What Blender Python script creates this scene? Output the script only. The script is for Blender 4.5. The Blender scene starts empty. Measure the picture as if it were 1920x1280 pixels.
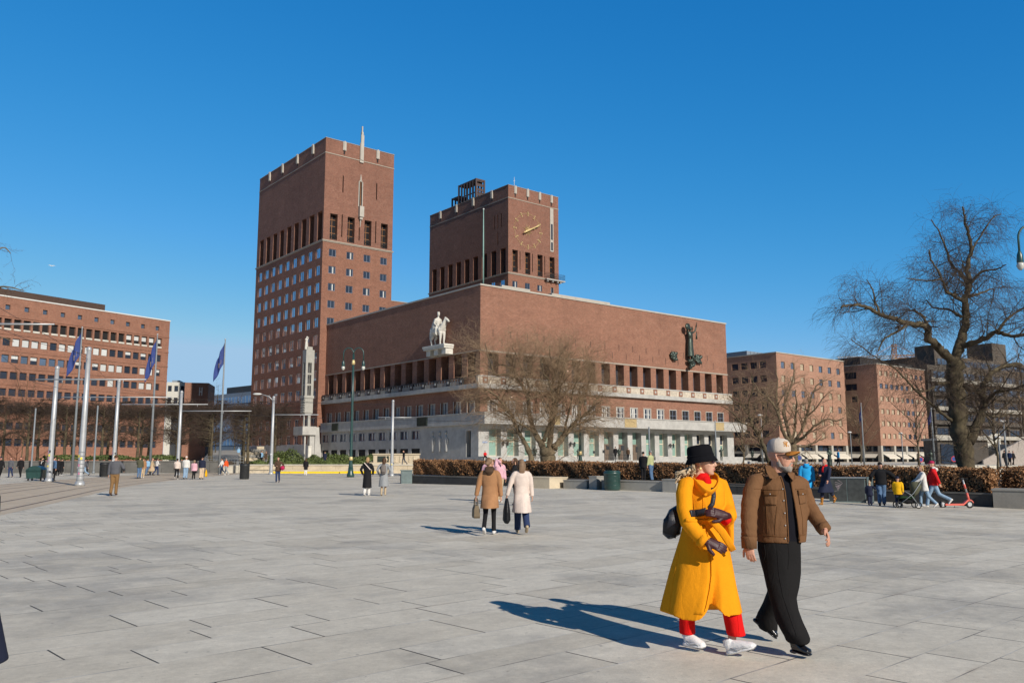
import bpy, bmesh, math, random
import numpy as np
from mathutils import Vector, Matrix, noise as mnoise

rnd = random.Random(11)
COL = bpy.context.scene.collection
SC = bpy.context.scene
PI = math.pi

# ------------------------------------------------------------------ camera
FPX, EYE = 1584.0, 1.63
PITCH = math.atan(220.0 / FPX)
CP, SP = math.cos(PITCH), math.sin(PITCH)
cam_d = bpy.data.cameras.new('camera')
cam = bpy.data.objects.new('camera', cam_d)
COL.objects.link(cam)
cam.location = (0, 0, EYE)
cam.rotation_euler = (PI / 2 + PITCH, 0, 0)
cam_d.sensor_width = 36
cam_d.lens = 36 * FPX / 1920
cam_d.clip_end = 6000
cam_d.clip_start = 0.1
SC.camera = cam


def ray(x, y):
    u, v = x - 960, 640 - y
    return Vector((u, FPX * CP - v * SP, FPX * SP + v * CP))


def at(x, y, Y):
    r = ray(x, y); k = Y / r.y
    return Vector((r.x * k, Y, r.z * k + EYE))


def on_plane(x, y, P0, n):
    r = ray(x, y); c = Vector((0, 0, EYE))
    return c + r * ((P0 - c).dot(n) / r.dot(n))


def slope(x):
    return -0.014 * (math.sqrt((x - 8) ** 2 + 16) + (x - 8)) + 0.012


def gz(x, y=0):
    return max(-0.6, min(0.0, slope(x)))


def ground(px, py):
    z = 0.0
    for _ in range(12):
        r = ray(px, py); k = (z - EYE) / r.z
        p = Vector((r.x * k, r.y * k, z)); z = gz(p.x)
    p.z = z
    return p


def spot(px, Y, z=None):
    """a world position at ground distance Y seen at image column px (near the horizon)"""
    x = (px - 960) / 1599.0 * Y
    return Vector((x, Y, gz(x) if z is None else z))


TH = math.radians(51.0)
RV = Vector((math.sin(TH), math.cos(TH), 0))
LV = Vector((-math.cos(TH), math.sin(TH), 0))


# ------------------------------------------------------------------ mesh builder
class MB:
    def __init__(s):
        s.v = []; s.f = []; s.m = []

    def add(s, verts, faces, m=0):
        o = len(s.v)
        s.v += [tuple(p) for p in verts]
        s.f += [tuple(i + o for i in f) for f in faces]
        s.m += [m] * len(faces)
        return s

    def box(s, x0, x1, y0, y1, z0, z1, m=0):
        v = [(x0, y0, z0), (x1, y0, z0), (x1, y1, z0), (x0, y1, z0), (x0, y0, z1), (x1, y0, z1), (x1, y1, z1), (x0, y1, z1)]
        f = [(0, 3, 2, 1), (4, 5, 6, 7), (0, 1, 5, 4), (1, 2, 6, 5), (2, 3, 7, 6), (3, 0, 4, 7)]
        return s.add(v, f, m)

    def obox(s, c, ax, ay, az, m=0):
        """box with centre c and half-axis vectors"""
        c, ax, ay, az = Vector(c), Vector(ax), Vector(ay), Vector(az)
        v = [c + ax * i + ay * j + az * k for k in (-1, 1) for i, j in ((-1, -1), (1, -1), (1, 1), (-1, 1))]
        f = [(0, 3, 2, 1), (4, 5, 6, 7), (0, 1, 5, 4), (1, 2, 6, 5), (2, 3, 7, 6), (3, 0, 4, 7)]
        return s.add(v, f, m)

    def quad(s, a, b, c, d, m=0):
        return s.add([a, b, c, d], [(0, 1, 2, 3)], m)

    def rings(s, rs, m=0, cap=True, close=True):
        n = len(rs[0]); o = len(s.v)
        for r in rs:
            s.v += [tuple(p) for p in r]
        for i in range(len(rs) - 1):
            for j in range(n if close else n - 1):
                k = (j + 1) % n
                s.f.append((o + i * n + j, o + i * n + k, o + (i + 1) * n + k, o + (i + 1) * n + j)); s.m.append(m)
        if cap and close:
            s.f.append(tuple(o + j for j in reversed(range(n)))); s.m.append(m)
            s.f.append(tuple(o + (len(rs) - 1) * n + j for j in range(n))); s.m.append(m)
        return s

    def tube(s, pts, rad, n=8, m=0, cap=True, flat=1.0, ref=None):
        """tapered tube; flat scales the second cross axis; ref = approx direction of the first axis"""
        P = [Vector(p) for p in pts]
        if not hasattr(rad, '__len__'):
            rad = [rad] * len(P)
        rs = []; u = None
        for i, p in enumerate(P):
            t = (P[min(i + 1, len(P) - 1)] - P[max(i - 1, 0)])
            if t.length < 1e-9: t = Vector((0, 0, 1))
            t.normalize()
            if u is None:
                a = Vector(ref) if ref is not None else (Vector((0, 0, 1)) if abs(t.z) < 0.9 else Vector((1, 0, 0)))
                u = a - t * a.dot(t)
            else:
                u = u - t * u.dot(t)
            if u.length < 1e-6: u = t.orthogonal()
            u.normalize(); w = t.cross(u)
            r = rad[i]
            if hasattr(r, '__len__'): r, r2 = r
            else: r2 = r * flat
            rs.append([p + u * (r * math.cos(a)) + w * (r2 * math.sin(a)) for a in (2 * PI * k / n for k in range(n))])
        return s.rings(rs, m, cap)

    def cyl(s, p0, p1, r0, r1=None, n=10, m=0):
        return s.tube([p0, p1], [r0, r0 if r1 is None else r1], n, m)

    def lathe(s, c, prof, n=16, m=0, sx=1, sy=1):
        c = Vector(c)
        rs = [[c + Vector((r * sx * math.cos(2 * PI * k / n), r * sy * math.sin(2 * PI * k / n), z)) for k in range(n)] for r, z in prof]
        return s.rings(rs, m)

    def ball(s, c, rx, ry=None, rz=None, n=12, k=8, m=0, rot=None):
        ry = rx if ry is None else ry; rz = rx if rz is None else rz
        c = Vector(c); rs = []
        for i in range(k + 1):
            a = -PI / 2 + PI * (i + 0.02) / (k + 0.04)
            ring = []
            for j in range(n):
                b = 2 * PI * j / n
                p = Vector((rx * math.cos(a) * math.cos(b), ry * math.cos(a) * math.sin(b), rz * math.sin(a)))
                ring.append(c + (rot @ p if rot else p))
            rs.append(ring)
        return s.rings(rs, m)

    def prism(s, poly, z0, z1, m=0):
        """horizontal polygon (counter-clockwise) extruded in z"""
        n = len(poly)
        v = [(p[0], p[1], z0) for p in poly] + [(p[0], p[1], z1) for p in poly]
        f = [tuple(reversed(range(n))), tuple(range(n, 2 * n))] + [(i, (i + 1) % n, n + (i + 1) % n, n + i) for i in range(n)]
        return s.add(v, f, m)

    def slab(s, poly, off, m=0):
        """3-D polygon extruded by the vector off"""
        n = len(poly); off = Vector(off)
        v = [Vector(p) for p in poly] + [Vector(p) + off for p in poly]
        f = [tuple(range(n)), tuple(reversed(range(n, 2 * n)))] + [((i + 1) % n, i, n + i, n + (i + 1) % n) for i in range(n)]
        return s.add(v, f, m)

    def wall(s, o, u, W, z0, z1, holes, depth=0.3, m=0, mj=None, n=None):
        """wall in the plane o + u*a, z, outside = n; holes (a0,a1,z0,z1[,depth]) get reveals"""
        o, u = Vector(o), Vector(u); n = Vector(n)
        mj = m if mj is None else mj
        us = sorted({0.0, W} | {round(h[i], 4) for h in holes for i in (0, 1)})
        zs = sorted({z0, z1} | {round(h[i], 4) for h in holes for i in (2, 3)})
        us = [a for a in us if 0 <= a <= W]; zs = [z for z in zs if z0 <= z <= z1]
        P = lambda a, z, d=0: Vector((o.x, o.y, 0)) + u * a - n * d + Vector((0, 0, z))
        flip = u.cross(Vector((0, 0, 1))).dot(n) < 0
        def q(a, b, c, d, mm):
            s.quad(*((d, c, b, a) if flip else (a, b, c, d)), mm)
        hs = [(round(h[0], 4), round(h[1], 4), round(h[2], 4), round(h[3], 4)) for h in holes]
        # rows of columns merged between holes
        for k in range(len(zs) - 1):
            zc = (zs[k] + zs[k + 1]) / 2
            act = [h for h in hs if h[2] < zc < h[3]]
            a_run = None
            for i in range(len(us) - 1):
                uc = (us[i] + us[i + 1]) / 2
                hole = any(h[0] < uc < h[1] for h in act)
                if not hole:
                    q(P(us[i], zs[k]), P(us[i + 1], zs[k]), P(us[i + 1], zs[k + 1]), P(us[i], zs[k + 1]), m)
        for h in holes:
            a, b, c, d = h[:4]; dp = h[4] if len(h) > 4 else depth
            q(P(a, c), P(b, c), P(b, c, dp), P(a, c, dp), mj)
            q(P(a, d, dp), P(b, d, dp), P(b, d), P(a, d), mj)
            q(P(a, c, dp), P(a, d, dp), P(a, d), P(a, c), mj)
            q(P(b, c), P(b, d), P(b, d, dp), P(b, c, dp), mj)
        return s

    def xf(s, M, start=0):
        for i in range(start, len(s.v)):
            s.v[i] = tuple(M @ Vector(s.v[i]))
        return s

    def mesh(s, name, mats, smooth=False, fix=False):
        me = bpy.data.meshes.new(name)
        me.from_pydata(s.v, [], s.f)
        mats = mats if isinstance(mats, (list, tuple)) else [mats]
        for m in mats: me.materials.append(m)
        if len(mats) > 1: me.polygons.foreach_set('material_index', s.m)
        if fix:
            bm = bmesh.new(); bm.from_mesh(me)
            bmesh.ops.recalc_face_normals(bm, faces=bm.faces[:]); bm.to_mesh(me); bm.free()
        if smooth: me.polygons.foreach_set('use_smooth', [True] * len(me.polygons))
        me.update()
        return me

    def build(s, name, mats, parent=None, smooth=False, fix=False):
        o = bpy.data.objects.new(name, s.mesh(name, mats, smooth, fix))
        COL.objects.link(o)
        if parent: o.parent = parent
        return o

    def remesh(s, name, mats, parent=None, vox=0.02, smooth_it=4, fac=0.5, post=None):
        """fuse all the closed shapes into one continuous skin"""
        me = s.mesh('tmp', mats[:1] if isinstance(mats, (list, tuple)) else mats, fix=True)
        o = bpy.data.objects.new('tmp', me); COL.objects.link(o)
        r = o.modifiers.new('r', 'REMESH'); r.mode = 'VOXEL'; r.voxel_size = vox; r.adaptivity = 0
        if smooth_it:
            k = o.modifiers.new('s', 'SMOOTH'); k.iterations = smooth_it; k.factor = fac
        dg = bpy.context.evaluated_depsgraph_get(); dg.update()
        m2 = bpy.data.meshes.new_from_object(o.evaluated_get(dg))
        bpy.data.objects.remove(o); bpy.data.meshes.remove(me)
        m2.name = name
        if isinstance(mats, (list, tuple)):
            for m in mats[1:]: m2.materials.append(m)
        if post: post(m2)
        m2.polygons.foreach_set('use_smooth', [True] * len(m2.polygons)); m2.update()
        o = bpy.data.objects.new(name, m2); COL.objects.link(o)
        if parent: o.parent = parent
        return o


def tag(o, label=None, cat=None, group=None, kind=None):
    if label: o['label'] = label
    if cat: o['category'] = cat
    if group: o['group'] = group
    if kind: o['kind'] = kind
    return o


def thing(name, label, cat, loc=(0, 0, 0), rz=0.0, group=None):
    o = bpy.data.objects.new(name, None); COL.objects.link(o)
    o.empty_display_size = 0.2
    o.location = loc; o.rotation_euler = (0, 0, rz)
    return tag(o, label, cat, group)


def kids(o):
    return [c for c in bpy.data.objects if c.parent == o]


def dup(o, loc, rz=0.0, label=None, scale=None, parent=None, kidmap=None):
    """copy of a thing with its parts and sub-parts"""
    def cp(a, par):
        b = a.copy(); COL.objects.link(b); b.parent = par
        for ch in a.children: cp(ch, b)
        return b
    c = cp(o, parent)
    c.location = loc; c.rotation_euler = (0, 0, rz)
    if scale: c.scale = scale if hasattr(scale, '__len__') else (scale,) * 3
    if label: c['label'] = label
    return c


def inst(name, mesh, parent, loc, rz=0.0):
    o = bpy.data.objects.new(name, mesh); COL.objects.link(o)
    o.parent = parent; o.location = loc; o.rotation_euler = (0, 0, rz)
    return o


# ------------------------------------------------------------------ materials
class NT:
    def __init__(s, name):
        s.mat = bpy.data.materials.new(name); s.mat.use_nodes = True
        s.nt = s.mat.node_tree; s.nt.nodes.clear()
        s.out = s.n('ShaderNodeOutputMaterial')
        s.b = s.n('ShaderNodeBsdfPrincipled')
        s.l(s.b.outputs[0], s.out.inputs[0])

    def n(s, t, **kw):
        x = s.nt.nodes.new(t)
        for k, v in kw.items(): setattr(x, k, v)
        return x

    def l(s, a, b): s.nt.links.new(a, b)

    def val(s, sock, v):
        if hasattr(v, 'links') or isinstance(v, bpy.types.NodeSocket): s.l(v, sock)
        else: sock.default_value = v

    def math(s, op, a, b=None, c=None, clamp=False):
        x = s.n('ShaderNodeMath', operation=op); x.use_clamp = clamp
        s.val(x.inputs[0], a)
        if b is not None: s.val(x.inputs[1], b)
        if c is not None: s.val(x.inputs[2], c)
        return x.outputs[0]

    def mix(s, f, a, b, mode='MIX'):
        x = s.n('ShaderNodeMix', data_type='RGBA', blend_type=mode)
        s.val(x.inputs[0], f)
        for i, q in ((6, a), (7, b)):
            if isinstance(q, bpy.types.NodeSocket): s.l(q, x.inputs[i])
            else: x.inputs[i].default_value = (*q[:3], 1)
        return x.outputs[2]

    def noise(s, scale, detail=4, rough=0.55, vec=None, dist=0.0):
        x = s.n('ShaderNodeTexNoise'); x.inputs['Scale'].default_value = scale
        x.inputs['Detail'].default_value = detail; x.inputs['Roughness'].default_value = rough
        x.inputs['Distortion'].default_value = dist
        if vec is not None: s.l(vec, x.inputs['Vector'])
        return x.outputs['Fac']

    def coord(s, kind='Object'):
        return s.n('ShaderNodeTexCoord').outputs[kind]

    def mapping(s, vec, scale=(1, 1, 1), rot=(0, 0, 0), loc=(0, 0, 0)):
        x = s.n('ShaderNodeMapping'); s.l(vec, x.inputs[0])
        x.inputs['Scale'].default_value = scale; x.inputs['Rotation'].default_value = rot; x.inputs['Location'].default_value = loc
        return x.outputs[0]

    def ramp(s, f, lo, hi):
        x = s.n('ShaderNodeMapRange'); s.l(f, x.inputs[0])
        x.inputs[1].default_value = lo; x.inputs[2].default_value = hi
        return x.outputs[0]

    def bump(s, h, strength=0.3, dist=0.02):
        x = s.n('ShaderNodeBump'); x.inputs['Strength'].default_value = strength; x.inputs['Distance'].default_value = dist
        s.l(h, x.inputs['Height']); s.l(x.outputs[0], s.b.inputs['Normal'])

    def set(s, col=None, rough=None, metal=None, spec=None):
        if col is not None:
            if isinstance(col, bpy.types.NodeSocket): s.l(col, s.b.inputs['Base Color'])
            else: s.b.inputs['Base Color'].default_value = (*col[:3], 1)
        if rough is not None: s.val(s.b.inputs['Roughness'], rough)
        if metal is not None: s.b.inputs['Metallic'].default_value = metal
        if spec is not None: s.b.inputs['Specular IOR Level'].default_value = spec
        return s.mat


_M = {}


def srgb(r, g, b):
    f = lambda c: ((c / 255 + 0.055) / 1.055) ** 2.4 if c > 10.3 else c / 255 / 12.92
    return (f(r), f(g), f(b))


def mat(name, col, rough=0.7, var=0.18, scale=3.0, bump=0.0, metal=0.0, spec=0.4, col2=None, bscale=None, det=5):
    """plain surface with two-scale colour variation and optional bump"""
    if name in _M: return _M[name]
    t = NT(name); c = t.coord()
    n1 = t.noise(scale, det, 0.6, c); n2 = t.noise(scale * 9.7, 3, 0.6, c)
    f = t.math('ADD', t.math('MULTIPLY', n1, 0.7), t.math('MULTIPLY', n2, 0.3))
    f = t.ramp(f, 0.3, 0.7)
    a = tuple(max(0, k * (1 - var)) for k in col)
    b = tuple(min(1, k * (1 + var)) for k in (col2 or col))
    t.set(t.mix(f, a, b), rough, metal, spec)
    if bump: t.bump(t.noise(bscale or scale * 6, 4, 0.6, c), bump, 0.02)
    _M[name] = t.mat
    return t.mat


def brick_mat(name, c1, c2, mortar, bw=0.25, bh=0.08, zig=None, upper=None, mott=0.32):
    t = NT(name); c = t.coord()
    sep = t.n('ShaderNodeSeparateXYZ'); t.l(c, sep.inputs[0])
    u = t.math('ADD', sep.outputs[0], sep.outputs[1]); z = sep.outputs[2]
    cmb = t.n('ShaderNodeCombineXYZ'); t.l(u, cmb.inputs[0]); t.l(z, cmb.inputs[1])
    br = t.n('ShaderNodeTexBrick'); t.l(cmb.outputs[0], br.inputs['Vector'])
    br.inputs['Scale'].default_value = 1; br.inputs['Brick Width'].default_value = bw; br.inputs['Row Height'].default_value = bh
    br.inputs['Mortar Size'].default_value = 0.006; br.inputs['Bias'].default_value = 0.0
    br.inputs['Color1'].default_value = (*c1, 1); br.inputs['Color2'].default_value = (*c2, 1); br.inputs['Mortar'].default_value = (*mortar, 1)
    col = br.outputs['Color']
    n1 = t.noise(0.9, 6, 0.7, t.mapping(cmb.outputs[0], (0.35, 1.0, 1)))
    n2 = t.noise(6.0, 4, 0.7, t.mapping(cmb.outputs[0], (0.5, 1.6, 1)))
    f = t.math('ADD', t.math('MULTIPLY', n1, 0.45), t.math('MULTIPLY', n2, 0.55))
    n3 = t.noise(1.0, 4, 0.6, t.mapping(cmb.outputs[0], (1.1, 0.10, 1))); n4 = t.noise(0.13, 3, 0.5, cmb.outputs[0])
    f = t.math('ADD', t.math('MULTIPLY', f, 0.70), t.math('ADD', t.math('MULTIPLY', n3, 0.16), t.math('MULTIPLY', n4, 0.14)))
    f = t.ramp(f, 0.34, 0.66)
    k = t.n('ShaderNodeMapRange'); t.l(f, k.inputs[0]); k.inputs[3].default_value = 1 - mott; k.inputs[4].default_value = 1 + mott
    g = t.n('ShaderNodeCombineColor')
    for i in range(3): t.l(k.outputs[0], g.inputs[i])
    col = t.mix(1.0, col, g.outputs[0], 'MULTIPLY')
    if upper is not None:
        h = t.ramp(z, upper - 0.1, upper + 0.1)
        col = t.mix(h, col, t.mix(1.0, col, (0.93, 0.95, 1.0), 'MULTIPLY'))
    if zig is not None:
        for z0, per, amp, wdt in zig:
            pp = t.math('PINGPONG', u, per)
            d = t.math('ABSOLUTE', t.math('SUBTRACT', t.math('SUBTRACT', z, z0), t.math('MULTIPLY', pp, amp)))
            near = t.math('LESS_THAN', d, wdt)
            msk = t.math('MULTIPLY', near, t.ramp(n1, 0.35, 0.6))
            col = t.mix(t.math('MULTIPLY', msk, 0.07), col, (0.55, 0.33, 0.25))
    t.set(col, 0.85, 0, 0.3)
    t.bump(br.outputs['Fac'], 0.25, 0.01)
    _M[name] = t.mat
    return t.mat


def glass_mat(name, col, rough=0.06, metal=0.0, spec=0.8, var=0.3):
    if name in _M: return _M[name]
    t = NT(name)
    oi = t.n('ShaderNodeObjectInfo')
    n = t.noise(0.8, 2, 0.5, t.coord())
    f = t.math('ADD', t.math('MULTIPLY', oi.outputs['Random'], 0.7), t.math('MULTIPLY', n, 0.3))
    t.set(t.mix(f, tuple(c * (1 - var) for c in col), tuple(min(1, c * (1 + var)) for c in col)), rough, metal, spec)
    w = t.n('ShaderNodeTexNoise'); w.inputs['Scale'].default_value = 0.7
    t.bump(w.outputs['Fac'], 0.02, 0.05)
    _M[name] = t.mat
    return t.mat
# ------------------------------------------------------------------ light
SUN_AZ, SUN_EL = math.radians(35.4), math.radians(29.0)     # azimuth: degrees right of straight behind the camera
sun_dir = Vector((math.sin(SUN_AZ) * math.cos(SUN_EL), -math.cos(SUN_AZ) * math.cos(SUN_EL), math.sin(SUN_EL)))
sl = bpy.data.lights.new('sun', 'SUN'); sl.energy = 5.0; sl.angle = math.radians(0.5); sl.color = (1.0, 0.93, 0.83)
so = bpy.data.objects.new('sun', sl); COL.objects.link(so)
so.rotation_euler = sun_dir.to_track_quat('Z', 'Y').to_euler()
so.location = (60, -80, 60)

SKY_RESP = ((2.1, 0.335, 3.3), (0.85, 1.55, 5.5), (0.56, 3.22, 6.6))
w = bpy.data.worlds.new('World'); SC.world = w; w.use_nodes = True
nt = w.node_tree; nt.nodes.clear()
wo = nt.nodes.new('ShaderNodeOutputWorld'); bg = nt.nodes.new('ShaderNodeBackground'); sk = nt.nodes.new('ShaderNodeTexSky')
sk.sky_type = 'NISHITA'; sk.sun_disc = False
sk.sun_elevation = SUN_EL; sk.sun_rotation = PI - SUN_AZ
sk.air_density = 1.0; sk.dust_density = 0.0; sk.ozone_density = 6.0; sk.altitude = 0
bg.inputs[1].default_value = 0.085
sepc = nt.nodes.new('ShaderNodeSeparateColor'); nt.links.new(sk.outputs[0], sepc.inputs[0])
cmbc = nt.nodes.new('ShaderNodeCombineColor')
for i, (g, k, cap) in enumerate(SKY_RESP):      # clear, dry winter air: steeper red fall-off towards the zenith
    pw = nt.nodes.new('ShaderNodeMath'); pw.operation = 'POWER'; pw.inputs[1].default_value = g
    mn = nt.nodes.new('ShaderNodeMath'); mn.operation = 'MINIMUM'; mn.inputs[1].default_value = cap
    ml = nt.nodes.new('ShaderNodeMath'); ml.operation = 'MULTIPLY'; ml.inputs[1].default_value = k
    nt.links.new(sepc.outputs[i], mn.inputs[0]); nt.links.new(mn.outputs[0], pw.inputs[0]); nt.links.new(pw.outputs[0], ml.inputs[0]); nt.links.new(ml.outputs[0], cmbc.inputs[i])
# dimming added at the zenith and round the sun's azimuth to cut the ambient light
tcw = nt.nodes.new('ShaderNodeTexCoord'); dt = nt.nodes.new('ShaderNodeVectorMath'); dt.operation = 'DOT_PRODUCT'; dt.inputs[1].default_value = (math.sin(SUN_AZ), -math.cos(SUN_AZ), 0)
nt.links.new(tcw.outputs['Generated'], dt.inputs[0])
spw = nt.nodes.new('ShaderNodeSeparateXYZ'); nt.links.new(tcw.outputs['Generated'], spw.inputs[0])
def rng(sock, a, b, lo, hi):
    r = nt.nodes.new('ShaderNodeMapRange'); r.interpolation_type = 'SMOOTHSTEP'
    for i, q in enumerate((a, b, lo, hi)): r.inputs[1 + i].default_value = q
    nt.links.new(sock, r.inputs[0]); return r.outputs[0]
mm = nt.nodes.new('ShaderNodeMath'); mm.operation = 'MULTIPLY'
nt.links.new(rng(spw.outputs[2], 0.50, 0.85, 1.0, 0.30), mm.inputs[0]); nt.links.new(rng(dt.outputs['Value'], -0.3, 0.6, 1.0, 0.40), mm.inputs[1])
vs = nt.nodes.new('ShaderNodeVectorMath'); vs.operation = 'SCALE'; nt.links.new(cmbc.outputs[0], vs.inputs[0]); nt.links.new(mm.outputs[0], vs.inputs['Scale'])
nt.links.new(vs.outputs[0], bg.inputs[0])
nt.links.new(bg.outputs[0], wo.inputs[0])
SC.view_settings.view_transform = 'Standard'; SC.view_settings.look = 'None'
SC.view_settings.exposure = 0.0; SC.view_settings.gamma = 1.0
SC.cycles.max_bounces = 6
SC.cycles.use_adaptive_sampling = True
SC.cycles.adaptive_threshold = 0.02


# ------------------------------------------------------------------ ground
def paving_mat(name, ang, rowh, length, cA, cB, joint):
    t = NT(name); c = t.coord()
    m = t.mapping(c, rot=(0, 0, -ang))
    sep = t.n('ShaderNodeSeparateXYZ'); t.l(m, sep.inputs[0])
    u, v = sep.outputs[0], sep.outputs[1]
    wob = t.math('MULTIPLY', t.noise(0.35, 1, 0.4, c), 0.10)
    # uneven course widths
    vw = t.math('ADD', v, t.math('MULTIPLY', t.math('SINE', t.math('MULTIPLY', v, 2.31)), 0.14))
    vr = t.math('DIVIDE', vw, rowh); row = t.math('FLOOR', vr); fv = t.math('FRACT', vr)
    wn = t.n('ShaderNodeTexWhiteNoise', noise_dimensions='1D'); t.l(row, wn.inputs['W'])
    lenr = t.math('MULTIPLY_ADD', wn.outputs['Value'], 0.7 * length, 0.75 * length)
    ur = t.math('ADD', t.math('DIVIDE', u, lenr), t.math('MULTIPLY', wn.outputs['Value'], 37.7))
    cell = t.math('FLOOR', ur); fu = t.math('FRACT', ur)
    # distance to joints in metres
    du = t.math('MULTIPLY', t.math('MINIMUM', fu, t.math('SUBTRACT', 1.0, fu)), lenr)
    dv = t.math('MULTIPLY', t.math('MINIMUM', fv, t.math('SUBTRACT', 1.0, fv)), rowh)
    cv = t.n('ShaderNodeCombineXYZ'); t.l(cell, cv.inputs[0]); t.l(row, cv.inputs[1])
    w2 = t.n('ShaderNodeTexWhiteNoise', noise_dimensions='2D'); t.l(cv.outputs[0], w2.inputs['Vector'])
    tone = w2.outputs['Value']
    jn = t.noise(1.3, 3, 0.6, c)
    wj = t.math('MULTIPLY_ADD', jn, 0.010, 0.0035)
    ju = t.math('LESS_THAN', du, wj)
    jv = t.math('MULTIPLY', t.math('LESS_THAN', dv, t.math('MULTIPLY', wj, 0.85)), t.math('MULTIPLY_ADD', t.ramp(jn, 0.40, 0.5), 0.6, 0.4))
    base = t.mix(tone, cA, cB)
    grain = t.noise(90, 3, 0.7, c); mot = t.noise(1.1, 6, 0.65, c); big = t.noise(0.24, 6, 0.62, c)
    sp = t.noise(310, 2, 0.5, c)
    k = t.math('MULTIPLY_ADD', t.ramp(grain, 0.25, 0.75), 0.30, 0.85)
    k = t.math('MULTIPLY', k, t.math('MULTIPLY_ADD', t.ramp(mot, 0.3, 0.7), 0.16, 0.92))
    k = t.math('MULTIPLY', k, t.math('MULTIPLY_ADD', t.ramp(sp, 0.3, 0.7), 0.24, 0.88))
    g = t.n('ShaderNodeCombineColor')
    for i in range(3): t.l(k, g.inputs[i])
    col = t.mix(1.0, base, g.outputs[0], 'MULTIPLY')
    m2 = t.noise(3.7, 8, .72, t.mapping(m, (0.9, 1.2, 1))); m3 = t.noise(17, 5, .7, c)
    k2 = t.math('MULTIPLY', t.math('MULTIPLY_ADD', t.ramp(m2, 0.34, 0.66), 0.20, 0.90), t.math('MULTIPLY_ADD', t.ramp(m3, 0.32, 0.68), 0.16, 0.92))
    g2 = t.n('ShaderNodeCombineColor')
    for i in range(3): t.l(k2, g2.inputs[i])
    col = t.mix(1.0, col, g2.outputs[0], 'MULTIPLY')
    spots = t.math('MULTIPLY', t.ramp(t.noise(11, 2, .5, c), .70, .73), .35); col = t.mix(spots, col, (0.10, 0.095, 0.09))
    # damp, worn stains
    st = t.math('MULTIPLY', t.ramp(big, 0.51, 0.58), t.ramp(mot, 0.36, 0.55))
    col = t.mix(t.math('MULTIPLY', st, 0.8), col, t.mix(1.0, col, (0.66, 0.67, 0.70), 'MULTIPLY'))
    # rusty tint along some joints
    rust = t.math('MULTIPLY', t.math('MULTIPLY', t.ramp(dv, 0.05, 0.0), t.ramp(t.noise(0.7, 3, 0.5, c), 0.55, 0.7)), 0.5)
    col = t.mix(rust, col, (0.26, 0.18, 0.12))
    lite = t.mix(t.ramp(t.noise(0.8, 2, 0.5, c), 0.44, 0.56), (0.16, 0.15, 0.135), (0.50, 0.48, 0.44))
    col = t.mix(jv, col, lite)
    col = t.mix(ju, col, joint)
    t.set(col, 0.75, 0, 0.35)
    hgt = t.math('SUBTRACT', t.math('MULTIPLY', grain, 0.25), t.math('MAXIMUM', ju, jv))
    hgt = t.math('ADD', hgt, t.math('MULTIPLY', tone, 0.5))
    t.bump(hgt, 0.35, 0.006)
    return t.mat


M_pave = paving_mat('granite_slabs', PI / 2 - math.radians(47), 0.64, 1.5, srgb(193, 185, 169), srgb(205, 198, 183), (0.055, 0.05, 0.045))
mb = MB()
xs = [-700, -300, -120, -60, -30, -15, -8, -4, 0, 3, 6, 9, 12, 15, 18, 21, 24, 28, 34, 45, 70, 120, 300, 700]
ys = [-60, 0, 20, 40, 60, 100, 160, 300, 700, 2500]
for j in range(len(ys) - 1):
    for i in range(len(xs) - 1):
        x0, x1, y0, y1 = xs[i], xs[i + 1], ys[j], ys[j + 1]
        mb.quad((x0, y0, gz(x0)), (x1, y0, gz(x1)), (x1, y1, gz(x1)), (x0, y1, gz(x0)))
tag(mb.build('plaza_ground', M_pave), kind='structure')

# tram tracks: brownish setts bed with grooved rails
M_sett = mat('track_setts', srgb(186, 171, 150), 0.8, 0.20, 1.6, 0.4, bscale=14)
M_rail = mat('rail_steel', (0.19, 0.125, 0.085), 0.55, 0.3, 2.0, metal=0.3)
trk = [(-9.0, 0.0), (-11.5, 10), (-15.2, 24), (-19.2, 37), (-23.2, 50), (-27.0, 67), (-29.5, 84), (-31, 104)]


def smooth_path(P, k=8):
    out = []
    for i in range(len(P) - 1):
        p0 = Vector(P[max(i - 1, 0)]); p1 = Vector(P[i]); p2 = Vector(P[i + 1]); p3 = Vector(P[min(i + 2, len(P) - 1)])
        for j in range(k):
            t = j / k
            out.append(0.5 * ((2 * p1) + (p2 - p0) * t + (2 * p0 - 5 * p1 + 4 * p2 - p3) * t * t + (3 * p1 - p0 - 3 * p2 + p3) * t ** 3))
    out.append(Vector(P[-1]))
    return out


tp = smooth_path([(a, b, 0) for a, b in trk], 6)


def offs(P, d):
    r = []
    for i, p in enumerate(P):
        t = (P[min(i + 1, len(P) - 1)] - P[max(i - 1, 0)]).normalized()
        r.append(p + Vector((-t.y, t.x, 0)) * d)
    return r


def strip(P, d0, d1, z):
    a, b = offs(P, d0), offs(P, d1); m = MB()
    for i in range(len(P) - 1):
        m.quad((b[i].x, b[i].y, z), (a[i].x, a[i].y, z), (a[i + 1].x, a[i + 1].y, z), (b[i + 1].x, b[i + 1].y, z))
    return m


bed = strip(tp, -0.55, 8.4, 0.004)
tag(bed.build('tram_track_bed', M_sett), kind='structure')
for d in (0.0, 1.435, 3.6, 5.035, 6.5, 7.9):
    tag(strip(tp, d, d + 0.12, 0.008).build('tram_rail', M_rail), kind='structure')

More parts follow.
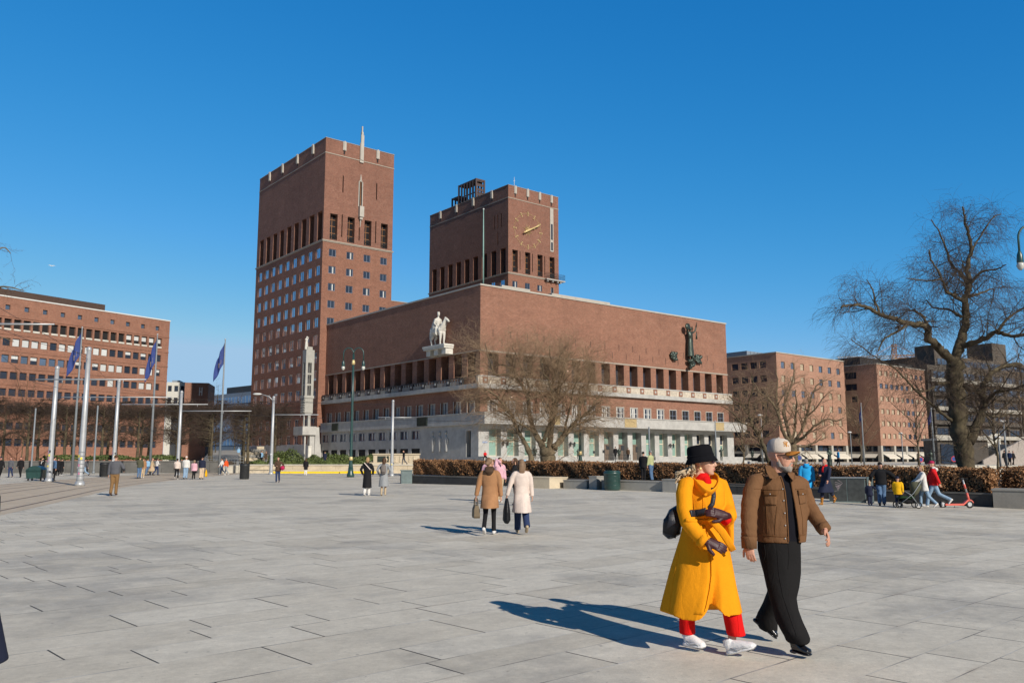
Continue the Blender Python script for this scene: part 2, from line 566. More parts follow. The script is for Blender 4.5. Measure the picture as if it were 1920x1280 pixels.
# raised ground behind the plaza
M_soil = mat('bed_soil', (0.075, 0.055, 0.038), 0.95, 0.4, 1.2, 0.8)
M_lawn = mat('winter_grass', (0.075, 0.085, 0.03), 0.95, 0.45, 2.5, 0.8, col2=(0.11, 0.10, 0.045))
M_stone = mat('pale_granite', srgb(205, 198, 184), 0.8, 0.14, 0.7, 0.3)
M_stone2 = mat('grey_granite', srgb(150, 147, 140), 0.8, 0.18, 0.6, 0.3)
WL0, WL1 = Vector((-7.6, 58.2, 0)), Vector((19.6, 35.0, 0))    # planter wall line
wd = (WL1 - WL0).normalized(); wn = Vector((-wd.y, wd.x, 0))    # towards the back
bz = lambda p: (p.x, p.y, 0.46 + gz(p.x))
bedp = [WL0 + wn * 0.34, WL1 + wn * 0.34, Vector((34, 40, 0)), Vector((90, 70, 0)), Vector((90, 99.8, 0)), Vector((-12, 99.8, 0))]
mb = MB()
hA, hB = WL0 + wn * 30, WL1 + wn * 30
for k in range(14):
    p0, p1 = WL0.lerp(WL1, k / 14), WL0.lerp(WL1, (k + 1) / 14)
    mb.quad(bz(p0 + wn * .3), bz(p1 + wn * .3), bz(p1 + wn * 60), bz(p0 + wn * 60))
mb.add([bz(WL1 + wn * .3), bz(Vector((60, 38, 0))), bz(Vector((90, 99.8, 0))), bz(WL1 + wn * 60)], [(0, 1, 2, 3)])
mb.quad((WL0.x + wn.x * .3, WL0.y + wn.y * .3, -.1), bz(WL0 + wn * .3), bz(WL0 + wn * 60), (WL0.x + wn.x * 60, WL0.y + wn.y * 60, -.1))
tag(mb.build('planting_bed', M_soil), kind='structure')
mb = MB(); mb.prism([(-75, 100), (140, 100), (200, 420), (-160, 420)], -0.4, 0.88)
tag(mb.build('terrace', M_pave), kind='structure')
# sloping forecourt up to the street left of the city hall
mb = MB()
a, b, c_, d_ = at(372, 872, 101), at(448, 872, 101), at(452, 842, 165), at(395, 843, 165)
for q in (a, b, c_, d_): pass
mb.add([(a.x, 101, 0.884), (b.x, 101, 0.884), (c_.x, 165, 3.3), (d_.x, 165, 3.3), (d_.x - 60, 420, 4.6), (c_.x, 420, 4.6)], [(0, 1, 2, 3), (3, 2, 5, 4)])
tag(mb.build('forecourt_ramp', M_stone2), kind='structure')
# ------------------------------------------------------------------ the brick city hall with two towers
TC = at(611.5, 258, 160); TC0 = Vector((TC.x, TC.y, 0))
RZ = PI / 2 - TH


def cl(px, py, x=None, y=None):
    """local city hall coordinates of an image point on a wall plane"""
    P = on_plane(px, py, TC0 + (RV * x if x is not None else LV * y), RV if x is not None else LV) - TC0
    return Vector((P.dot(RV), P.dot(LV), P.z))


zz = [(50.0, 1.9, 1.35, 0.24), (51.6, 1.9, 1.35, 0.2), (53.3, 1.3, 1.5, 0.16)]
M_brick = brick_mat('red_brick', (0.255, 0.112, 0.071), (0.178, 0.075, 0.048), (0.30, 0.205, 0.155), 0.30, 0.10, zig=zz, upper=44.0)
M_brickh = brick_mat('hall_brick', (0.272, 0.126, 0.081), (0.195, 0.085, 0.056), (0.31, 0.22, 0.165), 0.30, 0.10,
                     zig=[(23.2, 3.4, 0.8, 0.2), (22.0, 3.4, 0.8, 0.16)])
M_wst = mat('white_marble', srgb(172, 166, 156), 0.7, 0.12, 1.1, 0.2)
M_gst = mat('city_hall_granite', srgb(160, 158, 154), 0.8, 0.14, 0.9, 0.0, col2=srgb(174, 172, 167))
M_ledge = mat('stone_ledge', srgb(158, 147, 134), 0.8, 0.15, 2.0)
M_sky = glass_mat('sky_reflecting_glass', (0.42, 0.50, 0.60), 0.05, 0.85)
M_dglass = glass_mat('dark_glass', (0.045, 0.06, 0.09), 0.05, 0.35, 0.9)
M_mint = glass_mat('pale_green_blind_glass', (0.22, 0.34, 0.29), 0.15, 0.0, 0.8, 0.15)
M_black = mat('dark_interior', (0.012, 0.011, 0.012), 0.8, 0.2)
M_wood = mat('warm_oak_frame', (0.30, 0.13, 0.045), 0.5, 0.2, 6)
M_frame = mat('white_window_frame', (0.62, 0.62, 0.60), 0.5, 0.08)
M_frameb = mat('blue_grey_frame', (0.17, 0.20, 0.27), 0.5, 0.1)
M_cream = mat('cream_frame', (0.62, 0.55, 0.42), 0.5, 0.1)
M_iron = mat('black_ironwork', (0.03, 0.032, 0.035), 0.5, 0.2)
M_bronze = mat('dark_bronze', (0.035, 0.05, 0.045), 0.42, 0.35, 3, 0.5, metal=0.55, col2=(0.06, 0.075, 0.06))
M_gold = mat('gilding', (0.66, 0.50, 0.24), 0.42, 0.15, 5, metal=0.3)
M_goldst = mat('gilded_relief', (0.40, 0.30, 0.15), 0.6, 0.35, 4, 0.9, bscale=6)
M_door = mat('oak_door', (0.17, 0.125, 0.095), 0.6, 0.2, 4)
M_copper = mat('verdigris', (0.22, 0.36, 0.32), 0.6, 0.15)
M_roof = mat('roof_felt', (0.08, 0.075, 0.07), 0.9, 0.2)
M_bell = mat('bell_cage_copper', (0.085, 0.055, 0.05), 0.6, 0.2)

hall = thing('city_hall', 'huge red brick city hall with two square towers and a gilded clock', 'building', TC0, RZ)
X0, Y0 = Vector((0, -1, 0)), Vector((-1, 0, 0))


def casement_mesh(name, w, h, nx, ny, mf, mg, ft=0.07, axis='x', curtain=None):
    """window filling an opening; faces -y (axis x) or -x (axis y); origin = lower left corner at the glass"""
    m = MB()
    B = (lambda a0, a1, d0, d1, z0, z1, k: m.box(a0, a1, d0, d1, z0, z1, k)) if axis == 'x' else (lambda a0, a1, d0, d1, z0, z1, k: m.box(d0, d1, a0, a1, z0, z1, k))
    B(ft, w - ft, 0.0, 0.03, ft, h - ft, 1)
    B(0, ft, -0.06, 0.05, 0, h, 0); B(w - ft, w, -0.06, 0.05, 0, h, 0)
    B(ft, w - ft, -0.06, 0.05, 0, ft, 0); B(ft, w - ft, -0.06, 0.05, h - ft, h, 0)
    for i in range(1, nx):
        B(w * i / nx - ft / 2, w * i / nx + ft / 2, -0.05, -0.002, ft, h - ft, 0)
    for j in range(1, ny):
        B(ft, w - ft, -0.042, -0.001, h * j / ny - ft * .4, h * j / ny + ft * .4, 0)
    if curtain:
        for a in curtain: B(a, a + 0.28 * w / 2, -0.0015, -0.0008, ft, h - ft, 2)
    return m.mesh(name, [mf, mg] + ([M_curt] if curtain else []))


M_curt = mat('pale_curtain', (0.55, 0.54, 0.50), 0.8, 0.15)


def loggia_mesh(name, w, h, axis, rail=True, warm=True):
    m = MB()
    B = (lambda a0, a1, d0, d1, z0, z1, k: m.box(a0, a1, d0, d1, z0, z1, k)) if axis == 'x' else (lambda a0, a1, d0, d1, z0, z1, k: m.box(d0, d1, a0, a1, z0, z1, k))
    B(0, w, 0.02, 0.06, 0, h, 1)
    mw = 2 if warm else 0
    for a in (0.05, w * 0.5): B(a, a + 0.09, -0.07, 0.0, 0, h, mw)
    for k in (0.28, 0.55, 0.8): B(0.0, w, -0.05, 0.012, h * k, h * k + 0.09, mw)
    if rail:
        d = -0.75
        B(0, w, d - 0.03, d + 0.03, 1.12, 1.18, 0); B(0, w, d - 0.03, d + 0.03, 0.1, 0.15, 0)
        n = 5
        for i in range(n):
            a0, a1 = w * i / n, w * (i + 1) / n
            for (p, q) in ((a0, a1), (a1, a0)):
                P = [Vector((p, d, 0.15)), Vector((q, d, 1.12))] if axis == 'x' else [Vector((d, p, 0.15)), Vector((d, q, 1.12))]
                m.tube(P, 0.025, 4, 0)
    return m.mesh(name, [M_iron, M_dglass if not warm else M_darkwarm, M_wood])


M_darkwarm = glass_mat('dark_loggia_glass', (0.02, 0.02, 0.022), 0.1, 0.1, 0.6)

# ---------------- the towers
TW, TD, TH_ = 15.57, 32.7, 64.55


def crenel(par, x, y, axis, zt=64.62):
    m = MB()
    if axis == 'x':
        m.box(x, x + 0.72, y - 0.22, y + 0.05, zt - 1.85, zt, 0); m.box(x + 0.22, x + 0.5, y - 0.30, y - 0.22, zt - 1.75, zt + 0.1, 0)
        m.box(x + 0.2, x + 0.52, y - 0.03, y - 0.008, zt - 2.6, zt - 1.853, 1)
    else:
        m.box(y - 0.22, y + 0.05, x, x + 0.72, zt - 1.95, zt, 0); m.box(y - 0.30, y - 0.22, x + 0.06, x + 0.22, zt - 1.85, zt + 0.1, 0)
        m.box(y - 0.30, y - 0.22, x + 0.5, x + 0.66, zt - 1.85, zt + 0.1, 0); m.box(y - 0.03, y - 0.008, x + 0.2, x + 0.52, zt - 2.5, zt - 1.953, 1)
    m.build('parapet_block', [M_wst, M_black], par)


def tower(name, x0, label, sop, sow, swin, sww, slots, wop, wow, wwin, www, wrows, srows, zbase, extra=(), wextra=()):
    mb = MB()
    hs = [(a, a + sow, 44.2, 49.4, 1.1) for a in sop] + [(a, a + 0.22, z0, z1, 0.3) for a, z0, z1 in slots]
    hs += [(a, a + sww, z, z + 1.45, 0.22) for a in swin for z in srows] + list(extra)
    mb.wall((0, 0, 0), (1, 0, 0), TW, zbase, TH_, hs, 0.25, 0, n=(0, -1, 0))
    hw = [(a, a + wow, 43.95, 49.85, 1.3) for a in wop] + [(a, a + www, z, z + 2.0, 0.24) for a in wwin for z in wrows] + list(wextra)
    mb.wall((0, 0, 0), (0, 1, 0), TD, zbase, TH_, hw, 0.25, 0, n=(-1, 0, 0))
    mb.quad((TW, 0, 0), (TW, TD, 0), (TW, TD, TH_), (TW, 0, TH_)); mb.quad((TW, TD, 0), (0, TD, 0), (0, TD, TH_), (TW, TD, TH_))
    mb.quad((0, 0, TH_ - .6), (TW, 0, TH_ - .6), (TW, TD, TH_ - .6), (0, TD, TH_ - .6), 1)
    t = mb.build(name, [M_brick, M_roof], hall); t['label'] = label; t.location = (x0, 0, 0)
    # mouldings
    tr = MB()
    for z, h, d in ((61.46, 0.17, 0.08), (TH_, 0.10, 0.08)):
        tr.box(-d, TW + d, -d, 0, z, z + h); tr.box(-d, 0, 0, TD + d, z, z + h)
        tr.box(TW, TW + d, 0, TD + d, z, z + h)
    tr.build('parapet_moulding', M_ledge, t)
    co = MB()
    for z, h, d in ((43.72, 0.20, 0.20), (43.56, 0.16, 0.10)):
        co.box(-d, TW + d, -d, 0, z, z + h); co.box(-d, 0, 0, TD + d, z, z + h)
    co.build('cornice', M_ledge, t)
    lm = loggia_mesh('tall_window', sow, 5.2, 'x')
    for a in sop: inst('tall_window', lm, t, (a, 1.0, 44.2))
    lw = loggia_mesh('loggia_window', wow, 5.9, 'y', False, False)
    for a in wop: inst('loggia_window', lw, t, (1.2, a, 43.95))
    cm = [casement_mesh('paired_window', sww, 1.45, 2, 1, M_frameb, g, 0.08, 'x') for g in (M_dglass, M_dglass)]
    cm.append(casement_mesh('paired_window', sww, 1.45, 2, 1, M_frameb, M_dglass, 0.08, 'x', (0.9,)))
    for z in srows:
        for a in swin: inst('paired_window', rnd.choice(cm), t, (a, 0.16, z))
    wm = casement_mesh('window', www, 2.0, 2, 1, M_frame, M_sky, 0.07, 'y')
    for z in wrows:
        for a in wwin: inst('window', wm, t, (0.18, a, z))
    return t


west = tower('tower', 0, 'nearer tower with narrow stone spire on its sunny face', [1.41 + 3.8 * i for i in range(4)], 1.6,
             [1.36 + 3.82 * i for i in range(4)], 1.52, [(3.88, 54.1, 57.6), (11.5, 54.1, 57.6), (3.9, 45.0, 49.6), (7.75, 44.9, 47.6), (11.5, 45.0, 49.6)],
             [0.54 + 3.56 * i for i in range(9)], 2.1, [1.0 + 3.54 * i for i in range(9)], 1.9,
             [40.45 - 3.43 * i for i in range(9)], [40.8 - 3.4 * i for i in range(5)], 4.4,
             wextra=[(1.05 + 3.54 * i, 2.9 + 3.54 * i, z, z + 1.75, 0.3) for i in range(9) for z in (7.55, 4.42)])
for a in (3.69, 11.3): crenel(west, a, 0, 'x')
for a in (5.1, 12.4, 19.8, 26.6): crenel(west, a, 0, 'y')
fm = casement_mesh('office_window', 1.85, 1.75, 2, 1, M_frame, M_dglass, 0.09, 'y')
for z in (7.55, 4.42):
    for i in range(9): inst('office_window', fm, west, (0.2, 1.05 + 3.54 * i, z))
m = MB()
for z, h, d in ((12.0, 0.22, 0.07), (10.85, 0.35, 0.10), (10.2, 0.14, 0.05)):
    m.box(-d, 0.6, -d, 0, z, z + h); m.box(-d, 0, 0, TD + d, z, z + h)
m.build('brick_band', M_brick, west)
m = MB()
m.box(-0.5, TW, -0.5, TD + 0.5, 0.4, 4.4)
m.build('stone_base', M_gst, west)
# spire on the south face
m = MB()
m.box(7.5, 8.32, -0.28, 0.0, 61.1, 65.2); m.box(7.58, 8.24, -0.42, -0.28, 61.6, 66.9); m.box(7.7, 8.12, -0.34, 0.05, 65.2, 67.6)
m.box(7.78, 8.02, -0.26, -0.02, 67.6, 68.8)
m.build('spire', M_wst, west); m = MB()
m.box(7.62, 8.2, -0.12, 0.0, 57.15, 57.4); m.tube([(7.9, -0.06, 57.4), (7.9, -0.06, 58.7)], [0.2, 0.04], 6)
m.box(7.42, 7.6, -0.14, 0, 51.9, 57.15); m.box(8.22, 8.4, -0.14, 0, 51.9, 57.15)
m.box(7.5, 8.45, -0.75, 0, 49.7, 51.9); m.box(7.66, 8.3, -0.55, 0, 49.2, 49.7); m.tube([(7.98, -0.2, 49.2), (7.98, -0.1, 47.7)], [0.16, 0.05], 6)
m.build('slit_surround', M_wst, west)
m = MB(); m.box(7.6, 8.22, -0.04, -0.004, 51.9, 57.15, 0); m.box(7.86, 7.96, -0.09, -0.04, 51.9, 57.15, 1)
m.build('slit_window', [M_black, M_wood], west)

east = tower('clock_tower', 46.2, 'farther tower with a gilded clock on its sunny face', [1.23 + 3.8 * i for i in range(4)], 1.62,
             [1.23 + 3.77 * i for i in range(3)], 1.46, [(3.4, 44.9, 49.3), (7.2, 44.9, 49.3), (11.0, 44.9, 49.3)],
             [0.95 + 3.54 * i for i in range(9)], 1.95, [1.35 + 3.54 * i for i in range(9)], 1.6,
             [40.4], [40.6], 20.0, extra=[(13.05, 13.82, 36.5, 42.0, 0.3)],
             wextra=[(2.45, 2.8, 55.0, 58.3, 0.4), (3.75, 4.1, 55.0, 58.3, 0.4), (5.05, 5.4, 55.0, 58.3, 0.4), (3.75, 4.1, 50.9, 54.2, 0.4)])
for a in (1.7, 5.45, 9.2, 12.95): crenel(east, a, 0, 'x')
for a in (5.8, 13.2, 20.3, 27.4): crenel(east, a, 0, 'y')
m = MB()
for a, z0, z1 in ((2.45, 55, 58.3), (3.75, 55, 58.3), (5.05, 55, 58.3), (3.75, 50.9, 54.2)): m.box(0.38, 0.42, a, a + 0.35, z0, z1)
m.build('slit_window', M_black, east)
m = MB(); m.box(13.05, 13.82, 0.25, 0.3, 36.5, 42.0, 0); m.box(12.98, 13.05, -0.03, 0.1, 36.5, 42.0, 1); m.box(13.82, 13.89, -0.03, 0.1, 36.5, 42.0, 1)
m.build('stair_window', [M_dglass, M_wst], east)
# white stone strip with glazed slots, right of the clock
m = MB()
m.box(12.82, 13.05, -0.14, 0, 50.7, 61.4, 0); m.box(13.62, 13.85, -0.14, 0, 50.7, 61.4, 0)
m.box(13.05, 13.62, -0.12, 0, 57.5, 61.4, 0); m.box(13.05, 13.62, -0.12, 0, 53.0, 53.6, 0); m.box(13.05, 13.62, -0.12, 0, 50.7, 51.0, 0)
m.box(13.05, 13.62, -0.06, -0.004, 51.0, 53.0, 1); m.box(13.05, 13.62, -0.06, -0.004, 53.6, 57.5, 1)
m.build('stair_strip', [M_wst, M_dglass], east)
# balcony at the corner
m = MB()
m.box(10.9, 16.8, -1.0, -0.02, 43.55, 43.8, 0)
for a in (11.3, 12.9, 14.5, 15.4): m.box(a, a + 0.25, -0.8, -0.25, 43.1, 43.55, 0)
for z in (44.15, 44.5, 44.85, 45.2):
    m.tube([(10.95, -0.95, z), (16.75, -0.95, z)], 0.03, 5, 1); m.tube([(16.75, -0.95, z), (16.75, 2.0, z)], 0.03, 5, 1); m.tube([(10.95, -0.95, z), (10.95, -0.25, z)], 0.03, 5, 1)
for i in range(20): m.tube([(10.95 + 5.8 * i / 19, -0.95, 43.8), (10.95 + 5.8 * i / 19, -0.95, 45.2)], 0.022, 4, 1)
m.box(15.6, 16.8, 0.0, 2.1, 43.55, 43.8, 0)
m.build('balcony', [M_gst, M_iron], east)
# clock
CX, CZ, CR = 5.87, 54.65, 4.05
m = MB()
for i in range(120):
    a = 2 * PI * i / 120
    if i % 10: m.obox((CX + CR * math.sin(a), -0.05, CZ + CR * math.cos(a)), (0.045, 0, 0), (0, 0.05, 0), (0, 0, 0.045))
for i in range(12):
    a = 2 * PI * i / 12; d = Vector((math.sin(a), 0, math.cos(a))); e = Vector((math.cos(a), 0, -math.sin(a)))
    c = Vector((CX, -0.09, CZ)); hm_ = MB()
    hm_.obox(c + d * (CR - 0.1), e * 0.055, (0, 0.06, 0), d * 0.42)
    hm_.obox(c + d * (CR - 0.52), e * 0.22, (0, 0.05, 0), d * 0.045); hm_.obox(c + d * (CR + 0.32), e * 0.2, (0, 0.05, 0), d * 0.05)
    hm_.build('hour_mark', M_gold, east)
for i in range(16):
    a = 2 * PI * i / 16; d = Vector((math.sin(a), 0, math.cos(a)))
    m.tube([Vector((CX, -0.08, CZ)) + d * 0.45, Vector((CX, -0.08, CZ)) + d * (1.55 if i % 2 else 1.0)], [0.09, 0.01], 4)
m.build('clock_face', M_gold, east)


def hand(ang, L, tail, w, y):
    d = Vector((math.sin(ang), 0, math.cos(ang))); c = Vector((CX, y, CZ)); m = MB()
    m.tube([c - d * tail, c - d * tail * 0.55, c, c + d * L * 0.35, c + d * L * 0.55, c + d * L * 0.72, c + d * L * 0.86, c + d * L],
           [w * 1.1, w * 1.7, w * 1.9, w * 1.1, w * 0.9, w * 1.8, w * 0.8, w * 0.25], 8, flat=0.7)
    m.ball(c - d * tail, w * 1.8, n=8, k=6); m.ball(c, w * 2.1, n=10, k=6)
    return m
hand(math.radians(65), 2.6, 0.7, 0.17, -0.34).build('clock_hand', M_gold, east, True, True)
hand(math.radians(62), 3.95, 1.65, 0.13, -0.6).build('clock_hand', M_gold, east, True, True)
m = MB(); m.tube([(2.6, 1, 64.5), (2.6, 1, 67.2)], 0.05, 6); m.tube([(2.3, 1, 66.2), (2.9, 1, 66.4)], 0.03, 5)
m.build('aerial', M_frame, east)
# openwork bell cage on the roof
q0 = cl(892.5, 334, x=50.6) - Vector((46.2, 0, 0)); q1 = cl(859, 348, x=50.6) - Vector((46.2, 0, 0))
x0, y0, y1, zt = 4.4, q0.y, q1.y, q0.z
x1 = x0 + 2.9
m = MB()
def cage(m, x0, x1, y0, y1, z0, z1, n):
    for z, h in ((z1 - 0.35, 0.35), (z0, 0.3), ((z0 * .45 + z1 * .55), 0.2)):
        m.box(x0, x1, y0, y0 + 0.3, z, z + h); m.box(x0, x0 + 0.3, y0 + .3, y1, z, z + h); m.box(x0 + .3, x1, y1 - 0.3, y1, z, z + h); m.box(x1 - .3, x1, y0 + .3, y1 - .3, z, z + h)
    for i in range(n + 1):
        yy = y0 + (y1 - y0 - 0.35) * i / n
        m.box(x0 - 0.04, x0 + 0.3, yy, yy + 0.32, z0, z1 + 0.003); m.box(x1 - 0.3, x1 + .04, yy, yy + 0.32, z0, z1 + 0.003)
    for xx in (x0 + 0.003, x1 - 0.35): m.box(xx, xx + 0.35, y0 - 0.04, y0 + 0.31, z0, z1 + 0.006); m.box(xx, xx + 0.35, y1 - 0.3, y1 + .04, z0, z1 + 0.006)
    m.box(x0 + .3, x1 - .3, y0 + .3, y1 - .3, z1 - 0.15, z1)
    for i in range(7):
        for j in range(7):
            cx, cz = x0 + 0.4 + (x1 - x0 - .8) * i / 6, z0 + .3 + (z1 - z0 - .6) * j / 6
            m.obox((cx, y0 + 0.15, cz), (0.36, 0, 0.36), (0, 0.05, 0), (-0.05, 0, 0.05)); m.obox((cx, y0 + 0.15, cz), (0.36, 0, -0.36), (0, 0.04, 0), (0.05, 0, 0.05))
cage(m, x0, x1, y0, y1, TH_ - 0.6, zt, 6)
cage(m, x0 + .3, x1 - .3, y1 + 0.05, y1 + 3.4, TH_ - 0.6, zt - 2.6, 2)
m.build('bell_cage', M_bell, east)

# linking wing between the towers
zl = cl(738, 565, y=3.0).z
m = MB(); m.box(TW + 0.02, 46.2 - 0.02, 3.0, 30, 5, zl); mw = m.build('linking_wing', M_brick, hall)
m = MB(); m.box(TW + 0.02, 46.15, 2.9, 30, zl, zl + 0.15); m.build('roof_edge', M_ledge, mw)

# ---------------- the hall block
BX, BY, BW, BD, BH = 1.41, -49.3, 58.45, 49.3, 27.15
mb = MB()
hs = [(1.45 + 3.35 * k, 3.42 + 3.35 * k, 13.6, 17.22, 1.5) for k in range(17)]
hs += [(1.48 + 3.35 * k, 3.2 + 3.35 * k, 8.22, 10.1, 0.2) for k in range(17)]
mb.wall((0, 0, 0), (1, 0, 0), BW, 7.0, BH, hs, 0.3, 0, n=(0, -1, 0))
hw = [(1.13 + 3.443 * k, 3.23 + 3.443 * k, 13.5, 17.28, 1.4) for k in range(14)]
hw += [(1.35 + 3.45 * k, 3.1 + 3.45 * k, 8.1, 10.15, 0.45) for k in range(14)]
mb.wall((0, 0, 0), (0, 1, 0), BD, 7.0, BH, hw, 0.3, 0, n=(-1, 0, 0))
mb.quad((BW, 0, 0), (BW, BD, 0), (BW, BD, BH), (BW, 0, BH)); mb.quad((0, 0, BH - 0.02), (BW, 0, BH - 0.02), (BW, BD, BH - 0.02), (0, BD, BH - 0.02), 1)
blk = mb.build('hall_block', [M_brickh, M_roof], hall); blk.location = (BX, BY, 0)
blk['label'] = 'broad lower block with colonnade under a blank brick wall'
m = MB()
m.box(-0.12, BW + 0.12, -0.12, 0, BH - 0.1, BH + 0.14); m.box(-0.12, 0, 0, BD, BH - 0.1, BH + 0.14); m.box(BW, BW + .12, 0, BD, BH - 0.1, BH + 0.14)
m.box(14, 27, -0.14, 1.5, BH + 0.14, BH + 0.42); m.box(3.9, 9.5, -0.14, 1.5, BH + 0.14, BH + 0.42)
m.build('coping', M_wst, blk)
m = MB()
m.box(-0.06, BW + 0.06, -0.08, 0, 17.28, 17.5); m.box(-0.08, 0, 0, BD, 17.32, 17.5)
m.build('string_course', M_ledge, blk)
# slots in the brick above the colonnade
sl_ = MB().box(0, 0.1, -0.012, 0, 0, 1.05).mesh('wall_slot', [M_black])
for k in range(16): inst('wall_slot', sl_, blk, (4.0 + 3.35 * k, 0, 18.2)); inst('wall_slot', sl_, blk, (2.3 + 3.35 * k, 0, 19.6))
lm = loggia_mesh('colonnade_window', 1.97, 3.62, 'x', False, False)
for k in range(17): inst('colonnade_window', lm, blk, (1.45 + 3.35 * k, 1.4, 13.6))
lm = loggia_mesh('colonnade_window', 2.1, 3.78, 'y', False, False)
for k in range(14): inst('colonnade_window', lm, blk, (1.3, 1.13 + 3.443 * k, 13.5))
ms = [casement_mesh('window', 1.72, 1.88, 2, 2, M_frame, M_dglass, 0.09, 'x', c) for c in ((0.12, 1.1), (0.15,), (0.1, 1.0, 0.55))] + [casement_mesh('window', 1.72, 1.88, 2, 2, M_frameb, M_black, 0.07, 'x')]
for k in range(17): inst('window', ms[3] if k > 11 else rnd.choice(ms[:3]), blk, (1.48 + 3.35 * k, 0.14, 8.22))
mw_ = casement_mesh('window', 1.75, 2.05, 2, 1, M_frame, M_dglass, 0.09, 'y', (0.5, 1.3))
for k in range(14): inst('window', mw_, blk, (0.4, 1.35 + 3.45 * k, 8.1))
sm_ = MB().box(-0.05, 0.42, -0.12, -0.004, 0, 2.05).box(-0.05, 0.42, 1.754, 1.87, 0, 2.05).box(-0.08, 0.42, -.15, 1.9, -.12, -.004).mesh('window_surround', [M_wst])
for k in range(14): inst('window_surround', sm_, blk, (0, 1.35 + 3.45 * k, 8.1))
sm_ = MB().box(-0.12, -0.004, -0.03, 0.1, 0, 1.884).box(1.724, 1.84, -0.03, 0.1, 0, 1.884).box(-.12, 1.84, -.03, .1, 1.884, 2.0).mesh('window_surround', [M_wst])
for k in range(17): inst('window_surround', sm_, blk, (1.48 + 3.35 * k, 0, 8.22))

# balcony bands
M_carve = mat('carved_stone_panel', srgb(184, 173, 157), 0.8, 0.36, 2.6, 0.8, bscale=4)
m = MB(); m.box(-0.75, BW + 0.55, -0.6, -0.01, 11.85, 12.5, 0); m.box(-0.75, BW + 0.5, -0.5, -0.01, 12.5, 13.66, 1)
m.box(-0.7, BW + .5, -0.56, -0.5, 13.5, 13.7, 0)
for k in range(17):
    a = 0.1 + 3.35 * k
    m.box(a, a + 0.95, -0.56, -0.5, 12.56, 13.46, 2); m.box(a + 0.28, a + 0.67, -0.585, -0.56, 12.83, 13.2, 0)
m.build('balcony_band', [M_gst, M_carve, M_brickh], blk)
m = MB(); m.box(-0.75, -0.02, 0.0, BD, 11.85, 12.5, 0); m.box(-0.72, -0.6, 0.0, BD - 0.3, 13.45, 13.58, 3)
for k in range(14):
    a = 3.25 + 3.443 * k
    m.box(-0.74, -0.5, a, a + 0.98, 12.5, 13.56, 4); m.box(-0.77, -0.74, a + 0.3, a + 0.68, 12.85, 13.2, 0)
    for j in range(7):
        y = a + 0.98 + 2.46 * (j + 0.5) / 7
        if y < BD: m.box(-0.68, -0.58, y - 0.06, y + 0.06, 12.5, 13.45 if j % 2 else 13.1, 0)
m.build('balcony_railing', [M_gst, M_carve, M_brickh, M_iron, M_iron], blk)

# canopy of pale granite round the ground floor
yC = -2.45
m = MB()
m.box(-1.0, BW + 2.0, yC, 0.3, 6.62, 8.16, 0); m.box(-1.0, -0.01, 0.3, BD - 0.6, 6.55, 8.12, 0)
m.box(-1.12, BW + 2.12, yC - 0.12, 0.3, 8.16, 8.3, 0); m.box(-1.12, -0.01, 0.3, BD - 0.6, 8.12, 8.26, 0)
m.build('canopy', M_gst, blk)
for a0, a1 in ((11.2, 13.4), (27.6, 30.4), (51.1, 53.6)): MB().box(a0, a1, yC - 0.06, yC, 6.75, 8.1).build('relief_panel', M_goldst, blk)
for b0, b1 in ((12.2, 15.2), (41.6, 44.0)):
    m = MB(); m.box(-1.06, -1.0, b0, b1, 6.7, 8.05)
    for i in range(9): m.obox((-1.08, b0 + (b1 - b0) * (i + .5) / 9, 7.4), (0.05, 0, 0), (0, 0.06, 0), (0, 0.02, 0.6))
    m.build('bronze_crest', M_bronze, blk)
# ground floor
mb = MB()
gh = [(1.3 + 3.35 * k, 3.5 + 3.35 * k, 2.05, 6.0, 1.25) for k in range(17)]
for k in (7, 8, 9): gh[k] = (gh[k][0], gh[k][1], 1.3, 6.0, 1.25)
mb.wall((-0.6, -0.5, 0), (1, 0, 0), BW + 1.2, 0.5, 6.62, [(h[0] + .6 - .0, h[1] + .6, h[2], h[3], h[4]) for h in gh], 1.2, 0, n=(0, -1, 0))
lw_ = [(14.9 + 3.45 * k, 17.4 + 3.45 * k, 4.7, 6.05, 0.3) for k in range(10)] + [(14.9 + 3.45 * k, 17.4 + 3.45 * k, 1.6, 3.25, 0.3) for k in range(10)] + [(1.35, 2.5, 1.9, 5.7, 0.8)]
mb.wall((-0.6, -0.5, 0), (0, 1, 0), BD + 0.4, 0.5, 6.56, [(h[0] + .5, h[1] + .5, h[2], h[3], h[4]) for h in lw_], 0.3, 0, n=(-1, 0, 0))
mb.quad((BW + .6, -.5, 0), (BW + .6, BD, 0), (BW + .6, BD, 6.62), (BW + .6, -.5, 6.62))
gf = mb.build('ground_floor', M_gst, hall); gf.location = (BX, BY, 0)
wm = casement_mesh('shop_window', 2.2, 3.95, 1, 1, M_cream, M_mint, 0.10, 'x')

def tallwin(dk):
    m = MB(); W_, H_ = 2.2, 3.95
    m.box(0.1, W_ - .1, 0, 0.03, 0.1, 2.05, 1); m.box(0.1, W_ - .1, 0, 0.03, 2.2, H_ - .1, 2 if dk else 1)
    for a, b, c, d in ((0, .1, 0, H_), (W_ - .1, W_, 0, H_), (.1, W_ - .1, 0, .1), (.1, W_ - .1, H_ - .1, H_), (.1, W_ - .1, 2.05, 2.2)): m.box(a, b, -0.07, 0.05, c, d, 0)
    return m.mesh('tall_window', [M_cream, M_mint, M_dglass])
t1, t2 = tallwin(False), tallwin(True)
dm = MB(); dm.box(0, 2.2, 0, 0.06, 0, 2.55, 0); dm.box(0.0, 2.2, -0.1, 0.06, 2.55, 2.75, 0); dm.box(0.1, 2.1, 0, 0.04, 2.75, 4.7, 1)
for i in range(8): dm.box(0.06 + 0.265 * i, 0.27 + 0.265 * i, -0.035, 0, 0.08, 2.5, 0)
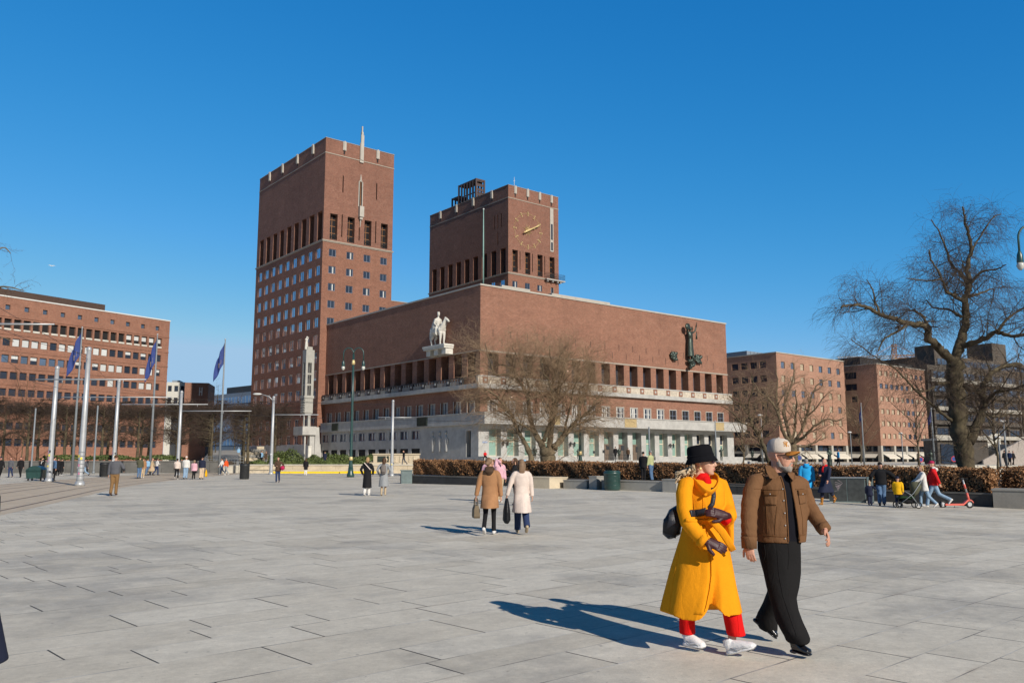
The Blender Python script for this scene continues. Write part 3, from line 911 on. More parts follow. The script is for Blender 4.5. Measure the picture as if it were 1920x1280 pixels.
dm.box(1.06, 1.14, -0.06, 0.0, 2.75, 4.7, 2); dm.box(1.2, 1.25, -0.09, -0.035, 1.0, 1.5, 2)
dmm = dm.mesh('entrance_door', [M_door, M_mint, M_bronze])
for k in range(17):
    if k in (7, 8, 9): inst('entrance_door', dmm, gf, (1.3 + 3.35 * k, 0.65, 1.3))
    else: inst('tall_window', t2 if k > 13 else t1, gf, (1.3 + 3.35 * k, 0.65, 2.05))
lwm = casement_mesh('low_window', 2.5, 1.35, 3, 1, M_frameb, M_dglass, 0.07, 'y', (0.4, 1.3))
lwg = casement_mesh('grille_window', 2.5, 1.65, 7, 4, M_iron, M_black, 0.05, 'y')
for k in range(10):
    inst('low_window', lwm, gf, (-0.4, 14.9 + 3.45 * k, 4.7)); inst('grille_window', lwg, gf, (-0.4, 14.9 + 3.45 * k, 1.6))
m = MB(); m.box(0.1, 0.16, 1.35, 2.5, 1.9, 5.7, 0); m.box(0.04, 0.1, 1.9, 1.96, 1.9, 5.7, 1); m.box(0.04, 0.1, 1.35, 2.5, 3.7, 3.8, 1)
m.build('side_door', [M_dglass, M_iron], gf)
# plinth steps
m = MB()
m.box(-1.2, 21.0, -2.2, -0.5, 0.85, 2.0, 0); m.box(35.2, BW + 1.3, -2.2, -0.5, 0.85, 2.0, 0); m.box(-1.6, BW + 1.8, -3.4, -2.2, 0.85, 1.4, 0); m.box(21.0, 35.2, -2.2, -0.5, 0.85, 1.28, 0)
m.box(-1.0, -0.62, -0.5, 5.0, 0.85, 1.6, 0)
m.build('plinth', M_gst, gf)
m = MB()
for i in range(15): m.tube([(22 + 0.42 * i, -3.3, 1.4), (22 + .42 * i, -3.3, 2.3)], 0.03, 5)
m.tube([(22, -3.3, 2.3), (28, -3.3, 2.3)], 0.035, 5); m.tube([(22, -3.3, 1.7), (28, -3.3, 1.7)], 0.03, 5)
m.build('handrail', M_iron, gf)
# wall lanterns and notice boards on the piers
for a in (4.1, 17.5, 41.0):
    m = MB(); m.box(a - 0.5, a + 0.5, -0.75, -0.52, 4.0, 4.06, 0)
    for d in (-0.42, 0.42):
        m.tube([(a + d, -0.85, 3.5), (a + d, -0.85, 4.15)], [0.10, 0.16], 6, 0); m.tube([(a + d, -0.85, 4.15), (a + d, -0.85, 4.3)], [0.17, 0.03], 6, 0)
    m.build('wall_lantern', [M_iron], gf)
for a, z, ww, hh in ((25.6, 3.1, 0.75, 0.75), (29.0, 3.0, 0.75, 0.85), (24.6, 2.6, 0.45, .45), (32.4, 2.7, .45, .95), (22.4, 2.5, .4, .4)): MB().box(a - ww / 2, a + ww / 2, -0.56, -0.503, z, z + hh, 0).build('notice_board', [M_iron], gf)
m = MB(); m.box(0.1, 1.0, -0.54, -0.503, 3.9, 4.15); m.build('name_plate', mat('blue_plate', (0.25, 0.3, 0.42), .5), gf)
# relief of standing figures on the shaded west wall
m = MB()
for k, y in enumerate((7.6, 9.3, 11.2)):
    b = Vector((-0.62, y, 2.7)); s_ = 0.06 if k == 1 else 0
    m.tube([b, b + Vector((0, 0.05, 0.9)), b + Vector((0, 0.1, 1.6)), b + Vector((0, 0.05, 2.2 + s_)), b + Vector((0, 0, 2.5))], [(0.16, .3), (0.2, .36), (0.18, .42), (0.16, .36), (.1, .12)], 8)
    m.ball(b + Vector((-0.05, 0, 2.85)), 0.2, .22, 0.28, 8, 6)
    for sgn in (-1, 1): m.tube([b + Vector((0, 0.3 * sgn, 2.1)), b + Vector((-0.08, .55 * sgn, 1.6 + .3 * k)), b + Vector((-.05, .5 * sgn, 1.1 + .9 * (k == 1)))], [.12, .1, .07], 6)
m.remesh('figure_relief', M_gst, gf, 0.06, 2)
# flagpole at the roof corner of the block
q = cl(906, 532, x=BX + 0.9); q1 = cl(907.5, 393, x=BX + 0.9)
fp = thing('flagpole', 'tall green flagpole on the roof corner of the hall block, without a flag', 'flagpole', TC0 + RV * (BX + 0.9) + LV * q.y + Vector((0, 0, BH + .14)))
hgt = q1.z - BH - .14
MB().tube([(0, 0, 0), (0, 0, hgt * .55), (0, 0, hgt)], [0.12, 0.10, 0.06], 8).build('pole', M_copper, fp, True)
MB().ball((0, 0, hgt + 0.1), 0.13, n=8, k=6).build('finial', M_frame, fp, True)
# ------------------------------------------------------------------ the other buildings
M_brickL = brick_mat('office_brick', (0.29, 0.135, 0.088), (0.215, 0.095, 0.062), (0.30, 0.21, 0.16), 0.28, 0.09)
M_brickR = brick_mat('salmon_brick', (0.38, 0.20, 0.135), (0.29, 0.15, 0.10), (0.36, 0.27, 0.21), 0.28, 0.09, mott=0.3)
M_beige = glass_mat('drawn_beige_blind', (0.42, 0.34, 0.24), 0.35, 0.0, 0.5, 0.12)
M_blind = glass_mat('lowered_white_blind', (0.55, 0.57, 0.57), 0.3, 0.0, 0.5, 0.12)
M_bglass = glass_mat('blue_glass', (0.16, 0.24, 0.36), 0.05, 0.5, 0.8)
M_brownf = mat('brown_frame', (0.07, 0.045, 0.035), 0.5, 0.2)
M_conc = mat('concrete', srgb(165, 160, 150), 0.85, 0.2, 0.5, 0.3)
M_dconc = mat('dark_concrete', (0.085, 0.072, 0.06), 0.85, 0.3, 0.4, 0.3)
M_awn = mat('cream_awning', (0.62, 0.57, 0.48), 0.8, 0.12)
M_dark = mat('dark_cladding', (0.03, 0.028, 0.028), 0.6, 0.3)
M_pale = mat('pale_render', (0.55, 0.53, 0.47), 0.8, 0.12)
M_bluegrey = mat('blue_grey_cladding', (0.20, 0.24, 0.29), 0.6, 0.15)

# ---- long brick office block on the left
a = math.radians(33.4)
E0 = at(319, 602.4, 200); r1 = Vector((math.sin(a), math.cos(a), 0))
# local x runs back along the facade from the far right corner, local y away behind the facade
rzl = math.atan2(-r1.y, -r1.x)      # local +x = -r1
b = thing('office_building', 'long brick office block at left with rows of square windows and white blinds', 'building', (E0.x, E0.y, 0), rzl)
LW, LH = 92.0, 34.2
nl = Vector((0, 1, 0))              # outside normal in local space: check sign below
out = Vector((math.cos(a), -math.sin(a), 0))
loc_out = Matrix.Rotation(-rzl, 3, 'Z') @ out
sgn = 1 if loc_out.y > 0 else -1
m = MB(); hs = []
for i in range(24): hs.append((2.75 + 3.76 * i, 3.73 + 3.76 * i, 31.65, 32.65, 0.4))
bay = [1.9 + 1.9 * i for i in range(46)]
ranks = [(27.9, 29.85), (24.3, 25.9), (20.9, 22.5), (17.55, 19.1), (14.2, 15.7), (10.9, 12.4), (7.5, 9.0), (4.2, 5.7)]
for z0, z1 in ranks:
    for x in bay: hs.append((x, x + 1.45, z0, z1, 0.55 if z0 > 27 else 0.35))
m.wall((0, 0, 0), (1, 0, 0), LW, 0, LH, hs, 0.4, 0, n=(0, sgn, 0))
D = -sgn * 16
m.quad((0, 0, 0), (0, D, 0), (0, D, LH), (0, 0, LH)); m.quad((0, 0, LH - .02), (LW, 0, LH - .02), (LW, D, LH - .02), (0, D, LH - .02), 1)
m.quad((0, D, 0), (LW, D, 0), (LW, D, LH), (0, D, LH))
m.build('wall', [M_brickL, M_roof], b)
m = MB(); y0, y1 = sorted((sgn * 0.12, D)); m.box(-0.12, LW, y0, y1, LH, LH + 0.25); m.build('roof_edge', M_frame, b)
m = MB(); y0, y1 = sorted((-sgn * 1.2, D * .8)); m.box(15.8, LW, y0, y1, LH + .25, 36.0); m.build('penthouse', M_brownf, b)
m = MB()
for z in (30.2, 26.6, 23.2, 19.8, 16.4, 13.1): y0, y1 = sorted((0, sgn * 0.10)); m.box(-0.02, LW, y0, y1, z, z + 0.28)
m.build('brick_band', M_brickL, b)


def pane_mesh(name, w, h, mf, mg, half=0, d=0.08, bot=None):
    m = MB(); f = 0.07
    ys = (lambda p, q: tuple(sorted((p * sgn, q * sgn))))
    y0, y1 = ys(0, 0.03); hh = h * (1 - half)
    m.box(f, w - f, y0, y1, f, hh - f if not half else hh, 1)
    if half: m.box(f, w - f, y0, y1, hh, h - f, 2)
    y0, y1 = ys(-0.02, d)
    m.box(0, f, y0, y1, 0, h, 0); m.box(w - f, w, y0, y1, 0, h, 0); m.box(f, w - f, y0, y1, 0, f, 0); m.box(f, w - f, y0, y1, h - f, h, 0)
    return m.mesh(name, [mf, mg, M_blind])


pm = {'blind': pane_mesh('window', 1.45, 1.55, M_brownf, M_blind), 'half': pane_mesh('window', 1.45, 1.55, M_brownf, M_dglass, 0.45),
      'dark': pane_mesh('window', 1.45, 1.55, M_brownf, M_dglass), 'blue': pane_mesh('window', 1.45, 1.55, M_brownf, M_bglass)}
tallm = [pane_mesh('window', 1.45, 1.95, M_brownf, M_black), pane_mesh('window', 1.45, 1.95, M_brownf, M_black, 0.6)]
smallm = pane_mesh('attic_window', 0.98, 1.0, M_brownf, M_bglass)
rr = random.Random(4)
for i in range(12): inst('attic_window', smallm, b, (2.75 + 3.76 * i, -sgn * 0.36, 31.65))
nw = 0
for k, (z0, z1) in enumerate(ranks[:4]):
    for i, x in enumerate(bay[:24]):
        if k == 0: me = tallm[1] if rr.random() < (0.5 if i < 5 else 0.1) else tallm[0]
        elif k == 1: me = pm[rr.choice(['blind'] * 7 + ['half', 'dark'])] if i > 5 else pm[rr.choice(['dark', 'dark', 'half'])]
        elif k == 2: me = pm[rr.choice(['blind', 'blind', 'dark', 'half'])] if i < 12 else pm[rr.choice(['blue', 'blue', 'blue', 'half'])]
        else: me = pm[rr.choice(['blind', 'dark', 'dark', 'blue'])] if i < 9 else pm['dark']
        inst('window', me, b, (x, -sgn * (0.5 if k == 0 else 0.3), z0))
m = MB()
for (z0, z1) in ranks[4:]:
    for x in bay[:30]:
        y0, y1 = sorted((-sgn * 0.33, -sgn * 0.3)); m.box(x + .003, x + 1.447, y0, y1, z0, z1 - .003)
tag(m.build('lower_windows', M_dglass, b), kind='stuff')
for (z0, z1), cols in ((ranks[0], bay[24:]), (ranks[1], bay[24:]), (ranks[2], bay[24:]), (ranks[3], bay[24:])): pass
m = MB()
for x in bay[:46]:
    y0, y1 = sorted((0, sgn * 0.12)); m.box(x + .05, x + 1.4, y0, y1, 27.5, 27.88)
m.build('sill_band', M_pale, b)


# ---- the two salmon brick blocks on the right
def salmon(P, W, D, H, label, sx0, sdx, n, sw, sh, tops, wdef, wfun, base_h=5.0):
    b = thing('office_building', label, 'building', (P.x, P.y, 0), RZ)
    m = MB()
    hs = [(sx0 + sdx * i, sx0 + sdx * i + sw, z - sh, z, 0.3) for i in range(n) for z in tops]
    hw = [(y, y + w_, z - h_, z, 0.35) for (y, w_, z, h_) in wdef]
    m.wall((0, 0, 0), (1, 0, 0), W, base_h, H, hs, 0.3, 0, n=(0, -1, 0)); m.wall((0, 0, 0), (0, 1, 0), D, base_h, H, hw, 0.3, 0, n=(-1, 0, 0))
    m.quad((W, 0, 0), (W, D, 0), (W, D, H), (W, 0, H)); m.quad((0, 0, H - .02), (W, 0, H - .02), (W, D, H - .02), (0, D, H - .02), 1)
    m.quad((0, .02, base_h), (W, .02, base_h), (W, D, base_h), (0, D, base_h))
    m.build('wall', [M_brickR, M_roof], b)
    m = MB(); m.box(-.15, W + .15, -.15, 0, H, H + .25); m.box(-.15, 0, 0, D, H, H + .25); m.box(W, W + .15, 0, D, H, H + .25); m.build('roof_edge', M_conc, b)
    ms = {'blind': casement_mesh('window', sw, sh, 1, 1, M_brownf, M_beige, 0.07, 'x'), 'glass': casement_mesh('window', sw, sh, 2, 1, M_brownf, M_bglass, 0.06, 'x'), 'dark': casement_mesh('window', sw, sh, 1, 1, M_brownf, M_dglass, 0.06, 'x')}
    for j, z in enumerate(tops):
        for i in range(n): inst('window', ms[wfun(i, j)], b, (sx0 + sdx * i, 0.22, z - sh))
    cache = {}
    for (y, w_, z, h_) in wdef:
        if (w_, h_) not in cache: cache[(w_, h_)] = casement_mesh('side_window', w_, h_, max(1, int(w_ / 1.4)), 1, M_brownf, M_dglass, 0.07, 'y')
        inst('side_window', cache[(w_, h_)], b, (0.28, y, z - h_))
    # ground floor: pale piers, dark shopfronts, awnings
    piers = MB(); k = 0
    xs = [0, W * .26, W * .5, W * .74, W - 0.9]
    for x in xs: piers.box(x, x + 0.9, -0.02, 0.9, 0, base_h - .01)
    for y in (4.5, 9.0, 13.5):
        if y < D: piers.box(0, 0.9, y, y + 0.9, 0, base_h - .01)
    piers.box(0.9, W - .9, 0.1, 0.5, 2.9, 3.5); piers.box(0.1, 0.5, 0.9, D, 2.9, 3.5)
    piers.build('stone_pier', M_conc, b)
    sh_ = MB(); sh_.box(0.9, W - .9, 1.2, 1.3, 0, base_h - .02); sh_.box(1.2, 1.3, 1.3, D, 0, base_h - .02); sh_.build('shopfront', M_dglass, b)
    fr = MB()
    for i in range(14):
        x = 1 + (W - 2) * i / 13; fr.box(x, x + 0.1, 1.1, 1.2, 3.5, base_h - .02); 
    fr.box(.9, W - .9, 1.08, 1.2, 3.5, 3.62); fr.build('shop_frame', M_brownf, b)
    for i in range(4):
        x = xs[i] + 1.1; w_ = xs[i + 1] - xs[i] - 1.3
        aw = MB(); aw.slab([(x, 0.1, 2.85), (x + w_, 0.1, 2.85), (x + w_, -1.5, 1.9), (x, -1.5, 1.9)], (0, 0, 0.06)); aw.slab([(x, -1.5, 1.9), (x + w_, -1.5, 1.9), (x + w_, -1.5, 1.65), (x, -1.5, 1.65)], (0, -0.02, 0)); aw.build('awning', M_awn, b)
    for y in (0.95, 5.5):
        aw = MB(); aw.slab([(0.1, y, 2.85), (0.1, y + 3.4, 2.85), (-1.5, y + 3.4, 1.9), (-1.5, y, 1.9)], (0, 0, 0.06)); aw.build('awning', M_awn, b)
    return b


P1, P2 = at(1455, 661, 200), at(1642.8, 682, 217)
rr = random.Random(8)
g1 = {(0, 0), (1, 0), (4, 0), (5, 0), (6, 0), (4, 1), (5, 1), (6, 1), (0, 2), (1, 2), (2, 2), (3, 2), (0, 3), (6, 3), (5, 5)}
w1 = [(y, 1.95, z, 1.6) for y in (2.8, 5.5, 8.2, 10.9) for z in (25.0, 21.6, 18.3, 15.0, 11.7, 8.4)]
b1 = salmon(P1, 30.2, 30, 26.7, 'salmon brick block with beige blinds immediately right of the city hall', 1.8, 4.12, 7, 1.6, 1.6, (24.75, 21.45, 18.1, 14.8, 11.5, 8.2), w1,
            lambda i, j: 'glass' if (i, j) in g1 else 'blind')
m = MB(); m.box(8, 24, 14, 24, 26.95, 29.2); [m.box(8 + i * 1.6, 8.3 + i * 1.6, 13.9, 14, 26.95, 29.2) for i in range(10)]; m.build('roof_plant', M_bluegrey, b1)
m = MB(); m.box(24, 29.5, 17, 24, 26.95, 29.6); m.build('roof_plant', M_dark, b1)
g2 = {(i, 1) for i in range(6)} | {(5, 2), (6, 2), (5, 3), (6, 3), (5, 4), (6, 4), (5, 5), (6, 5), (7, 0), (8, 0)}
w2 = [(5.6, 3.3, 24.3, 1.8), (5.6, 3.3, 21.2, 1.7), (5.6, 1.7, 17.9, 1.5), (5.5, 3.2, 8.2, 1.4)]
b2 = salmon(P2, 26.2, 16, 25.9, 'narrower salmon brick block behind the bare willow at right', 1.2, 2.75, 9, 1.55, 1.3, (24.3, 21.0, 17.7, 14.4, 11.3, 8.1), w2,
            lambda i, j: 'dark' if (i, j) in g2 and j == 5 else 'glass' if (i, j) in g2 else 'blind')
m = MB(); m.box(3, 14, 6, 13, 26.1, 28.6); m.build('roof_plant', M_dark, b2)
m = MB(); m.box(18, 25.5, 3, 10, 26.1, 27.6); m.build('roof_plant', M_dark, b2)

# ---- dark terraced office block at the far right
P3 = at(1738, 690, 236)
b3 = thing('office_building', 'dark brown stepped office block with glazed bands behind the big willow', 'building', (P3.x, P3.y, 0), RZ - 0.12)
m = MB(); W3, H3 = 60.0, 31.5
m.box(0, W3, 0, 26, 0, H3 - 3.6, 0); m.box(9, W3, 3, 26, H3 - 3.6, H3, 0)
m.build('wall', M_dconc, b3)
for i, z in enumerate((H3 - 2.6, H3 - 7, H3 - 11, H3 - 15, H3 - 19, H3 - 23)):
    x0 = 10 if i == 0 else 0.6
    y0 = 2.9 if i == 0 else -0.12
    m = MB(); m.box(x0, W3 - .5, y0, y0 + 0.1, z, z + 1.7, 0)
    for k in range(int((W3 - x0) / 1.9)): m.box(x0 + 1.9 * k, x0 + 1.9 * k + 0.16, y0 - 0.06, y0, z, z + 1.7, 1)
    m.build('window_band', [M_bglass if i < 3 else M_dglass, M_brownf], b3)
    m = MB(); m.box(x0 - .4, W3, y0 - 1.0, y0 + .08, z - 1.3, z - .25, 0); m.build('parapet_band', M_conc if i % 2 else M_dconc, b3)
m = MB()
for k in range(8): m.box(1 + 7.6 * k, 1.9 + 7.6 * k, -0.6, -0.13, 0, H3 - 5)
m.build('pier', M_dconc, b3)
m = MB(); m.box(10.5, 16, 4, 10, H3, H3 + 3.2); m.build('lift_tower', M_dconc, b3); MB().box(42, 50, 4, 12, H3, H3 + 6).build('lift_tower', M_dconc, b3)
m = MB(); m.box(1, W3, -1.4, -0.2, 5.0, 5.6); m.build('entrance_canopy', M_pale, b3)
# broad outdoor stair with a pale flank at the right edge
q = spot(1885, 120)
st = thing('outdoor_stair', 'pale concrete stair with sloping flanks at the right edge behind the hedge', 'stairs', (q.x, q.y, 0.88), math.radians(15))
m = MB()
for i in range(14): m.box(-5 + .45 * i, -4.55 + .45 * i, -2, 3, 0, 0.2 * (i + 1))
m.build('steps', M_stone2, st)
m = MB(); m.slab([(-6.0, -2.3, 0), (2.5, -2.3, 0), (2.5, -2.3, 3.6), (1.3, -2.3, 3.6), (-6.0, -2.3, 0.6)], (0, 0.28, 0)); m.build('flank', mat('pinkish_concrete', (.33, .29, .26), .85, .2), st)
m = MB(); m.slab([(-6.0, 3.1, 0), (2.5, 3.1, 0), (2.5, 3.1, 4.4), (1.3, 3.1, 4.4), (-6.0, 3.1, 0.9)], (0, 0.28, 0)); m.build('flank', M_pale, st)
q = spot(1800, 118)
kk = thing('kiosk', 'low pale kiosk with red-brown panels behind the hedge at right', 'kiosk', (q.x, q.y, 0.88), 0)
MB().box(-3, 4, 0, 4, 0, 3.3).build('wall', M_dconc, kk); MB().box(-3.2, 4.2, -.4, 4.2, 3.3, 3.6).build('roof', M_conc, kk); MB().box(-2.6, -0.6, -0.1, 0, 0.1, 2.8).build('door', M_dglass, kk)
MB().box(-0.4, 1.4, -0.1, 0, 2.4, 3.0).build('sign_panel', mat('rust_panel', (0.28, 0.07, 0.03), .6), kk)

# ---- small far buildings in the gap left of the tower
def gapbox(name, label, px0, px1, ytop, Y, depth, m_w, rz=0.0, rows=0, cols=0, mg=None):
    A, B = at(px0, ytop, Y), at(px1, ytop, Y)
    b = thing(name, label, 'building', (A.x, A.y, 0.9), rz)
    w_, h_ = (B - A).length, A.z - 0.9
    hs = []
    if rows:
        dx = w_ / cols
        hs = [(dx * (i + .2), dx * (i + .8), h_ - 2.6 - 3.3 * j, h_ - 1.0 - 3.3 * j) for i in range(cols) for j in range(rows)]
    m = MB(); m.wall((0, 0, 0), (1, 0, 0), w_, 0, h_, hs, 0.3, 0, n=(0, -1, 0))
    m.quad((0, 0, 0), (0, depth, 0), (0, depth, h_), (0, 0, h_)); m.quad((w_, 0, 0), (w_, depth, 0), (w_, depth, h_), (w_, 0, h_)); m.quad((0, 0, h_), (w_, 0, h_), (w_, depth, h_), (0, depth, h_)); m.quad((0, depth, 0), (w_, depth, 0), (w_, depth, h_), (0, depth, h_))
    m.build('wall', m_w, b)
    for (x0, x1, z0, z1) in hs:
        MB().box(x0, x1, 0.22, 0.26, z0, z1).build('window', mg or M_dglass, b)
    return b, w_, h_


gb, w_, h_ = gapbox('white_house', 'small white building between the brick office and the flagpole', 313, 347, 716, 235, 12, M_pale, 0.2, 2, 3)
MB().box(1, w_ * .6, 2, 8, h_, h_ + .7).build('roof_plant', M_bluegrey, gb)
gb, w_, h_ = gapbox('brick_annex', 'plain brick annex with a pale emblem right of the white building', 347, 389, 717, 225, 12, M_brickL, 0.2)
m = MB()
for x in (w_ - 2.3, w_ - 1.7): m.box(x, x + .22, -.06, 0, h_ - 3.4, h_ - 1.2)
m.box(w_ - 2.08, w_ - 1.7, -.06, 0, h_ - 2.5, h_ - 2.25); m.build('wall_emblem', M_frame, gb)
A, B = at(440, 745, 262), at(478, 733, 250)
bb = thing('glass_office', 'far blue-grey office with window bands beside the tower', 'building', (B.x, B.y, 2.5), RZ + 0.15)
h_ = B.z - 2.5
MB().box(0, 30, 0, 30, 0, h_).build('wall', M_bluegrey, bb)
for j in range(6):
    m = MB(); m.box(-0.1, 0, 1, 29, h_ - 3.2 - 4.2 * j, h_ - 1.2 - 4.2 * j, 0)
    for k in range(14): m.box(-0.18, -.1, 1 + 2 * k, 1.25 + 2 * k, h_ - 3.2 - 4.2 * j, h_ - 1.2 - 4.2 * j, 1)
    m.build('window_band', [M_bglass, M_bluegrey], bb)
MB().box(2, 20, 5, 20, h_, h_ + 2.2).build('roof_plant', M_dark, bb)
A = at(395, 757, 275)
bb2 = thing('grey_office', 'low dim grey office behind the trees left of the tower', 'building', (A.x, A.y, 2.5), RZ - .9)
h_ = A.z - 2.5
MB().box(0, 26, 0, 12, 0, h_).build('wall', M_dconc, bb2)
for j in range(5): MB().box(0.5, 25.5, -.1, 0, h_ - 3 - 3.8 * j, h_ - 1.3 - 3.8 * j).build('window_band', M_bglass, bb2)

# ---- tower crane far behind
M_crane = mat('crane_yellow', (0.52, 0.24, 0.06), 0.6, 0.2)
Yc = 520
A = at(1677, 690, Yc); top = at(1676, 645, Yc); jl = at(1570, 672, Yc); jr = at(1737, 668, Yc); cz = at(1677, 669, Yc)
cr = thing('tower_crane', 'yellow tower crane with long jib far behind the salmon brick blocks', 'crane', (A.x, A.y, 0))
def lattice(m, p, q, w, n):
    p, q = Vector(p), Vector(q); d = (q - p) / n; up = Vector((0, 0, w)) if abs(d.normalized().z) < .7 else Vector((w, 0, 0)); sd = Vector((0, w, 0))
    C4 = [p + s1 * up * .5 + s2 * sd * .5 for s1, s2 in ((-1, -1), (1, -1), (1, 1), (-1, 1))]
    for c in C4: m.tube([c, c + (q - p)], w * .11, 4)
    for i in range(n):
        for k in range(4): m.tube([C4[k] + d * i, C4[(k + 1) % 4] + d * (i + 1)], w * .07, 3, 0, False)
    return m
O = Vector((A.x, A.y, 0))
lattice(MB(), Vector((0, 0, 0)), Vector((0, 0, cz.z)), 2.2, 26).build('mast', M_crane, cr)
lattice(MB(), cz - O, jl - O, 1.6, 20).build('jib', mat('crane_jib_grey', (.42, .40, .38), .6), cr)
lattice(MB(), cz - O, jr - O, 1.8, 10).build('counter_jib', M_crane, cr)
lattice(MB(), cz - O, top - O, 2.0, 4).build('tower_head', M_crane, cr)
m = MB(); m.tube([top - O, (jl - O) * .4 + (cz - O) * .6], 0.14, 4); m.tube([top - O, (jr - O) * .8 + (cz - O) * .2], 0.14, 4); m.build('tie_rod', M_crane, cr)
MB().box(-1.5, 1.5, -2.2, -.6, cz.z - 4, cz.z - 1.4).build('cab', M_frame, cr)
q = jr - O
MB().box(q.x - 4, q.x - 1, q.y - 1, q.y + 1, q.z - 3, q.z).build('counterweight', M_conc, cr)
# ------------------------------------------------------------------ bare trees, hedge and shrubs
M_bark = mat('willow_bark', (0.115, 0.082, 0.052), 0.95, 0.45, 3.0, 1.0, col2=(0.16, 0.125, 0.075), bscale=14)
M_barkd = mat('dark_bark', (0.06, 0.043, 0.03), 0.95, 0.45, 3.0, 1.0, col2=(0.10, 0.08, 0.045), bscale=12)
M_twig = mat('ochre_twigs', (0.33, 0.225, 0.135), 0.9, 0.35, 0.8)
M_twigr = mat('russet_twigs', (0.11, 0.062, 0.042), 0.9, 0.35, 0.8)
M_twigd = mat('dark_twigs', (0.068, 0.046, 0.034), 0.95, 0.4, 0.6)
M_beech = mat('copper_beech_leaves', (0.17, 0.075, 0.030), 0.8, 0.75, 2.2, col2=(0.30, 0.155, 0.07), det=8)
M_hcore = mat('hedge_dark_core', (0.03, 0.018, 0.012), 0.95, 0.3)
M_ever = mat('evergreen_leaves', (0.055, 0.075, 0.02), 0.6, 0.5, 2.0, col2=(0.10, 0.13, 0.035))


def twig(m, p, d, L, r, droop, R, seg=4, wig=0.25):
    """a single tapering three-sided shoot; returns its points"""
    P = [p]; d = d.normalized(); h = L / seg
    for i in range(seg):
        d = d + Vector((R.gauss(0, wig), R.gauss(0, wig), R.gauss(0, wig) - droop)) * (0.6 + 0.4 * i / seg)
        d.normalize(); P.append(P[-1] + d * h)
    o = len(m.v); u = d.orthogonal().normalized(); w_ = d.cross(u)
    n = len(P)
    for i, q in enumerate(P):
        k = r * (1 - 0.8 * i / (n - 1))
        for c, s in ((1, 0), (-.5, .866), (-.5, -.866)):
            m.v.append((q.x + (u.x * c + w_.x * s) * k, q.y + (u.y * c + w_.y * s) * k, q.z + (u.z * c + w_.z * s) * k))
    for i in range(n - 1):
        a = o + 3 * i
        for j in range(3):
            k = (j + 1) % 3; m.f.append((a + j, a + k, a + 3 + k, a + 3 + j)); m.m.append(0)
    return P


def branch_out(mt, ml, path, r0, r1, R, spec):
    """children along a limb path; spec = list of levels (spacing, length, spread, droop, radius ratio, start)"""
    stack = [(path, r0, r1, 0)]
    while stack:
        P, ra, rb, lv = stack.pop()
        if lv >= len(spec): continue
        sp, Ln, spread, droop, rr_, st, tgt = spec[lv]
        tot = sum((P[i + 1] - P[i]).length for i in range(len(P) - 1)); acc = 0; nxt = tot * st + R.random() * sp
        for i in range(len(P) - 1):
            a, b = P[i], P[i + 1]; sl_ = (b - a).length; dirv = (b - a).normalized()
            while nxt < acc + sl_:
                f = (nxt - acc) / sl_; p = a.lerp(b, f); t = nxt / tot
                perp = Vector((R.gauss(0, 1), R.gauss(0, 1), R.gauss(0, .7) + .35)); perp -= dirv * perp.dot(dirv)
                if perp.length < 1e-3: perp = dirv.orthogonal()
                d = dirv * (1 - spread) + perp.normalized() * spread
                L = Ln * (0.5 + R.random() * 0.8) * (1.15 - 0.55 * t)
                rc = max(0.006, (ra + (rb - ra) * t) * rr_)
                if isinstance(rr_, str): rc = 0.01
                rc = min(rc, tgt)
                Q = twig(ml if lv == 0 and rc > 0.03 else mt, p, d, L, rc, droop, R, 6 if lv == 0 else 4 if lv == 1 else 3, 0.22)
                stack.append((Q, rc, rc * .25, lv + 1))
                nxt += sp * (0.6 + 0.8 * R.random())
            acc += sl_


def make_tree(name, label, base, limbs, spec, seed, mbark, mtwig, group=None, twigs_name='crown', n=9):
    """limbs: list of (points, r0, r1) in world space"""
    R = random.Random(seed)
    t = thing(name, label, 'tree', base, 0, group)
    ml, mt = MB(), MB()
    B = Vector(base)
    for pts, r0, r1 in limbs:
        P = smooth_path([Vector(p) - B for p in pts], 5)
        for i, q in enumerate(P):
            if 0 < i < len(P) - 1: P[i] = q + Vector((R.gauss(0, 1), R.gauss(0, 1), R.gauss(0, 1))) * min(0.03, r0 * .12)
        N = len(P)
        r0 *= 0.74; rad = [r0 + (r1 - r0) * (i / (N - 1)) ** 0.7 for i in range(N)]
        rad = [r * (1 + 0.09 * math.sin(i * 1.7 + r0 * 40) + R.gauss(0, .04)) for i, r in enumerate(rad)]
        ml.tube(P, rad, n)
        branch_out(mt, ml, P, r0, r1, R, spec)
    ml.build('trunk', mbark, t, True); mt.build(twigs_name, mtwig, t, True)
    return t


def trace(px, Y, off=0.0, sc=1, ox=0, oy=0, dy=None):
    """image polyline -> world points at distance Y (+ per-point depth)"""
    out = []
    for i, q in enumerate(px):
        d = q[2] if len(q) > 2 else 0.0
        out.append(at(ox + q[0] / sc, oy + q[1] / sc, Y + off + d))
    return out


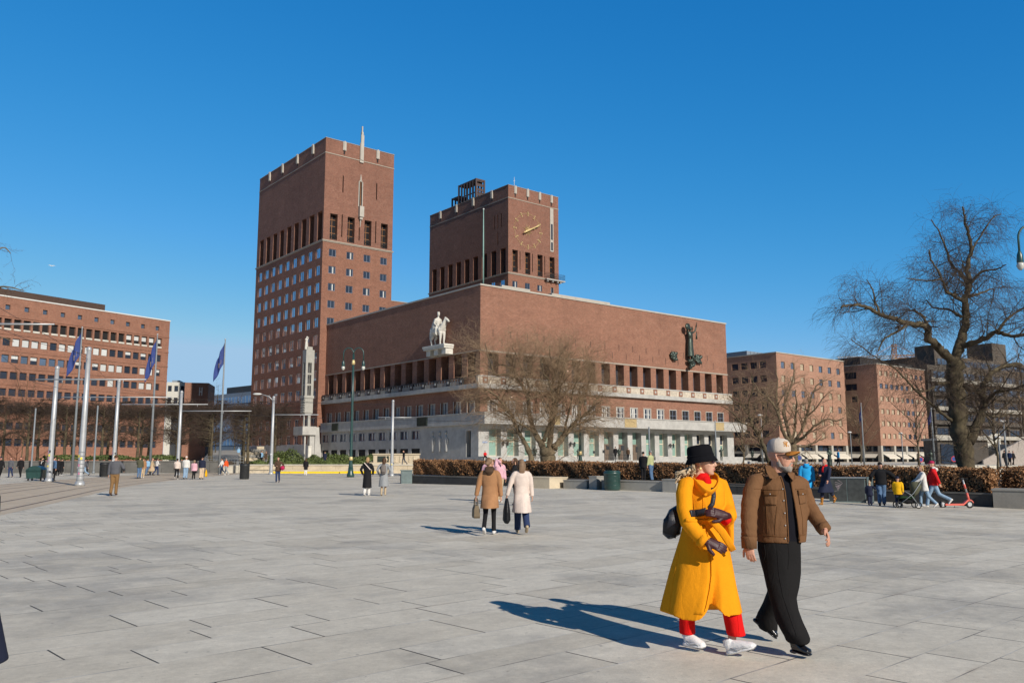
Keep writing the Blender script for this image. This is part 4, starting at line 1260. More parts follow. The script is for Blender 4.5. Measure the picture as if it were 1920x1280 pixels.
# ---- the big willow at right
Yw = 43.0
T8 = lambda pts: trace([(p[0], p[1], *p[2:]) for p in pts], Yw, 0, 2.134, 1540, 360)
base = at(1540 + 578 / 2.134, 875, Yw); base.z = 0.1
trunk = [base, *T8([(568, 1030), (550, 930), (542, 830), (535, 740), (532, 680)])]
limbs = [(trunk, 0.62, 0.40),
         (T8([(532, 690), (505, 655, -.3), (455, 608, -.8), (425, 585, -1), (428, 545, -1.2), (385, 530, -1.6), (335, 525, -2), (290, 505, -2), (235, 490, -2.2), (185, 462, -2.6), (130, 450, -3), (80, 462, -3.4)]), 0.36, 0.05),
         (T8([(345, 528, -2), (300, 560, -2.6), (250, 590, -3), (225, 640, -3.2)]), 0.11, 0.03),
         (T8([(235, 490, -2.2), (215, 440, -1.8), (205, 390, -1.4), (180, 350, -1)]), 0.10, 0.02),
         (T8([(428, 545, -1.2), (410, 500, -.6), (370, 475, 0), (330, 470, .6)]), 0.13, 0.03),
         (T8([(532, 690), (548, 630, .2), (572, 560, .5), (578, 490, .6), (575, 420, .8), (592, 370, .9), (585, 300, 1), (600, 235, 1.2), (590, 170, 1), (575, 110, .8), (565, 60, .6)]), 0.40, 0.04),
         (T8([(560, 500, .6), (510, 470, 1.2), (450, 462, 1.8), (420, 430, 2.2)]), 0.13, 0.025),
         (T8([(575, 440, .7), (540, 420, .2), (500, 395, -.4), (480, 340, -.8), (445, 280, -1), (430, 230, -1.2)]), 0.17, 0.03),
         (T8([(480, 350, -.8), (420, 355, -1.4), (340, 345, -2)]), 0.08, 0.02),
         (T8([(590, 380, .9), (560, 330, 1.6), (520, 290, 2.2), (500, 230, 2.6), (470, 160, 3), (440, 110, 3)]), 0.17, 0.025),
         (T8([(592, 370, .9), (640, 320, .4), (700, 310, 0), (740, 290, -.5)]), 0.12, 0.025),
         (T8([(600, 235, 1.2), (640, 170, 1.8), (690, 100, 2.2), (720, 90, 2.4)]), 0.09, 0.02),
         (T8([(590, 420, .8), (650, 400, 1.6), (690, 390, 2.2), (680, 450, 2.4)]), 0.11, 0.02),
         (T8([(560, 620, .2), (610, 600, -.4), (665, 580, -.9), (700, 560, -1.2), (760, 575, -1.8), (830, 570, -2.4), (900, 540, -3)]), 0.24, 0.06),
         (T8([(700, 565, -1.2), (740, 510, -1), (800, 470, -1), (860, 430, -1)]), 0.12, 0.03),
         (T8([(540, 930), (480, 880, -.4), (420, 830, -.8), (370, 785, -1.2), (320, 730, -1.6), (270, 690, -2), (200, 650, -2.4), (120, 590, -2.8)]), 0.13, 0.02),
         (T8([(515, 765), (470, 765, -.5), (430, 790, -.9), (380, 800, -1.3)]), 0.14, 0.03),
         (T8([(590, 1000, .1), (625, 920, .2), (650, 850, .4), (645, 800, .6), (660, 750, 1), (720, 700, 1.4), (800, 690, 1.8)]), 0.36, 0.10),
         (T8([(540, 745), (590, 790, .4), (640, 800, .6)]), 0.15, 0.12),
         (T8([(655, 850, .4), (700, 800, -.4), (760, 790, -1), (830, 760, -1.6)]), 0.15, 0.04),
         (T8([(645, 880, .3), (700, 900, 1), (770, 880, 1.6)]), 0.12, 0.03)]
spec = [(0.27, 1.9, 0.62, 0.04, 0.40, 0.16, 0.038), (0.18, 1.25, 0.6, 0.22, 0.55, 0.08, 0.012), (0.145, 1.15, 0.5, 0.6, 0.6, 0.12, 0.0058)]
make_tree('willow_tree', 'tallest bare willow with a thick dark trunk behind the hedge at far right', base, limbs, spec, 3, M_barkd, M_twigd)

# ---- the spreading multi-stemmed willow in front of the city hall
Yc = 75.0
T4 = lambda pts: trace([(p[0], p[1], *p[2:]) for p in pts], Yc, 0, 4, 780, 600)
base = at(780 + 990 / 4, 862, Yc); base.z = 0.5
limbs = [(([base, *T4([(990, 1040), (985, 985)])]), 0.85, 0.7),
         (T4([(870, 1075), (845, 980), (800, 890), (755, 810), (715, 710, -.5), (650, 620, -1), (590, 560, -1.4), (520, 520, -2)]), 0.38, 0.06),
         (T4([(690, 670, -.5), (620, 640, .4), (560, 600, 1), (480, 600, 1.6)]), 0.16, 0.04),
         (T4([(975, 1010), (930, 910), (885, 840), (855, 740, .4), (845, 620, .7), (835, 560, 1), (790, 480, 1.2), (730, 400, 1.2), (690, 350, 1), (620, 330, 1)]), 0.46, 0.06),
         (T4([(845, 600, .7), (840, 480, .8), (800, 380, .6), (770, 300, .4), (720, 200, .2)]), 0.2, 0.04),
         (T4([(790, 480, 1.2), (810, 400, 2), (860, 330, 2.4), (850, 250, 2.6)]), 0.12, 0.03),
         (T4([(730, 400, 1.2), (600, 410, .6), (560, 330, 0), (530, 230, -.4), (520, 170, -.6)]), 0.15, 0.03),
         (T4([(880, 830), (790, 780, -1), (720, 740, -1.6), (660, 690, -2.4)]), 0.16, 0.04),
         (T4([(1000, 1000), (1005, 880), (1025, 760), (1045, 640), (1070, 520), (1080, 430), (1110, 330), (1160, 240)]), 0.42, 0.05),
         (T4([(1045, 640), (1020, 520, -.8), (1040, 400, -1.2), (1010, 290, -1.6), (1000, 190, -2)]), 0.2, 0.04),
         (T4([(960, 900), (995, 780, -.8), (1025, 620, -1.4), (1010, 500, -2), (960, 390, -2.6), (930, 280, -3)]), 0.26, 0.04),
         (T4([(1030, 960), (1090, 890, .3), (1150, 820, .6), (1220, 740, 1), (1290, 690, 1.4), (1350, 600, 1.6), (1400, 560, 1.8)]), 0.44, 0.06),
         (T4([(1170, 800, .6), (1260, 760, 1), (1340, 740, 1.4), (1420, 760, 1.6)]), 0.16, 0.03),
         (T4([(1220, 740, 1), (1230, 640, 1.6), (1280, 540, 2), (1300, 440, 2.4), (1330, 360, 2.6)]), 0.19, 0.04),
         (T4([(1100, 880, .3), (1130, 760, -.8), (1160, 640, -1.4), (1180, 520, -1.8), (1230, 420, -2.2)]), 0.2, 0.04),
         (T4([(1045, 640), (1110, 560, 1), (1180, 470, 1.6), (1240, 360, 2), (1290, 280, 2.4)]), 0.14, 0.03)]
spec = [(0.25, 4.2, 0.6, 0.0, 0.40, 0.20, 0.05), (0.18, 1.9, 0.6, 0.12, 0.55, 0.06, 0.016), (0.27, 1.15, 0.5, 0.30, 0.6, 0.1, 0.0088)]
make_tree('willow_tree', 'wide multi-stemmed bare willow covering the near corner of the city hall', base, limbs, spec, 5, M_bark, M_twig)

# ---- spreading tree in front of the first salmon block, and the leaning one beside it
Yr = 96.0
T7 = lambda pts, Y=Yr: trace([(p[0], p[1], *p[2:]) for p in pts], Y, 0, 4.5714, 1360, 620)
base = at(1360 + 575 / 4.5714, 862, Yr); base.z = 0.9
limbs = [([base, *T7([(572, 1010), (565, 960)])], 0.75, 0.6),
         (T7([(560, 960), (500, 880, -.5), (470, 780, -1), (430, 660, -1.4), (380, 590, -1.6), (290, 520, -2), (220, 400, -2.4)]), 0.34, 0.05),
         (T7([(470, 780, -1), (440, 560, .5), (450, 440, 1), (430, 330, 1.4)]), 0.2, 0.04),
         (T7([(560, 960), (540, 860), (500, 700, 1), (520, 600, 1.6), (560, 480, 2), (590, 360, 2.2), (580, 270, 2.4)]), 0.34, 0.05),
         (T7([(565, 950), (590, 860), (600, 760, -1), (610, 620, -1.6), (600, 500, -2)]), 0.26, 0.05),
         (T7([(575, 960), (640, 880, .5), (700, 720, 1), (740, 560, 1.4), (790, 460, 1.8), (870, 420, 2)]), 0.3, 0.05),
         (T7([(580, 970), (680, 900, -.5), (760, 820, -1), (860, 760, -1.4), (960, 770, -1.8), (1020, 740, -2)]), 0.28, 0.04),
         (T7([(690, 740, 1), (780, 660, 0), (850, 560, -.6), (930, 500, -1)]), 0.15, 0.03),
         (T7([(590, 985), (680, 990, .5), (780, 950, 1), (880, 900, 1.6)]), 0.22, 0.04)]
spec = [(0.36, 3.0, 0.6, 0.0, 0.42, 0.2, 0.07), (0.26, 1.6, 0.6, 0.10, 0.55, 0.1, 0.022), (0.27, 0.9, 0.5, 0.2, 0.6, 0.12, 0.012)]
make_tree('bare_tree', 'low spreading bare tree in front of the first salmon brick block', base, limbs, spec, 8, M_bark, M_twig)
Yl = 84.0
base = at(1360 + 385 / 4.5714, 864, Yl); base.z = 0.7
limbs = [([base, *T7([(360, 1060), (320, 970), (285, 890), (240, 820), (205, 740), (170, 670), (110, 620), (30, 560)], Yl)], 0.4, 0.06),
         (T7([(285, 890), (330, 800, 1), (350, 680, 1.6), (330, 560, 2)], Yl), 0.17, 0.03), (T7([(205, 740), (200, 620, -1), (240, 480, -1.6), (220, 360, -2)], Yl), 0.15, 0.03),
         (T7([(240, 820), (130, 780, -1), (60, 700, -1.4), (-40, 640, -2)], Yl), 0.14, 0.03)]
make_tree('bare_tree', 'leaning bare tree beside the far right end of the city hall', base, limbs, spec, 9, M_barkd, M_twig)


# ---- generic bare trees
def generic_tree(name, label, px, Y, z0, H, spread, seed, mb_, mt_, dens=1.0, group=None, rt=0.16):
    R = random.Random(seed); b = spot(px, Y, z0)
    limbs = [([b, b + Vector((0.1, 0, H * .18)), b + Vector((-.05, .1, H * .38)), b + Vector((.1, 0, H * .62)), b + Vector((0, 0, H * .92))], rt, 0.03)]
    for i in range(8):
        a = i * 2.4 + R.random(); h = H * (0.18 + 0.06 * i); L = spread * (0.7 + .5 * R.random())
        d = Vector((math.cos(a), math.sin(a), 0))
        p = b + Vector((0, 0, h)); limbs.append(([p, p + d * L * .4 + Vector((0, 0, H * .14)), p + d * L * .8 + Vector((0, 0, H * .3)), p + d * L + Vector((0, 0, H * .42))], rt * .5, 0.02))
    sp = [(0.42 / dens, H * .2, 0.55, -0.02, 0.45, 0.2, 0.05), (0.32 / dens, H * .1, 0.6, 0.04, 0.55, 0.1, 0.02), (0.3 / dens, H * .06, 0.5, 0.1, 0.6, 0.1, 0.011)]
    return make_tree(name, label, b, limbs, sp, seed, mb_, mt_, group, n=6)


generic_tree('bare_tree', 'bushy bare tree between the two salmon brick blocks', 1614, 150, 0.9, 13, 5, 21, M_barkd, M_twig)
generic_tree('bare_tree', 'thin bare tree left of the big willow trunk', 1722, 100, 0.9, 9, 3, 22, M_barkd, M_twigd)
generic_tree('bare_tree', 'dense bare tree just right of the big willow trunk', 1868, 62, 0.3, 9.0, 3.4, 23, M_barkd, M_twig, 1.3)
generic_tree('bare_tree', 'bare tree cut by the right edge behind the stair', 1925, 75, 0.5, 11.5, 4.5, 24, M_barkd, M_twig, 1.2)
generic_tree('bare_tree', 'rust-brown bare tree left of the far grey office', 402, 150, 1.5, 12.5, 5, 25, M_barkd, M_twigr)
generic_tree('bare_tree', 'rust-brown bare tree beside the sloping forecourt', 438, 165, 3.0, 10, 4.5, 26, M_barkd, M_twigr)
generic_tree('bare_tree', 'grey-brown bare tree rising over the clipped limes at left', 40, 165, 1.5, 17, 7, 27, M_barkd, M_twigr, 0.8)
generic_tree('multi_stem_shrub', 'pale upright bare shrub below the end of the stone canopy', 1393, 92, 0.9, 6, 1.4, 28, M_bark, M_twig)
# limb reaching in at the upper left from a tree beside the frame
Yt = 40.0
base = spot(-120, Yt, 0.0)
q = lambda x, y, d=0: at(x, y, Yt + d)
limbs = [([base, q(-118, 760), q(-112, 640), q(-105, 540), q(-100, 430), q(-90, 330)], 0.4, 0.08),
         ([q(-110, 620), q(-70, 570, -.5), (q(-30, 545, -1)), q(10, 537, -1.4), q(45, 545, -1.8)], 0.13, 0.02), ([q(-106, 560), q(-70, 510, .5), q(-30, 480, 1), q(5, 465, 1.4), q(20, 475, 1.6)], 0.12, 0.02),
         ([q(-112, 640), q(-60, 625, -1), q(-20, 625, -1.6), q(25, 640, -2)], 0.09, 0.015), ([q(-105, 540), q(-150, 480), q(-190, 430)], 0.16, 0.03), ([q(-100, 430), q(-140, 360), q(-150, 300)], .1, .03)]
make_tree('bare_tree', 'leafless tree at the upper left edge, only its branch tips in view', base, limbs, [(0.4, 1.5, 0.6, 0.02, 0.42, 0.25, 0.04), (0.3, 0.7, 0.6, 0.1, 0.55, 0.1, 0.012), (0.3, 0.35, 0.5, 0.2, 0.6, 0.1, 0.006)], 31, M_bark, M_twigr)

# ---- clipped lime trees in rows at left
def lime(seed):
    R = random.Random(seed)
    ml, mt = MB(), MB()
    ml.tube([(0, 0, 0), (0.05, 0, 1.2), (-.03, .05, 2.6), (0.05, 0, 4.2), (0, .05, 6.2), (0.0, 0, 7.6)], [0.24, 0.19, 0.17, 0.14, 0.10, 0.05], 8)
    wx, wy, z0, z1 = 2.5, 1.7, 2.7, 8.6
    for i in range(26):
        z = 2.5 + 5.2 * (i + R.random()) / 26; a = R.choice((0, PI)) + R.gauss(0, .55)
        d = Vector((math.cos(a), math.sin(a) * .7, 0.18 + R.random() * .35))
        L = 1.5 + R.random() * 1.2
        P = twig(ml, Vector((0, 0, z)), d, L, 0.065, -0.03, R, 6, 0.16)
        for k in range(24):
            p = P[R.randrange(1, 7)].lerp(P[R.randrange(1, 7)], .4)
            Q = twig(mt, p, Vector((R.gauss(0, 1), R.gauss(0, .8), R.gauss(.5, .8))), 0.55 + .7 * R.random(), 0.016, -.02, R, 4, .3)
            for j in range(2): twig(mt, Q[R.randrange(1, 5)], Vector((R.gauss(0, 1), R.gauss(0, 1), R.gauss(.5, .8))), .3 + .35 * R.random(), 0.011, 0, R, 3, .3)
    # dense knuckled top
    for i in range(900):
        p = Vector((R.uniform(-wx, wx), R.uniform(-wy, wy), R.uniform(7.0, 8.2) - .6 * R.random() ** 3))
        twig(mt, p, Vector((R.gauss(0, .8), R.gauss(0, .8), R.gauss(.5, .6))), .35 + .4 * R.random(), 0.017, 0, R, 3, .4)
    clamp = lambda v: (max(-wx, min(wx, v[0])), max(-wy, min(wy, v[1])), min(z1 + R.gauss(0, .05), v[2]))
    mt.v = [clamp(v) for v in mt.v]
    return ml, mt


meshes = []
for s_ in range(3):
    ml, mt = lime(40 + s_)
    meshes.append((ml.mesh('trunk', M_barkd, True), mt.mesh('crown', M_twigd, True)))
R = random.Random(5); k = 0
for row, (Y0, dY) in enumerate(((106, 0.12), (114, 0.12), (123, .1))):
    for i in range(9 if row < 2 else 8):
        X = -70 + 4.45 * i + row * 1.7 + R.gauss(0, .15)
        Y = Y0 + (X + 70) * dY
        where = ('front row', 'middle row', 'back row')[row]
        t = thing('lime_tree', 'clipped bare lime with a flat box top in the %s of limes at left' % where, 'tree', (X, Y, 0.9), R.choice((0, PI)) + R.gauss(0, .06) + .1, 'clipped lime trees in the %s' % where)
        a, b = meshes[k % 3]; k += 1
        inst('trunk', a, t, (0, 0, 0)); inst('crown', b, t, (0, 0, 0))
        t.scale = (1, 1, 0.93 + 0.05 * R.random())


# ---- leaf masses
def leaves(pts, nrm, size, R, aspect=0.6, jit=0.7):
    """one small folded quad per point"""
    N = len(pts)
    n = nrm + R.normal(0, jit, (N, 3)); n /= np.linalg.norm(n, axis=1)[:, None]
    a = R.normal(0, 1, (N, 3)); a -= n * (a * n).sum(1)[:, None]; a /= np.linalg.norm(a, axis=1)[:, None]
    b = np.cross(n, a); s = size * R.uniform(.6, 1.25, (N, 1))
    v = np.stack([pts - a * s, pts + b * s * aspect - n * s * .15, pts + a * s, pts - b * s * aspect - n * s * .15], 1).reshape(-1, 3)
    return v


def quad_mesh(name, v, m):
    me = bpy.data.meshes.new(name); N = len(v) // 4
    me.vertices.add(len(v)); me.vertices.foreach_set('co', v.astype(np.float32).ravel())
    me.loops.add(4 * N); me.loops.foreach_set('vertex_index', np.arange(4 * N, dtype=np.int32))
    me.polygons.add(N); me.polygons.foreach_set('loop_start', np.arange(0, 4 * N, 4, dtype=np.int32)); me.polygons.foreach_set('loop_total', np.full(N, 4, dtype=np.int32))
    me.materials.append(m); me.update(calc_edges=True); me.validate()
    return me


def hedge(label, A, B, zb, zt, wdt, N, seed, size=0.05):
    A, B = Vector(A), Vector(B); d = (B - A); Ln = d.length; d.normalize(); nv = Vector((d.y, -d.x, 0))
    if nv.y > 0: nv = -nv
    R = np.random.default_rng(seed)
    h = thing('beech_hedge', label, 'hedge', (A.x, A.y, 0))
    t = R.uniform(0, 1, N); side = R.choice(5, N, p=[.5, .24, .16, .05, .05])
    z0 = zb[0] + (zb[1] - zb[0]) * t; z1 = zt[0] + (zt[1] - zt[0]) * t
    f = R.uniform(0, 1, N) ** .85; g = R.uniform(-1, 1, N)
    bulge = 0.07 * np.sin(t * Ln * 2.1 + f * 3) + 0.05 * np.sin(t * Ln * 5.3 + f * 7) + R.normal(0, .05, N)
    across = np.where(side == 0, wdt / 2 * (0.86 + .14 * np.sin(f * PI)) + bulge, np.where(side == 2, -wdt / 2 - bulge, g * wdt / 2))
    zz_ = np.where((side == 0) | (side == 2), z0 + 0.06 + (z1 - z0 - .06) * f, z1 + bulge * .7)
    along = t * Ln
    e = side == 3; along = np.where(e, -bulge, along); zz_ = np.where(e, zb[0] + (zt[0] - zb[0]) * f, zz_); across = np.where(e, g * wdt / 2, across)
    e = side == 4; along = np.where(e, Ln + bulge, along); zz_ = np.where(e, zb[1] + (zt[1] - zb[1]) * f, zz_); across = np.where(e, g * wdt / 2, across)
    dd, nn = np.array(d), np.array(nv)
    P = along[:, None] * dd + across[:, None] * nn + np.stack([0 * t, 0 * t, zz_], 1)
    nr = np.where((side == 0)[:, None], nn, np.where((side == 2)[:, None], -nn, np.where((side == 1)[:, None], np.array([0, 0, 1.]), np.where((side == 3)[:, None], -dd, dd))))
    o = bpy.data.objects.new('foliage', quad_mesh('foliage', leaves(P, nr, size, R), M_beech)); COL.objects.link(o); o.parent = h
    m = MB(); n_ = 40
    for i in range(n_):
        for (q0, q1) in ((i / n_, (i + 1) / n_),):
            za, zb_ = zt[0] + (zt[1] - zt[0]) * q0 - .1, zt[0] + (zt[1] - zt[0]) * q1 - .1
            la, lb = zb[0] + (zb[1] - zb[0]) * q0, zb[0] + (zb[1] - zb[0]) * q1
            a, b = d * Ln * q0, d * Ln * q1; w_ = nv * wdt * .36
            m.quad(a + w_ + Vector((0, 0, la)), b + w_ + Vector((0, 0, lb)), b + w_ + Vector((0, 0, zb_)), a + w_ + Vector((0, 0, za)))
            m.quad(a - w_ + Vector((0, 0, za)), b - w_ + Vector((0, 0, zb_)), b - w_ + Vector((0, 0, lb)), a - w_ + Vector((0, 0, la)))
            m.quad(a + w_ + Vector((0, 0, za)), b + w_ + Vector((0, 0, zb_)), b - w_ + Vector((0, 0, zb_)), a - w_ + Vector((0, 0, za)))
    m.build('stems_or_core', M_hcore, h)  # dark core sheets added behind the leaves to close the view through
    return h


HA, HB = Vector((-7.3, 67, 0)), Vector((20.6, 36.8, 0))
hedge('long clipped hedge of copper-brown beech leaves across the middle of the picture', HA, HB, (0.42, 0.14), (1.52, 1.20), 1.0, 60000, 1, 0.055)
hedge('short sunlit return of the copper beech hedge at the right edge', HB + Vector((.9, .1, 0)), HB + Vector((11, 8.2, 0)), (0.14, 0.1), (1.22, 1.2), 1.0, 14000, 2, 0.05)


def bush(label, c, rx, ry, rz, N, seed, group=None, name='evergreen_bush', m=None):
    R = np.random.default_rng(seed)
    h = thing(name, label, 'bush', c, 0, group)
    u = R.normal(0, 1, (N, 3)); u /= np.linalg.norm(u, axis=1)[:, None]; u[:, 2] = np.abs(u[:, 2])
    lump = 1 + .16 * np.sin(u[:, 0] * 5 + seed) * np.sin(u[:, 1] * 4 + u[:, 2] * 6) + R.normal(0, .06, N)
    rad = (lump * R.uniform(.72, 1, N) ** .5)[:, None]
    P = u * rad * np.array([rx, ry, rz])
    o = bpy.data.objects.new('foliage', quad_mesh('foliage', leaves(P, u, 0.13, R, .5), m or M_ever)); COL.objects.link(o); o.parent = h
    mm = MB()
    for i in range(7):
        a = i * .9; mm.tube([(0.1 * math.cos(a), .1 * math.sin(a), 0), (rx * .5 * math.cos(a), ry * .5 * math.sin(a), rz * .6)], [.04, .02], 5)
    mm.build('stems_or_core', M_barkd, h)
    return h


Yb = 112
for i, (px, rx, rz, lb) in enumerate(((522, 1.6, 1.7, 'dark green bush at the foot of the tower, left of the white column'), (545, 1.9, 2.0, 'tallest evergreen bush, just left of the white column'), (590, 1.2, 1.2, 'small evergreen bush right of the white column'),
                                     (622, 1.7, 1.35, 'rounded yellow-green bush left of the green double lamp'), (642, 1.6, 1.3, 'rounded yellow-green bush touching the green double lamp'), (672, 1.2, 1.0, 'low yellow-green bush right of the green double lamp'), (696, 1.9, 1.25, 'broad yellow-green bush left of the carved granite wall'))):
    p = spot(px, Yb if i > 2 else 118, 0.9); bush(lb, p, rx, 1.2, rz, 1800, 60 + i)
for i, (p0, p1) in enumerate(((470, 500), (528, 548), (552, 592), (594, 632))):
    p = spot((p0 + p1) / 2, 104, 0.9); bush('low clipped green hedge strip on the terrace edge, %s from the left' % ('first', 'second', 'third', 'fourth')[i], p, (p1 - p0) / 1599 * 104 * .55, .6, .55, 1500, 80 + i, name='clipped_box')
for i, px in enumerate((120, 205, 300)):
    p = spot(px, 104, 1.55); bush('dark low bush on the grey planter wall under the limes, %s from the left' % ('first', 'second', 'third')[i], p, 3.0, .7, .55, 1500, 90 + i)
# ------------------------------------------------------------------ planter walls, poles, bins and other street furniture
M_dkst = mat('dark_granite', (0.035, 0.034, 0.033), 0.7, 0.45, 1.5, 0.2)
M_galv = mat('galvanised_steel', (0.42, 0.43, 0.44), 0.45, 0.14, 4, metal=0.35)
M_dgalv = mat('grey_pole_paint', (0.20, 0.22, 0.235), 0.5, 0.12, 4)
M_green = mat('dark_green_paint', (0.018, 0.055, 0.050), 0.35, 0.25, 3, spec=0.6)
M_blackp = mat('black_bin_plastic', (0.022, 0.023, 0.024), 0.5, 0.3, 4)
M_yellow = mat('yellow_paint', (0.78, 0.55, 0.02), 0.6, 0.1)
M_lampgl = glass_mat('lamp_glass', (0.55, 0.55, 0.5), 0.15, 0.0, 0.8, 0.1)
M_flag = mat('blue_flag_cloth', (0.028, 0.05, 0.19), 0.8, 0.2, 2)
M_cabin = mat('grey_green_cabinet', (0.13, 0.17, 0.17), 0.55, 0.3, 2.5)
M_beigest = mat('beige_granite', srgb(190, 176, 152), 0.85, 0.2, 1.2, 0.0)
M_grimy = mat('grimy_grey_wall', (0.13, 0.125, 0.115), 0.9, 0.35, 0.8)

# planter wall: dark granite blocks
W = (WL1 - WL0).length


def wallpart(mb, s0, s1, h, th=0.34, off=0.0):
    p0, p1 = WL0 + wd * s0, WL0 + wd * s1
    o = wn * off; t = wn * th
    v = []
    for p in (p0 + o, p1 + o, p1 + o + t, p0 + o + t):
        v.append((p.x, p.y, gz(p.x) - .1))
    for p in (p0 + o, p1 + o, p1 + o + t, p0 + o + t):
        v.append((p.x, p.y, gz(p.x) + h))
    mb.add(v, [(0, 3, 2, 1), (4, 5, 6, 7), (0, 1, 5, 4), (1, 2, 6, 5), (2, 3, 7, 6), (3, 0, 4, 7)])


pw = thing('planter_wall', 'long low dark granite planter wall in front of the copper beech hedge', 'wall', (0, 0, 0))
mb = MB(); n_ = 16
for i in range(n_):
    wallpart(mb, W * i / n_, W * (i + 1) / n_ - 0.02, 0.50)
mb.build('stone_course', M_dkst, pw)
mb = MB(); wallpart(mb, 0, W, 0.07, 0.36, -0.02)
mb.v = [(x, y, z + (0.50 if k >= 0 else 0)) for k, (x, y, z) in enumerate(mb.v)]
mb.v = [(x, y, max(z, gz(x) + .502)) for (x, y, z) in mb.v]
mb.build('coping', mat('planter_coping', (0.10, 0.095, 0.085), .8, .3, 1.5), pw)


def block(name, label, s, off, lx, ly, h, m, ang=0.0, cat='block'):
    p = WL0 + wd * s - wn * off
    t = thing(name, label, cat, (p.x, p.y, gz(p.x)), math.atan2(wd.y, wd.x) + ang)
    b = MB(); b.box(-lx / 2, lx / 2, -ly / 2, ly / 2, -.1, h - .06); b.build('body', m, t)
    MB().box(-lx / 2 - .02, lx / 2 + .02, -ly / 2 - .02, ly / 2 + .02, h - .06, h).build('top_slab', m, t)
    return t


block('granite_block', 'large pale granite block ending the dark wall section behind the women in pale coats', 12.8, .75, 2.6, 1.7, .62, M_beigest)
block('granite_block', 'low pale granite block, second to the right behind the woman in the white coat', 15.2, .35, 1.6, 0.7, .48, M_stone2)
block('granite_block', 'small tall granite post block at the middle of the planter', 16.6, .5, .5, .9, .72, M_stone2)
block('granite_wall', 'long grey granite bench wall left of the green litter bin', 18.9, .35, 3.8, 0.7, .52, M_stone2, cat='wall')
block('granite_block', 'narrow granite block touching the green litter bin', 21.3, .45, .8, .9, .66, M_stone2)
p = Vector((20.9, 34.2, 0))
t = thing('concrete_bench', 'plain grey concrete bench wall at the right edge', 'bench', (p.x, p.y, gz(p.x)), math.atan2(-LV.y, -LV.x) + .2)
MB().box(-1.45, 3.5, -.5, .5, -.1, .72).build('body', mat('bench_concrete', srgb(140, 136, 128), .85, .2, 1.2), t); MB().box(-1.48, 3.53, -.53, .53, .72, .8).build('top_slab', M_stone2, t)

# grey wall under the limes, terrace wall, yellow kerb
A = spot(-60, 101); B = spot(425, 101)
t = thing('planter_wall', 'long grimy grey wall in front of the clipped limes at left', 'wall', (A.x, 99.4, 0))
m = MB(); n_ = 22; L_ = B.x - A.x
for i in range(n_): m.box(L_ * i / n_, L_ * (i + 1) / n_ - .03, 0, .4, -.1, 1.3)
m.build('concrete_panels', M_grimy, t); MB().box(0, L_, -.05, .45, 1.3, 1.42).build('coping', M_grimy, t); MB().box(0, L_, .4, 5.2, .8, 1.36).build('soil', M_soil, t)
A = spot(470, 99.8); B = spot(792, 99.8)
t = thing('terrace_wall', 'low pale granite wall with a step along the city hall terrace', 'wall', (A.x, 99.3, 0))
L_ = B.x - A.x; m = MB(); n_ = 12
for i in range(n_): m.box(L_ * i / n_, L_ * (i + 1) / n_ - .02, .25, .69, -.1, .9)
m.build('stone_course', M_beigest, t)
MB().box(0, L_, -.3, .25, -.1, .42).build('step', M_beigest, t); MB().box(-.02, L_ + .02, .15, .75, .9, 1.0).build('coping', M_stone, t)
A = spot(508, 97.5); B = spot(706, 97.5)
t = thing('yellow_kerb', 'bright yellow kerb strip on the paving below the pale terrace wall', 'kerb', (A.x, 97.2, 0))
MB().box(0, 8, 0, .3, 0, .22).box(8.05, B.x - A.x, -.25, .3, 0, .26).build('painted_strip', M_yellow, t)
# carved granite monument wall
A = spot(700, 104); B = spot(786, 104)
t = thing('carved_wall', 'beige granite wall with carved figures and stepped base left of the hedge', 'wall', (A.x, 104, .88))
L_ = B.x - A.x
MB().box(0, L_, 0, .5, 0, 1.25).build('panel', M_beigest, t); MB().box(-.3, L_ + .3, -.9, 0, 0, .35).build('base', M_beigest, t); MB().box(-.1, L_ + .1, -.1, .6, 1.25, 1.4).build('coping', M_beigest, t)
m = MB()
for i in range(7):
    x = L_ * (.28 + .1 * i); m.tube([(x, -.02, .4), (x + .08, -.02, .7), (x - .04, -.02, .95)], [(.1, .05), (.13, .06), (.06, .04)], 6); m.ball((x, -.02, 1.05), .08, .05, .09, 6, 5)
m.build('carved_figures', M_beigest, t, fix=True)
MB().box(.5, 1.9, -.04, 0, .35, 1.1).build('bronze_plate', M_bronze, t)
# railing and steps on the forecourt
p = spot(384, 102, .9)
t = thing('railing', 'thin steel railing on the sloping forecourt behind the orange jacket', 'railing', p)
m = MB()
for i in range(14): m.tube([(i * .32, i * .12, 0), (i * .32, i * .12, 1.0)], .02, 4)
for z in (.35, .7, 1.0): m.tube([(0, 0, z), (13 * .32, 13 * .12, z)], .025, 4)
m.build('bars', M_dgalv, t)
p = spot(470, 130, .9)
t = thing('stone_steps', 'stepped granite blocks climbing at the far end of the tower', 'steps', p, .3)
for i in range(6): MB().box(-3.6 + i * .9, 3.0 - i * .2, i * 1.1, i * 1.1 + 1.2, 0, .45 * (i + 1)).build('step_block', M_beigest if i % 2 else M_stone2, t)

